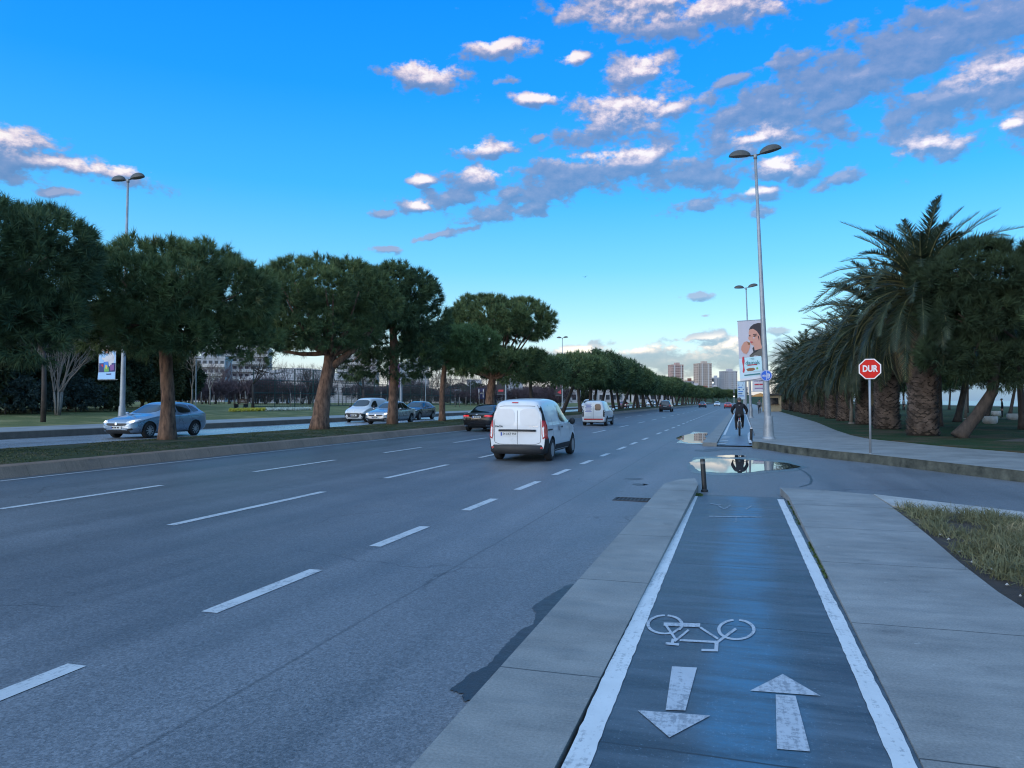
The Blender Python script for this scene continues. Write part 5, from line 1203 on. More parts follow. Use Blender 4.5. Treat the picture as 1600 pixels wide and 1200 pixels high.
# ------------------------------------------------------------------ street furniture
M_galv = mat('galvanised_steel', (.30, .32, .34), .5, .22, 2.5, metallic=.35, bump=.15)
M_lampshell = mat('lamp_shell', (.055, .058, .055), .5, .25, 8)
M_diff = mat('lamp_glass', (.10, .10, .095), .35, .2, 6)
M_signred = mat('red_sign_face', (.60, .020, .014), .6, .10, 4, spec=.15)
M_signwhite = mat('white_sign_face', (.68, .66, .66), .45, .06, 5)
M_signblue = mat('blue_sign_face', (.010, .10, .50), .4, .08, 5)
M_bollard = mat('black_bollard_paint', (.012, .012, .013), .5, .3, 10)
M_iron = mat('cast_iron', (.025, .025, .027), .6, .3, 14, bump=.3)
def PD(px, py, D):
    d = ray(px, py); t = D / d.y; return Vector((d.x * t, D, H + d.z * t))
def lamp_post(label, loc, h, lean=0.0, big=.15, tilt=.2, group='double-headed street lamps', rotz=0., stickers=False):
    t = thing('street_lamp', label, 'street lamp', loc, rotz, group); tx = lambda z: lean * z / h
    m = MB(); zs = [.0, .9, h * .3, h * .6, h - .12]; rs = [big, big * .92, big * .72, big * .52, big * .36]
    m.tube([(tx(z), 0, z) for z in zs], rs, 12); m.tube([(tx(h - .14), 0, h - .14), (tx(h), 0, h + .05)], big * .5, 8); m.build('pole', M_galv, t, smooth=True)
    m = MB(); m.lathe([(big * 1.75, 0), (big * 1.7, .05), (big * 1.45, .10), (big * 1.25, .5), (big * 1.02, .95)], 12); m.build('base', M_galv, t, angle=30)
    for s, tl in ((-1, 0.03), (1, tilt)):
        a = Vector((tx(h), 0, h)); d = Vector((s * math.cos(tl), 0, math.sin(tl)))
        m = MB(); m.tube([a, a + d * .20], .035, 6); m.build('arm', M_lampshell, t)
        R = Matrix.Rotation(-s * tl, 3, 'Y'); c = a + d * .62
        m = MB(); vs = []; fs = []; nu, nv = 18, 5
        for j in range(nv + 1):
            ph = PI / 2 * j / nv
            for i in range(nu):
                w = 2 * PI * i / nu; x = .45 * math.cos(w) * math.cos(ph); y = .19 * math.sin(w) * math.cos(ph); z = .27 * math.sin(ph)
                vs.append(R @ Vector((x, y, z)) + c)
        for j in range(nv):
            for i in range(nu): fs.append((j * nu + i, j * nu + (i + 1) % nu, (j + 1) * nu + (i + 1) % nu, (j + 1) * nu + i))
        fs.append(tuple(reversed(range(nu)))); m.add(vs, fs); hd = m.build('lamp_head', M_lampshell, t, angle=50)
        m = MB(); vs = []
        for j, (k, z) in enumerate(((.93, -.002), (.80, -.022), (.4, -.035))):
            for i in range(nu): w = 2 * PI * i / nu; vs.append(R @ Vector((.45 * k * math.cos(w), .19 * k * math.sin(w), z)) + c)
        fs = [(j * nu + i, (j + 1) * nu + i, (j + 1) * nu + (i + 1) % nu, j * nu + (i + 1) % nu) for j in range(2) for i in range(nu)] + [tuple(reversed(range(2 * nu, 3 * nu)))]
        m.add(vs, fs); m.build('diffuser', M_diff, hd, smooth=True)
    return t
b0 = G(1201, 686, ZP); topR = PD(1180, 243, b0.y); hR = topR.z - ZP; leanR = topR.x - b0.x
near_lamp = lamp_post('tall leaning street lamp nearest the camera, with the white banner and blue sign', tuple(b0), hR, leanR, .155)
LX = .95
lamp_post('second street lamp along the right pavement, behind the white banner', (LX - .1, 73, ZP), 12.0, -.35, .14)
lamp_post('third street lamp along the right pavement, carrying the narrow pale banner', (.66, 112, ZP), 12, 0, .14)
for y in (150, 190, 232, 275): lamp_post('one of the distant street lamps in line along the right pavement', (.8, y, ZP), 12, 0, .14, group='distant lamps on the right pavement')
dl = DX(191, -31.2); zl = .47
topL = PD(200, 281, dl)
lamp_post('street lamp rising above the left pines, with the blue family banner', (-31.2, dl, zl), topL.z - zl, topL.x + 31.2 - 0, .155, .08)
LL = [72, 104, 137, 170, 204, 240]
for i, y in enumerate(LL):
    D = y * 1.0 - 31 * SY; D = (y - 31.2 * SY) / CYW
    lamp_post(('slim street lamp on the left pavement right of the tall slim pine', 'street lamp on the left pavement with the black and red banner', 'street lamp whose double head shows above the far pine row')[i] if i < 3 else 'one of the distant street lamps along the left pavement', (-31.0, D, .47), 12.6, 0, .15, .08, group='street lamps on the left pavement' if i < 3 else 'distant lamps on the left pavement')

# ---- banners on the lamp posts: bar, cloth and the pictures printed on it
def flatmat(name, col, var=.05): return mat(name, col, .65, var, 3)
BM = {k: flatmat('banner_' + k, c) for k, c in dict(white=(.60, .58, .60), grey=(.47, .45, .50), sky=(.50, .62, .68), pale=(.42, .58, .68), hair=(.035, .025, .03), skin=(.55, .27, .20), lip=(.45, .06, .06), hand=(.52, .24, .17), jacket=(.11, .10, .09),
     dark=(.02, .02, .025), pack=(.46, .66, .70), teal=(.02, .16, .18), red=(.50, .03, .05), brown=(.24, .10, .04), pink=(.62, .30, .36), blue=(.05, .20, .58), lblue=(.30, .50, .74), green=(.15, .38, .10), yellow=(.65, .50, .08), cream=(.60, .48, .36), navy=(.02, .04, .16), purple=(.20, .08, .26)).items()}
def banner(label, x0, y, z0, w, h, cloth, shapes, rotz=0., lean=0., pole_x=None, texts=(), group='advertising banners on the lamp posts'):
    """hangs in a plane across the road; x0 is its left edge, z0 its lower edge; shapes are (material, outline in 0..1)"""
    t = thing('banner', label, 'banner', (x0, y, z0), rotz, group); t.rotation_euler = (0, lean, rotz)
    nx, nz = 8, 14; m = MB(); vs = []
    wav = lambda u, v: .018 * math.sin(u * 5 + v * 3) + .02 * math.sin(v * 7) * (1 - v) * .5
    for q in (0, 1):
        for j in range(nz + 1):
            for i in range(nx + 1): u, v = i / nx, j / nz; vs.append((u * w, wav(u, v) + q * .008, v * h))
    K = (nx + 1) * (nz + 1); fs = []
    for j in range(nz):
        for i in range(nx):
            a = j * (nx + 1) + i; f = (a, a + 1, a + nx + 2, a + nx + 1); fs += [f, tuple(reversed([k + K for k in f]))]
    rim = [i for i in range(nx + 1)] + [j * (nx + 1) + nx for j in range(1, nz + 1)] + [nz * (nx + 1) + i for i in range(nx - 1, -1, -1)] + [j * (nx + 1) for j in range(nz - 1, 0, -1)]
    for a, c in zip(rim, rim[1:] + rim[:1]): fs.append((c, a, a + K, c + K))
    m.add(vs, fs); cl = m.build('cloth', BM[cloth], t, smooth=False)
    m = MB(); px_ = pole_x if pole_x is not None else w + .12
    for z in (-.02, h + .02): m.tube([(min(0, px_) - .02, .01, z), (max(w, px_), .01, z)], .018, 6)
    m.build('bracket', M_galv, t)
    for k, (mn, pts, nm) in enumerate(shapes):
        m = MB(); tri = tessellate_polygon([[Vector((p[0], p[1], 0)) for p in pts]]); off = -.004 - .0025 * k
        fl = []
        for f in tri:
            a, c, d = (pts[i] for i in f); fl.append(f if (c[0] - a[0]) * (d[1] - a[1]) - (c[1] - a[1]) * (d[0] - a[0]) > 0 else f[::-1])
        m.add([(p[0] * w, wav(p[0], p[1]) + off, p[1] * h) for p in pts], fl); m.build(nm, BM[mn], cl)
    for (txt, u, v, sz, mn) in texts:
        vs, fs = text_verts(txt, sz, sx=.95); m = MB(); m.add([(u * w + p.x, wav(u, v) - .03 - .0025 * len(shapes), v * h + p.y) for p in vs], fs); m.build('lettering', BM[mn], cl)
    return t
def crop(pts): return [((x - 190 - (y - 108) * .048) / 268, 1 - (y - 106) / 724) for x, y in pts]
def circ(cx, cy, rx_, ry_, n=16): return [(cx + rx_ * math.cos(2 * PI * i / n), cy + ry_ * math.sin(2 * PI * i / n)) for i in range(n)]
zb_ = PD(1173, 595, b0.y).z; zt_ = PD(1173, 502, b0.y).z; hb = zt_ - zb_; wb_ = 1.0
lx_ = PD(1156.5, 595, b0.y).x
shapes = [('sky', crop([(210, 560), (470, 560), (490, 805), (225, 835)]), 'lower_panel'), ('hair', crop([(312, 215), (330, 178), (362, 150), (405, 138), (452, 140), (462, 200), (470, 300), (476, 420), (445, 440), (415, 330), (395, 240), (355, 215)]), 'printed_hair'),
 ('skin', crop([(318, 212), (358, 205), (398, 238), (432, 300), (440, 385), (455, 440), (400, 480), (372, 455), (368, 412), (342, 395), (330, 372), (326, 350), (312, 332), (306, 318), (316, 285), (310, 250)]), 'printed_face'),
 ('jacket', crop([(318, 532), (352, 498), (400, 470), (456, 446), (478, 460), (484, 560), (330, 545)]), 'printed_jacket'), ('dark', crop([(322, 528), (362, 488), (352, 440), (368, 420), (376, 470), (440, 452), (395, 488)]), 'printed_collar'),
 ('hand', crop([(232, 452), (236, 410), (262, 362), (296, 350), (304, 372), (322, 385), (326, 420), (312, 470), (290, 508), (255, 492)]), 'printed_hand'), ('brown', crop([(296, 360), (326, 370), (328, 400), (306, 396)]), 'printed_chocolate'), ('lip', crop([(328, 356), (352, 360), (358, 370), (340, 378), (330, 372)]), 'printed_lips'),
 ('dark', crop([(312, 284), (328, 280), (330, 290), (314, 294)]), 'printed_eye'), ('dark', crop([(360, 290), (392, 286), (394, 296), (364, 300)]), 'printed_eye'), ('hair', crop([(356, 272), (396, 268), (398, 276), (358, 280)]), 'printed_brow'),
 ('red', crop([(246, 545), (262, 535), (270, 590), (262, 640), (274, 700), (266, 738), (250, 725), (256, 660), (244, 600)]), 'printed_ribbon'), ('pack', crop([(268, 552), (446, 540), (458, 718), (284, 730)]), 'printed_pack'),
 ('brown', crop([(284, 690), (315, 678), (372, 680), (384, 698), (360, 715), (300, 720)]), 'printed_bar'), ('green', crop([(392, 680), (408, 672), (416, 692), (400, 704)]), 'printed_nut'), ('red', crop([(300, 640), (402, 634), (403, 646), (301, 652)]), 'printed_stripe'), ('teal', crop([(268, 758), (436, 746), (437, 760), (269, 772)]), 'printed_line'), ('white', crop([(226, 806), (488, 778), (490, 804), (227, 834)]), 'printed_footer')]
banner('tall white banner picturing a woman eating chocolate on the nearest lamp', lx_, b0.y - .02, zb_, wb_, hb, 'grey', shapes, 0, leanR / hR, None, [('1933', .50, .36, .10, 'teal'), ('damak', .52, .295, .23, 'teal')])
def lb(pts): return [((x - 615) / 135, 1 - (y - 335) / 240) for x, y in pts]
shapesL = [('lblue', lb([(620, 400), (650, 385), (680, 410), (715, 385), (748, 400), (748, 480), (620, 480)]), 'printed_shirts'), ('cream', lb([(632, 350), (655, 345), (668, 365), (664, 392), (642, 395), (630, 375)]), 'printed_face'), ('cream', lb([(700, 345), (728, 347), (736, 370), (724, 395), (704, 392), (696, 368)]), 'printed_face'),
 ('hair', lb([(664, 372), (682, 364), (698, 374), (702, 420), (690, 404), (672, 404), (664, 424)]), 'printed_hair'), ('skin', lb([(672, 380), (692, 380), (692, 402), (682, 410), (672, 402)]), 'printed_face'), ('white', lb([(640, 430), (690, 445), (735, 425), (730, 440), (690, 458), (645, 446)]), 'printed_sleeve'),
 ('navy', lb([(620, 470), (748, 470), (748, 528), (620, 528)]), 'printed_backdrop'), ('red', lb([(632, 480), (652, 478), (654, 515), (634, 518)]), 'printed_pack'), ('blue', lb([(658, 462), (694, 460), (700, 520), (660, 524)]), 'printed_pack'), ('green', lb([(662, 498), (698, 495), (700, 524), (662, 526)]), 'printed_pack'), ('yellow', lb([(672, 480), (690, 486), (684, 508), (672, 504)]), 'printed_pack'), ('purple', lb([(710, 482), (740, 480), (742, 516), (712, 520)]), 'printed_pack'),
 ('lblue', lb([(616, 530), (750, 526), (750, 574), (614, 574)]), 'lower_panel'), ('navy', lb([(636, 539), (720, 537), (720, 545), (636, 547)]), 'printed_line')]
pL = PD(154, 593, dl); tL = PD(156, 535, dl)
banner('blue and white banner picturing a family on the left lamp post', pL.x, dl - .02, pL.z, 1.15, tL.z - pL.z, 'white', shapesL, 0, .0, None)
rows = [('red', [(.15, .66), (.85, .66), (.85, .76), (.15, .76)], 'printed_stripe'), ('pink', [(.2, .46), (.8, .46), (.8, .53), (.2, .53)], 'printed_stripe')]
banner('small white banner with red writing beside the second right lamp', LX + .05, 72.9, 2.55, 1.12, 1.25, 'white', [('purple', [(.10, .74), (.44, .72), (.44, .84), (.10, .82)], 'printed_line'), ('purple', [(.48, .72), (.90, .74), (.90, .84), (.48, .84)], 'printed_line'), ('red', [(.16, .46), (.50, .45), (.50, .57), (.16, .55)], 'printed_line'), ('red', [(.54, .45), (.84, .46), (.84, .56), (.54, .57)], 'printed_line'), ('purple', [(.18, .20), (.82, .20), (.82, .26), (.18, .26)], 'printed_line')], 0, 0, -.1)
banner('narrow pale blue banner with lines of writing, left of the third right lamp', -.50, 111.9, 1.9, 1.02, 2.55, 'sky', [('navy' if k % 2 else 'blue', [(.12, .88 - k * .12), (.85 - .1 * (k % 3), .88 - k * .12), (.85 - .1 * (k % 3), .93 - k * .12), (.12, .93 - k * .12)], 'printed_line') for k in range(7)], 0, 0, 1.14)
DL = [(y - 31.2 * SY) / CYW for y in LL]
banner('dark banner with a white and red print on the slim left lamp', -32.25, DL[0] - .02, 3.0, 1.1, 2.2, 'purple', [('red', [(.1, .55), (.6, .6), (.5, .9), (.1, .9)], 'printed_shape'), ('white', [(.55, .05), (.95, .1), (.9, .5), (.6, .4)], 'printed_shape')])
banner('black banner with white and red lines on the lamp behind the cargo van', -32.3, DL[1] - .02, 2.6, 1.2, 3.4, 'dark', [('white', [(.1, .86), (.9, .86), (.9, .90), (.1, .90)], 'printed_stripe'), ('white', [(.1, .76), (.9, .76), (.9, .80), (.1, .80)], 'printed_stripe'), ('white', [(.15, .66), (.85, .66), (.85, .70), (.15, .70)], 'printed_stripe'), ('red', [(.2, .10), (.8, .10), (.8, .18), (.2, .18)], 'printed_stripe')])
banner('pink and dark banner on the left lamp seen over the lettered van', -32.3, DL[2] - .02, 2.6, 1.2, 2.8, 'dark', [('pink', [(.1, .45), (.9, .5), (.8, .9), (.15, .85)], 'printed_shape'), ('red', [(.3, .2), (.9, .1), (.8, .4)], 'printed_shape')])

# ---- stop sign
sb = G(1360, 709.5, ZP); sc_ = PD(1361.5, 576.5, sb.y)
t = thing('stop_sign', 'red octagonal stop sign reading DUR on a thin steel pole', 'road sign', tuple(sb), -math.atan2(sb.x, sb.y))
hs = sc_.z - ZP; R8 = .325
m = MB(); m.tube([(0, 0, 0), (0, 0, hs + .1)], .034, 10); m.lathe([(.06, 0), (.06, .012), (.035, .02)], 10); m.build('pole', M_galv, t, smooth=True)
def octo(r, y0, y1, c=(0, 0)):
    m = MB(); p = [(c[0] + r * math.cos(PI / 8 + PI / 4 * i), c[1] + r * math.sin(PI / 8 + PI / 4 * i)) for i in range(8)]
    m.add([(x, y0, z) for x, z in p] + [(x, y1, z) for x, z in p], [tuple(range(8)), tuple(reversed(range(8, 16)))] + [((i + 1) % 8, i, 8 + i, 8 + (i + 1) % 8) for i in range(8)]); return m
pl = octo(R8, -.050, -.038, (.01, hs)).build('sign_plate', M_signwhite, t)
octo(R8 * .90, -.053, -.0495, (.01, hs)).build('red_face', M_signred, pl)
vs, fs = text_verts('DUR', .262, bold=.009, sx=.74); m = MB(); m.add([(v.x + .01, -.0565, hs + v.y) for v in vs], fs); m.build('lettering', M_signwhite, pl)
m = MB(); m.tube([(-.2, -.034, hs), (.2, -.034, hs)], .012, 6); m.build('bracket', M_galv, t)

# ---- round blue cycle and foot path sign on the nearest lamp
bz = PD(1197, 587, b0.y).z; bx_ = PD(1197.2, 587, b0.y).x
t = thing('round_sign', 'round blue sign for cyclists and walkers on the nearest lamp post', 'road sign', (bx_, b0.y - .16, bz), .05)
m = MB(); RX = Matrix.Rotation(PI / 2, 3, 'X'); m.lathe([(.225, -.006), (.225, .006)], 32, (0, 0, 0), RX); d_ = m.build('disc', M_signblue, t)
m = MB(); m.lathe([(.215, 0), (.203, 0)], 32, (0, -.008, 0), RX, False); m.build('rim', M_signwhite, d_)
m = MB(); Y_ = -.009
m.box((0, Y_, 0), (.016, .002, .36))
def rg(cx, cz, r, w=.012):
    for i in range(14):
        a = 2 * PI * i / 14; m.box((cx + r * math.cos(a), Y_, cz + r * math.sin(a)), (w, .002, r * .5), M=Matrix.Rotation(-a, 3, 'Y'))
rg(-.135, -.02, .038); rg(-.05, -.02, .038)
for a, c in (((-.135, -.02), (-.105, .03)), ((-.105, .03), (-.06, .03)), ((-.06, .03), (-.05, -.02)), ((-.105, .03), (-.09, -.02)), ((-.06, .045), (-.045, .045))):
    m.tube([(a[0], Y_, a[1]), (c[0], Y_, c[1])], .006, 4)
for cx, s in ((.065, 1.0), (.125, .78)):
    m.lathe([(.022 * s, -.001), (.022 * s, .001)], 10, (cx, Y_, .075 * s), RX); m.box((cx, Y_, .01 * s), (.04 * s, .002, .09 * s)); m.box((cx - .012 * s, Y_, -.075 * s), (.014 * s, .002, .1 * s)); m.box((cx + .014 * s, Y_, -.075 * s), (.014 * s, .002, .1 * s), M=Matrix.Rotation(-.2, 3, 'Y'))
m.build('pictogram', M_signwhite, d_)
m = MB(); m.tube([(0, .0, .05), (0, .12, .05)], .015, 6); m.build('clamp', M_galv, t)

# ---- bollards, drain
def bollard(label, loc, h, r, lean, stripe):
    t = thing('bollard', label, 'bollard', loc, 0, 'black bollards at the cycle path'); t.rotation_euler = (0, lean, 0)
    m = MB(); m.lathe([(r * 1.5, 0), (r * 1.45, .03), (r, .05), (r, h - .03), (r * .92, h - .005), (r * .5, h)], 16); m.build('post', M_bollard, t, angle=40)
    m = MB(); m.lathe([(r * 1.03, h * stripe), (r * 1.03, h * stripe + .05)], 16, cap=False); m.build('reflective_band', mat('worn_grey_band', (.12, .12, .12), .5) if stripe < .9 else M_signwhite, t)
pb = G(1101, 768, -.13)
bollard('black bollard leaning at the near end of the cycle path, before the puddle', tuple(pb), .66, .048, -.06, .84)
pb2 = G(1173.5, 690, -.09); bollard('black bollard with a white band at the far kerb corner behind the puddle', tuple(pb2), .62, .06, .03, .91)
dp = G(992, 781, zr(-1.9)); t = thing('storm_drain', 'cast iron storm drain grate in the road beside the kerb strip', 'drain', (dp.x, dp.y, zr(dp.x) + .004), .0)
m = MB()
for s in (-1, 1): m.box((s * .36, 0, .004), (.04, .42, .012)); m.box((0, s * .21, .004), (.76, .04, .012))
m.build('frame', M_iron, t); m = MB()
for i in range(9): m.box((-.29 + i * .0725, 0, .003), (.028, .38, .008))
m.build('grate', M_iron, t); m = MB(); m.sheet([(-.34, -.19, .0015), (.34, -.19, .0015), (.34, .19, .0015), (-.34, .19, .0015)]); m.build('pit', M_seam, t)

# ---- traffic light with a mast arm far down the road
M_lens = mat('lit_signal_lens', (.85, .95, .92), .3, .05, 4, emit=2.2)
t = thing('traffic_light', 'distant traffic light with an arm reaching over the road', 'traffic light', (-2.2, 255, -.1)); m = MB(); m.tube([(0, 0, 0), (0, 0, 9.2)], .13, 8); m.build('pole', M_galv, t)
m = MB(); m.tube([(0, 0, 8.6), (-3.5, 0, 8.9), (-7.2, 0, 8.95)], .08, 6); m.build('arm', M_galv, t)
for (x, z, s) in ((-6.6, 8.2, 1.25), (0, 3.6, 1.0)):
    m = MB(); m.box((x, -.2, z), (.45 * s, .35, 1.3 * s)); hd = m.build('signal_head', M_bollard, t)
    m = MB(); m.lathe([(.19 * s, -.02), (.19 * s, .02)], 14, (x, -.39, z - .42 * s), RX); m.build('lens', M_lens, hd)

# ---- planters, stakes, benches and odds and ends in the parks
for i, (px, py, lab) in enumerate(((1557, 650, 'round pale concrete planter tub nearest the shore, left of the pair'), (1583, 656, 'round pale concrete planter tub at the right of the lawn'), (1547, 662, 'round pale concrete planter tub half hidden by a pine trunk'))):
    p = G(px, py, ZP + .03); t = thing('planter_tub', lab, 'planter', tuple(p), 0, 'concrete planter tubs on the right lawn')
    m = MB(); m.lathe([(.34, 0), (.44, .1), (.47, .34), (.44, .50), (.38, .50), (.36, .40)], 20); m.build('tub', M_pale if i == 9 else mat('pale_tub_concrete', (.36, .36, .34), .8, .2, 5), t, angle=40)
    m = MB(); m.lathe([(.365, .41), (.02, .43)], 16); m.build('soil', M_soil, t)
for i, (px, py, h, lab) in enumerate(((1330, 662, 2.7, 'pale wooden stake post standing between two date palms'), (1260, 645, 3.1, 'pale wooden post among the farther date palms'), (1509, 655, 3.2, 'slim pale pole on the lawn left of the planter tubs'))):
    p = G(px, py, ZP + .03); t = thing('wooden_post', lab, 'post', tuple(p), 0, 'pale posts on the right lawn'); m = MB(); m.tube([(0, 0, 0), (.02, 0, h * .5), (.0, 0, h)], [.13, .10, .08], 8); m.build('shaft', M_pale, t, smooth=True)
    m = MB(); m.lathe([(.2, 0), (.19, .05), (.13, .09)], 8); m.build('foot', M_pale, t)
M_wood = mat('weathered_wood', (.10, .055, .035), .8, .3, 8, stretch=(.3, 3, 3))
def bench(label, loc, rz):
    t = thing('park_bench', label, 'bench', loc, rz, 'park benches on the left lawn'); m = MB()
    for i in range(4): m.box((0, -.18 + i * .12, .45), (1.8, .09, .04))
    m.build('seat', M_wood, t); m = MB()
    for i in range(3): m.box((0, .27 + i * .02, .62 + i * .13), (1.8, .03, .10))
    m.build('backrest', M_wood, t)
    for s in (-.75, .75):
        m = MB(); m.box((s, 0, .22), (.06, .42, .42)); m.box((s, .27, .55), (.06, .05, .8)); m.build('leg', M_iron, t)
bench('brown wooden bench behind the yellow flower bed', left(376, -47), -.3); bench('brown wooden bench at the far left of the lawn', left(-4, -52), .3)
t = thing('hospital_sign', 'small blue sign board with a white letter H behind the black saloon', 'sign', left(752, -44), -.35); m = MB(); m.tube([(-.5, 0, 0), (-.5, 0, 1.4)], .05, 6); m.tube([(.5, 0, 0), (.5, 0, 1.4)], .05, 6); m.build('legs', M_galv, t)
m = MB(); m.box((0, 0, 2.1), (1.5, .08, 1.9)); m.build('board', M_navyb if False else BM['navy'], t); vs, fs = text_verts('H', 2.1, bold=.03); m = MB(); m.add([(v.x, -.045, 2.1 + v.y) for v in vs], fs); m.build('lettering', M_signwhite, t)
rnd = random.Random(31)
M_scrap = mat('white_paper_scrap', (.38, .38, .37), .8, .1, 10)
for i, (x, y) in enumerate(((1478, 846), (1462, 838), (1486, 862), (1507, 878), (1530, 892), (1560, 914), (1577, 931))):
    p = G(x + rnd.uniform(4, 22), y + rnd.uniform(-3, 3), 0); m = MB(); s = rnd.uniform(.014, .034); k = 7
    ring_ = [(s * rnd.uniform(.6, 1.1) * math.cos(2 * PI * j / k), s * rnd.uniform(.5, .9) * math.sin(2 * PI * j / k), rnd.uniform(0, .012)) for j in range(k)]
    m.add(ring_ + [(0, 0, .022), (0, 0, -.004)], [(j, (j + 1) % k, k) for j in range(k)] + [((j + 1) % k, j, k + 1) for j in range(k)])
    o = m.build('paper_scrap', M_scrap); o.location = (p.x, p.y, .005); tag(o, 'white paper scrap lying on the bare soil edge of the planting bed', 'litter', 'paper scraps along the planting bed')
M_bird = mat('dark_bird_feathers', (.02, .02, .022), .8)
pbird = PZ(914, 433, 60); m = MB()
m.add([(-.22, 0, .10), (0, .06, .02), (.24, 0, .13), (0, -.07, .02), (0, .20, 0), (0, -.2, .01), (0, 0, -.04)], [(0, 3, 1), (1, 3, 2), (1, 4, 6), (3, 6, 5), (1, 6, 3), (4, 1, 6), (5, 6, 3)])
o = m.build('bird', M_bird); o.location = pbird; tag(o, 'tiny dark bird flying in the open sky', 'bird')
# kiosk and parasol far along the right pavement
M_kiosk = mat('cream_kiosk_wall', (.42, .34, .22), .7, .15, 3)
t = thing('kiosk', 'small cream kiosk with a dark roof far along the right pavement', 'kiosk', (4.3, 118, ZP)); m = MB(); m.box((0, 0, 1.2), (2.6, 2.2, 2.4)); m.build('wall', M_kiosk, t); m = MB(); m.box((0, -.2, 2.5), (3.2, 3.0, .2)); m.build('roof', M_iron, t)
m = MB(); m.box((0, -1.12, 1.55), (1.8, .05, .9)); m.build('window', M_glass, t); m = MB(); m.box((0, -1.25, 1.05), (2.0, .35, .06)); m.build('counter', M_wood, t)
t = thing('parasol', 'orange parasol standing before the distant cream kiosk', 'parasol', (2.6, 112, ZP)); m = MB(); m.tube([(0, 0, 0), (0, 0, 2.6)], .03, 6); m.build('pole', M_galv, t); m = MB(); m.lathe([(1.3, 2.15), (.7, 2.45), (.02, 2.65)], 10, cap=False); m.build('canopy', mat('orange_canvas', (.50, .22, .05), .8), t)
# ------------------------------------------------------------------ people
M_navy = mat('dark_navy_jacket', (.008, .009, .014), .85, .25, 14, bump=.3)
M_trous = mat('black_trousers', (.010, .010, .012), .85, .25, 14, bump=.3)
M_skin = mat('skin', (.42, .24, .17), .6, .08, 10)
M_shoe = mat('dark_shoes', (.014, .014, .016), .7, .2, 10)
M_beanie = mat('grey_knit_hat', (.10, .10, .11), .9, .25, 40, bump=.5)
def skin_body(parent, joints, edges, mats, name='body', sub=2):
    """joints: name -> (x, y, z, radius, material index); the surface is grown round the skeleton as one mesh"""
    names = list(joints); me = bpy.data.meshes.new(name)
    me.from_pydata([joints[n][:3] for n in names], [(names.index(a), names.index(b_)) for a, b_ in edges], [])
    o = bpy.data.objects.new(name, me); C.objects.link(o)
    md = o.modifiers.new('skin', 'SKIN'); md.branch_smoothing = .4
    for v, n in zip(me.skin_vertices[0].data, names): r = joints[n][3]; v.radius = (r, r) if not hasattr(r, '__len__') else r; v.use_root = n == 'pelvis'
    sb_ = o.modifiers.new('sub', 'SUBSURF'); sb_.levels = sub; sb_.render_levels = sub
    bpy.context.view_layer.update()
    m2 = bpy.data.meshes.new_from_object(o.evaluated_get(bpy.context.evaluated_depsgraph_get())); o.modifiers.clear(); o.data = m2
    m2.materials.clear()
    for m in mats: m2.materials.append(m)
    J = np.array([joints[n][:3] for n in names]); mi = [joints[n][4] for n in names]
    idx = [mi[int(np.argmin(((J - np.array(p.center)) ** 2).sum(1)))] for p in m2.polygons]
    m2.polygons.foreach_set('material_index', idx); m2.polygons.foreach_set('use_smooth', [True] * len(idx)); o.parent = parent; return o
def hand_joints(J, E, wrist, s, d, curl, mi):
    """five fingers rooted in the palm; d: direction of the palm, curl: direction the fingers bend to"""
    w = Vector(J[wrist][:3]); d = Vector(d).normalized(); curl = Vector(curl).normalized(); side = d.cross(curl).normalized()
    pn = 'palm_' + s; pc = w + d * .055; J[pn] = (*pc, (.040, .026), mi); E.append((wrist, pn))
    for k, L in enumerate((.072, .080, .075, .058)):
        a = pc + d * .035 + side * (k - 1.5) * .021; c = a + d * L * .5 + curl * L * .25; e = c + d * L * .05 + curl * L * .5
        for q, p, r in (('a', a, .0105), ('b', c, .0095), ('c', e, .008)): J[f'f{k}{q}_{s}'] = (*p, r, mi)
        E += [(pn, f'f{k}a_{s}'), (f'f{k}a_{s}', f'f{k}b_{s}'), (f'f{k}b_{s}', f'f{k}c_{s}')]
    a = pc + side * -.045 + curl * .008; c = a + d * .035 + curl * .03 - side * .012
    J['ta_' + s] = (*a, .012, mi); J['tb_' + s] = (*c, .0095, mi); E += [(pn, 'ta_' + s), ('ta_' + s, 'tb_' + s)]
def head_parts(m, c, fwd, r=.1):
    """ears, nose, eyes and mouth set into the head, added to the hat/hair-free face"""
    f = Vector(fwd).normalized(); rt = f.cross(Vector((0, 0, 1))).normalized(); c = Vector(c)
    m.lathe([(.004, .03), (.012, .012), (.018, -.02), (.004, -.03)], 8, c + f * (r * .98) + Vector((0, 0, -.01)))
    for s in (-1, 1):
        m.lathe([(.004, .03), (.016, .01), (.014, -.02), (.004, -.032)], 8, c + rt * s * r * .84 + Vector((0, 0, -.005)))
    m.tube([c + f * r * .90 - rt * .022 + Vector((0, 0, -.055)), c + f * r * .95 + Vector((0, 0, -.056)), c + f * r * .90 + rt * .022 + Vector((0, 0, -.055))], .006, 6)
def eyes(m, c, fwd, r=.1):
    f = Vector(fwd).normalized(); rt = f.cross(Vector((0, 0, 1))).normalized(); c = Vector(c)
    for s in (-1, 1): m.lathe([(.003, .008), (.011, 0), (.003, -.008)], 8, c + f * r * .90 + rt * s * .032 + Vector((0, 0, .012)))
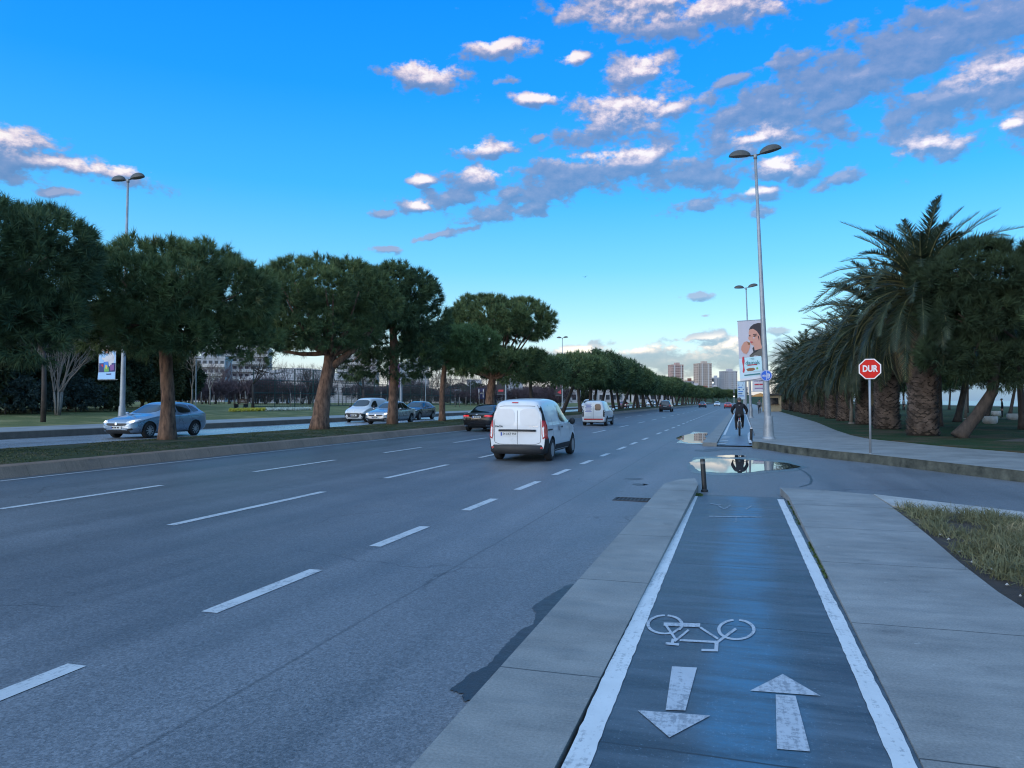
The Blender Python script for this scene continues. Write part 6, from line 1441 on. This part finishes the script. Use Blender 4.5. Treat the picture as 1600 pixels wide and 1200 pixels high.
# ---- the cyclist, seen from behind, hands on the bar
cp = G(1155.5, 681, -.02)
bk = thing('bicycle', 'dark wide-tyred bicycle with pale mudguard stays under the cyclist', 'bicycle', tuple(cp))
M_frame = mat('dark_bicycle_frame', (.02, .02, .022), .4, .2, 8)
RY = Matrix.Rotation(PI / 2, 3, 'Y')
for y in (-.0, 1.08):
    m = MB(); k = 28; vs = []; fs = []
    for i in range(k):
        a = 2 * PI * i / k
        for j in range(8):
            b_ = 2 * PI * j / 8; rr = .335 + .048 * math.cos(b_); vs.append((.05 * math.sin(b_), y + rr * math.cos(a), .383 + rr * math.sin(a)))
    for i in range(k):
        for j in range(8): fs.append((i * 8 + j, i * 8 + (j + 1) % 8, ((i + 1) % k) * 8 + (j + 1) % 8, ((i + 1) % k) * 8 + j))
    m.add(vs, fs); w_ = m.build('wheel', M_tyre, bk, smooth=True)
    m = MB(); m.lathe([(.29, -.014), (.30, 0), (.29, .014)], 28, (0, y, .383), RY, False); m.lathe([(.03, -.05), (.03, .05)], 10, (0, y, .383), RY)
    for i in range(14): a = 2 * PI * i / 14; m.tube([(0, y, .383), (0, y + .29 * math.cos(a), .383 + .29 * math.sin(a))], .003, 3)
    m.build('rim', M_rim, w_)
m = MB(); bb = Vector((0, .46, .33)); seat = Vector((0, .28, .95)); hd_ = Vector((0, .88, .92))
m.tube([bb, seat], .02, 8); m.tube([bb, hd_ - Vector((0, -.03, .12))], .022, 8); m.tube([seat - Vector((0, -.03, .12)), hd_], .02, 8); m.tube([hd_ + Vector((0, -.04, .16)), (0, 1.08, .383)], .02, 8)
for s in (-1, 1): m.tube([bb, (s * .06, 0, .383)], .012, 6); m.tube([seat - Vector((0, -.02, .10)), (s * .06, 0, .383)], .010, 6)
m.build('frame', M_frame, bk, smooth=True)
m = MB(); m.tube([(-.34, .78, 1.08), (-.22, .84, 1.10), (0, .86, 1.09), (.22, .84, 1.10), (.34, .78, 1.08)], .014, 8); m.build('handlebar', M_frame, bk, smooth=True)
m = MB(); m.lathe([(.02, -.14), (.05, -.12), (.09, .05), (.10, .12), (.03, .16)], 10, (0, .24, .98), Matrix.Rotation(PI / 2, 3, 'X')); m.build('saddle', M_frame, bk, smooth=True)
m = MB()
for s in (-1, 1): m.tube([(s * .075, -.02, .40), (s * .085, -.14, .62), (s * .05, -.12, .74), (0, -.10, .77)], .014, 6)
m.build('mudguard_stay', mat('pale_stay', (.55, .50, .45), .5), bk); m = MB()
for s, yy_, zz2 in ((-1, .30, .30), (1, .62, .36)): m.tube([bb + Vector((s * .07, 0, 0)), (s * .10, yy_, zz2)], .012, 6); m.box((s * .15, yy_, zz2), (.10, .07, .02))
m.build('pedals', M_frame, bk)
m = MB(); m.lathe([(.028, -.008), (.028, .008)], 10, (0, -.05, .84), RX); m.build('rear_lamp', M_redlens, bk)
cy = thing('person', 'cyclist in a dark jacket and grey knit hat riding away on the cycle path', 'person', tuple(cp))
J = {'pelvis': (0, .24, 1.08, (.17, .13), 1), 'waist': (0, .32, 1.24, (.205, .155), 0), 'chest': (0, .44, 1.44, (.235, .175), 0), 'neckbase': (0, .52, 1.57, (.10, .085), 0), 'neck': (0, .555, 1.63, .06, 2), 'chin': (0, .60, 1.68, (.068, .075), 2), 'head': (0, .60, 1.755, (.080, .098), 2), 'crown': (0, .59, 1.83, (.065, .08), 2)}
E = [('pelvis', 'waist'), ('waist', 'chest'), ('chest', 'neckbase'), ('neckbase', 'neck'), ('neck', 'chin'), ('chin', 'head'), ('head', 'crown')]
for s, sg, kn, an in (('l', -1, (-.15, .52, .80), (-.145, .30, .40)), ('r', 1, (.15, .66, .88), (.145, .60, .46))):
    J.update({'sh_' + s: (sg * .20, .47, 1.50, .105, 0), 'el_' + s: (sg * .36, .55, 1.24, .082, 0), 'wr_' + s: (sg * .34, .74, 1.105, .038, 0),
              'hip_' + s: (sg * .105, .28, 1.02, .135, 1), 'kn_' + s: (*kn, .092, 1), 'an_' + s: (*an, .062, 1), 'heel_' + s: (sg * .148, an[1] - .03, an[2] - .06, .042, 3), 'toe_' + s: (sg * .155, an[1] + .17, an[2] - .075, .036, 3)})
    E += [('chest', 'sh_' + s), ('sh_' + s, 'el_' + s), ('el_' + s, 'wr_' + s), ('pelvis', 'hip_' + s), ('hip_' + s, 'kn_' + s), ('kn_' + s, 'an_' + s), ('an_' + s, 'heel_' + s), ('an_' + s, 'toe_' + s)]
    hand_joints(J, E, 'wr_' + s, s, (-sg * .05, 1, -.25), (0, -.1, -1), 2)
skin_body(cy, J, E, [M_navy, M_trous, M_skin, M_shoe])
m = MB(); head_parts(m, (0, .60, 1.745), (0, 1, 0), .098); m.build('face', M_skin, cy, smooth=True); m = MB(); eyes(m, (0, .60, 1.745), (0, 1, 0), .098); m.build('eyes', M_ink, cy)
m = MB(); m.lathe([(.108, -.02), (.114, .02), (.108, .06), (.085, .10), (.04, .125), (.002, .13)], 16, (0, .585, 1.755), Matrix.Diagonal((.92, 1.08, 1))); m.build('knit_hat', M_beanie, cy, smooth=True)
m = MB(); m.lathe([(.07, -.05), (.115, -.02), (.11, .03), (.07, .05)], 12, (0, .46, 1.60)); m.build('hood', M_navy, cy, smooth=True)
m = MB(); m.box((.0, .285, 1.50), (.07, .012, .012)); m.build('back_logo', M_signwhite, cy)
# ---- walkers far off
def walker(label, loc, rotz, jacket, trous, stride=.16, hair=None, group='people far off in the park'):
    t = thing('person', label, 'person', loc, rotz, group)
    J = {'pelvis': (0, 0, .95, (.15, .11), 1), 'waist': (0, 0, 1.12, (.14, .10), 0), 'chest': (0, .01, 1.34, (.175, .12), 0), 'neckbase': (0, .02, 1.46, .075, 0), 'neck': (0, .03, 1.52, .055, 2), 'chin': (0, .06, 1.575, (.062, .07), 2), 'head': (0, .05, 1.65, (.075, .092), 2), 'crown': (0, .04, 1.72, (.06, .072), 2)}
    E = [('pelvis', 'waist'), ('waist', 'chest'), ('chest', 'neckbase'), ('neckbase', 'neck'), ('neck', 'chin'), ('chin', 'head'), ('head', 'crown')]
    for s, sg in (('l', -1), ('r', 1)):
        d = sg * stride
        J.update({'sh_' + s: (sg * .18, .01, 1.39, .072, 0), 'el_' + s: (sg * .235, -d * .4, 1.12, .05, 0), 'wr_' + s: (sg * .235, .06 - d * .5, .90, .034, 0), 'hip_' + s: (sg * .09, 0, .88, .10, 1), 'kn_' + s: (sg * .095, d * .6 + .02, .48, .064, 1), 'an_' + s: (sg * .095, d, .09, .042, 1), 'toe_' + s: (sg * .105, d + .16, .035, .035, 3)})
        E += [('chest', 'sh_' + s), ('sh_' + s, 'el_' + s), ('el_' + s, 'wr_' + s), ('pelvis', 'hip_' + s), ('hip_' + s, 'kn_' + s), ('kn_' + s, 'an_' + s), ('an_' + s, 'toe_' + s)]
        hand_joints(J, E, 'wr_' + s, s, (0, .15, -1), (-sg * .3, .6, 0), 2)
    skin_body(t, J, E, [jacket, trous, M_skin, M_shoe], sub=1)
    m = MB(); m.lathe([(.092, -.02), (.096, .03), (.075, .075), (.03, .095), (.002, .10)], 12, (0, .03, 1.655)); m.build('hair', hair or M_seam, t, smooth=True)
    m = MB(); head_parts(m, (0, .05, 1.64), (0, 1, 0), .092); m.build('face', M_skin, t, smooth=True); m = MB(); eyes(m, (0, .05, 1.64), (0, 1, 0), .092); m.build('eyes', M_ink, t); return t
M_coat = mat('grey_coat', (.16, .15, .16), .85, .2, 10)
def onlawn(px, z): p = PZ(px, 640, z); return (p.x, p.y, ZP + .03)
walker('dark-clothed person standing by the shore between the pine trunks', onlawn(1566, 68), 1.2, M_navy, M_trous, .03)
walker('person in dark clothes walking near the shore, seen between two palm trunks', onlawn(1404, 110), .6, M_navy, M_trous, .2)
walker('person in a grey coat on the shore path between two palm trunks', onlawn(1412, 118), -.4, M_coat, M_trous, .15)
walker('person in a pale coat walking far along the right pavement', (2.1, 96, ZP), .1, M_coat, M_trous, .2)
# ------------------------------------------------------------------ buildings and fences behind
M_white_wall = mat('white_render', (.46, .42, .42), .85, .1, .4); M_tan_wall = mat('tan_render', (.46, .36, .30), .85, .1, .3); M_redtan = mat('red_tan_render', (.44, .29, .25), .85, .1, .3)
M_grey_wall = mat('grey_render', (.40, .40, .42), .85, .1, .3); M_roof = mat('red_tile_roof', (.22, .09, .06), .85, .2, 1); M_win = mat('dark_window_glass', (.025, .03, .04), .15, .3, .2); M_slab = mat('pale_slab_edge', (.55, .50, .47), .8, .1, 1)
M_metalroof = mat('pale_metal_roof', (.50, .50, .53), .5, .1, .3)
def block(name, label, loc, w, d, h, floors, bays, wall, rotz=0, sidebays=0, group=None, roof=None, balc=False, wfrac=(.55, .5), cat='building', strips=()):
    """a block with its front toward -Y: walls, slab edges, recess-framed windows each an object of its own (sharing one mesh)"""
    t = thing(name, label, cat, loc, rotz, group); m = MB(); m.box((0, 0, h / 2 - 3), (w, d, h + 6)); wl = m.build('wall', wall, t)
    m = MB(); m.box((0, 0, h + .4), (w + .4, d + .4, .8)); m.box((w * .1, 0, h + 2), (w * .35, d * .4, 2.6)); m.build('roof', roof or wall, t)
    fh = h / floors; bw = w / bays; ww, wh = bw * wfrac[0], fh * wfrac[1]
    mw = MB(); mw.box((0, 0, 0), (ww, .16, wh)); first = None; nwin = 0; rest = MB()
    spots = [(-w / 2 + bw * (i + .5), -d / 2, fh * (j + .52), 0) for j in range(floors - 1, -1, -1) for i in range(bays)]
    if sidebays:
        sb_ = d / sidebays
        for sgn in (-1, 1): spots += [(sgn * w / 2, -d / 2 + sb_ * (i + .5), fh * (j + .52), 1) for j in range(floors - 1, -1, -1) for i in range(sidebays)]
    for x, y, z, sd in spots:
        if nwin < 100:
            if first is None: o = first = mw.build('window', M_win, t)
            else: o = first.copy(); C.objects.link(o); o.parent = t
            o.location = (x, y, z); o.rotation_euler = (0, 0, PI / 2 if sd else 0); nwin += 1
        else: rest.box((x, y, z), (ww, .16, wh) if not sd else (.16, ww, wh))
    if rest.v: r_ = rest.build('windows', M_win, t); r_['kind'] = 'stuff'
    m = MB()
    for j in range(1, floors + 1): m.box((0, -d / 2 - (.55 if balc else .08), fh * j - fh + .12), (w * (1.0 if balc else 1.003), 1.2 if balc else .3, .25))
    if balc:
        for j in range(1, floors): m.box((0, -d / 2 - 1.1, fh * j + .65), (w, .06, .8))
    m.build('balconies' if balc else 'floor_bands', M_slab, t)
    for k, (x, sw_, mt_) in enumerate(strips): m = MB(); m.box((x * w, -d / 2 - .12, h / 2), (sw_ * w, .3, h)); m.build('facade_strip', mt_, t)
    return t
def far(px, z): p = PZ(px, 626, z); return p.x, p.y
def hgt(py, z): return H + (626 - py) * z / F
GT = 'apartment towers on the horizon'
for (px, ytop, wpx, z, fl, by_, wall, rz, lab, d, strips) in (
    (1056, 571, 23, 900, 15, 6, M_redtan, .45, 'reddish apartment tower at the left of the distant cluster', 14, ((-.30, .12, M_slab), (.30, .12, M_slab))),
    (1098, 569, 27, 880, 16, 7, M_tan_wall, .45, 'tallest tan apartment tower in the distant cluster', 15, ((-.22, .10, M_slab), (.24, .10, M_slab))),
    (1117, 591, 14, 960, 12, 5, M_grey_wall, .3, 'narrow pale grey tower between the tan and the white towers', 12, ((0, .2, M_white_wall),)),
    (1138, 581, 26, 900, 14, 7, M_white_wall, .45, 'broad white apartment tower at the right of the distant cluster', 15, ((-.1, .14, M_grey_wall), (.25, .12, M_grey_wall)))):
    x, y = far(px, z); w = wpx * z / F * .80; block('apartment_tower', lab, (x, y, 0), w, d, hgt(ytop, z), fl, by_, wall, YAW * 0 + rz, 3, GT, wfrac=(.5, .42), strips=strips)
# low hill and houses below the towers
m = MB(); nx, ny = 40, 10; vs = []
for j in range(ny + 1):
    for i in range(nx + 1):
        u, v = i / nx, j / ny; x = -420 + 560 * u; y = 640 + 420 * v
        vs.append((x, y, -2.2 + 17 * math.sin(PI * u) ** 1.2 * math.sin(PI * min(1, v * .9 + .02)) + 2 * mnoise.noise(Vector((x * .01, y * .01, 0))) * (0 if i in (0, nx) or j in (0, ny) else 1)))
m.add(vs, [(j * (nx + 1) + i, j * (nx + 1) + i + 1, (j + 1) * (nx + 1) + i + 1, (j + 1) * (nx + 1) + i) for j in range(ny) for i in range(nx)])
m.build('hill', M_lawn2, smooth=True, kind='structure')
rnd = random.Random(12)
for i, (px, ytop, wpx, z, wall, lab) in enumerate(((1066, 601, 12, 760, M_white_wall, 'white house below the reddish tower'), (1076, 596, 14, 780, M_grey_wall, 'pale grey house between the reddish and tan towers'), (1086, 604, 16, 740, M_white_wall, 'wide white house below the tan tower'), (1100, 608, 18, 720, M_tan_wall, 'tan low house in front of the tan tower'), (1116, 607, 14, 730, M_white_wall, 'white low house below the narrow grey tower'), (1078, 607, 12, 700, M_redtan, 'reddish low house above the far pines'), (1160, 606, 14, 760, M_white_wall, 'white house right of the broad white tower'))):
    x, y = far(px, z); block('hillside_house', lab, (x, y, 0), wpx * z / F, 9, hgt(ytop, z), max(3, int(hgt(ytop, z) / 3)), 4, wall, rnd.uniform(.1, .5), 0, 'low houses below the towers', M_roof if i % 2 else None)
# left: apartment blocks, sports hall, low walls behind the park
GBk = 'pale apartment blocks behind the left park'
for (px, ytop, wpx, z, fl, by_, rz, lab, wall) in (
    (130, 522, 70, 230, 7, 6, .5, 'white apartment block behind the trees left of the family banner', M_white_wall),
    (245, 526, 86, 250, 7, 9, .5, 'tall white apartment block right of the left lamp post', M_white_wall),
    (322, 562, 66, 235, 5, 8, .5, 'lower white apartment block behind the reddish pine trunk', M_grey_wall),
    (385, 548, 70, 270, 7, 8, .5, 'white banded apartment block behind the wide bare tree', M_white_wall),
    (560, 560, 60, 300, 6, 7, .4, 'white apartment block behind the stout forked pine', M_white_wall),
    (640, 572, 60, 320, 5, 7, .4, 'pale apartment block behind the silver sedan', M_grey_wall),
    (905, 588, 70, 420, 6, 8, .3, 'pale apartment block behind the far pine trunks', M_white_wall)):
    x, y = far(px, z); block('apartment_block', lab, (x, y, 1.2), wpx * z / F, 14, hgt(ytop, z) - 1.2, fl, by_, wall, rz, 2, GBk, balc=True, wfrac=(.6, .5))
x, y = far(478, 170); t = thing('sports_hall', 'large pale hall with a curved metal roof behind the sports court fence', 'building', (x, y, 1), .42); w = 24; m = MB(); m.box((0, 0, 2), (w, 20, 6)); m.build('wall', M_white_wall, t)
m = MB(); k = 12; vs = []
for q in (-10.5, 10.5):
    for i in range(k + 1): u = -1 + 2 * i / k; vs.append((u * w * .52, q, 5 + 2.6 * (1 - u * u)))
m.add(vs, [(i, i + 1, k + 2 + i, k + 1 + i) for i in range(k)] + [tuple(range(k + 1))[::-1], tuple(range(k + 1, 2 * k + 2))]); m.build('roof', M_metalroof, t)
for i in range(6): m = MB(); m.box((-w * .42 + i * w * .168, -10.03, 2.6), (2.4, .12, 1.6)); m.build('window', M_win, t)
for i, (px, z, wpx, ytop, wall, lab) in enumerate(((420, 150, 60, 617, M_grey_wall, 'long low white wall building at the left of the court'), (640, 172, 100, 617, M_white_wall, 'long low white building behind the court fence'), (735, 188, 60, 614, M_grey_wall, 'low grey building left of the letter H sign'), (800, 192, 56, 612, M_grey_wall, 'low pale shop front left of the cargo van roof'), (868, 236, 60, 612, M_white_wall, 'low white shop front behind the lettered van'), (950, 300, 60, 613, M_white_wall, 'low white building seen between the far trunks'), (1020, 330, 60, 612, M_white_wall, 'distant low white building between the far trunks'))):
    x, y = far(px, z); t = block('low_building', lab, (x, y, .9), wpx * z / F, 8, hgt(ytop, z) - .9, 1, 6, wall, .45, 0, 'low buildings behind the left park', wfrac=(.6, .45))
# dark wooded belt that closes the view behind the left park
M_belt = foliage_mat('far_belt_leaves', (.016, .024, .018), (.040, .050, .030), (.06, .05, .045), .25)
rng = np.random.default_rng(66)
for i, (px, X, R, zt, mt_) in enumerate(((290, -96, 3.6, 3.9, M_belt), (430, -120, 4.0, 3.6, M_belt), (600, -96, 3.6, 3.9, M_belt), (660, -88, 3.4, 4.2, M_twig2), (715, -74, 4.0, 5.2, M_belt), (755, -64, 3.4, 4.6, M_twig2), (795, -60, 3.8, 5.2, M_belt), (830, -58, 3.4, 4.8, M_twig2), (858, -56, 3.4, 5.2, M_belt), (905, -58, 3.6, 5.4, M_belt), (955, -62, 4, 5.6, M_twig2), (978, -64, 4.5, 6.0, M_belt))):
    leafy('far_tree', 'dense dark tree in the belt behind the left park and far trunks', left(px, X), 300 + i, R, .2, zt, mt_, n=16, pr=1.3, dens_=4 if mt_ is M_belt else 5, k=7 if mt_ is M_belt else 9, L=.5 if mt_ is M_belt else .7, w=.2 if mt_ is M_belt else .05, tr=.12, group='dark belt of trees behind the left park', ex=1.3)
# sports court fence
M_fence = mat('green_fence_steel', (.010, .045, .040), .6, .2, 4); M_net = mat('green_net_wire', (.012, .05, .045), .7, .2, 4)
A = Vector(left(396, -50)); B_ = Vector(left(742, -47)); Hf = 4.4; L = (B_ - A).length; ang = math.atan2(B_.y - A.y, B_.x - A.x)
t = thing('court_fence', 'tall dark green wire fence of the sports court', 'fence', tuple(A), ang); n = 17
pm = None
for i in range(n + 1):
    if pm is None: m = MB(); m.tube([(0, 0, 0), (0, 0, Hf)], .05, 6); pm = m.build('post', M_fence, t); o = pm
    else: o = pm.copy(); C.objects.link(o); o.parent = t
    o.location = (L * i / n, 0, 0)
for z in (.1, Hf * .36, Hf * .68, Hf): m = MB(); m.tube([(0, 0, z), (L, 0, z)], .04, 5); m.build('rail', M_fence, t)
m = MB(); x = 0
while x < L: m.box((x, .02, Hf / 2), (.018, .018, Hf)); x += .30
z = .3
while z < Hf: m.box((L / 2, .03, z), (L, .018, .018)); z += .30
m.build('wire_mesh', M_net, t)
for i, (px, X, h, lab) in enumerate(((285, -60, 6.5, 'thin pale light pole left of the pale slender bare tree'), (306, -56, 5.2, 'thin white pole behind the hatchback roof'), (735, -46, 5.0, 'thin pale pole near the letter H sign'), (907, -36, 6.5, 'thin pale pole behind the lettered van roof'), (665, -45, 5.5, 'thin white pole right of the tall slim pine'))):
    t = thing('thin_pole', lab, 'pole', left(px, X), 0, 'thin poles in the left park'); m = MB(); m.tube([(0, 0, 0), (0, 0, h)], [.07, .045], 6); m.build('shaft', M_galv, t); m = MB(); m.box((.25, 0, h), (.6, .16, .09)); m.build('lamp_head', M_lampshell, t)
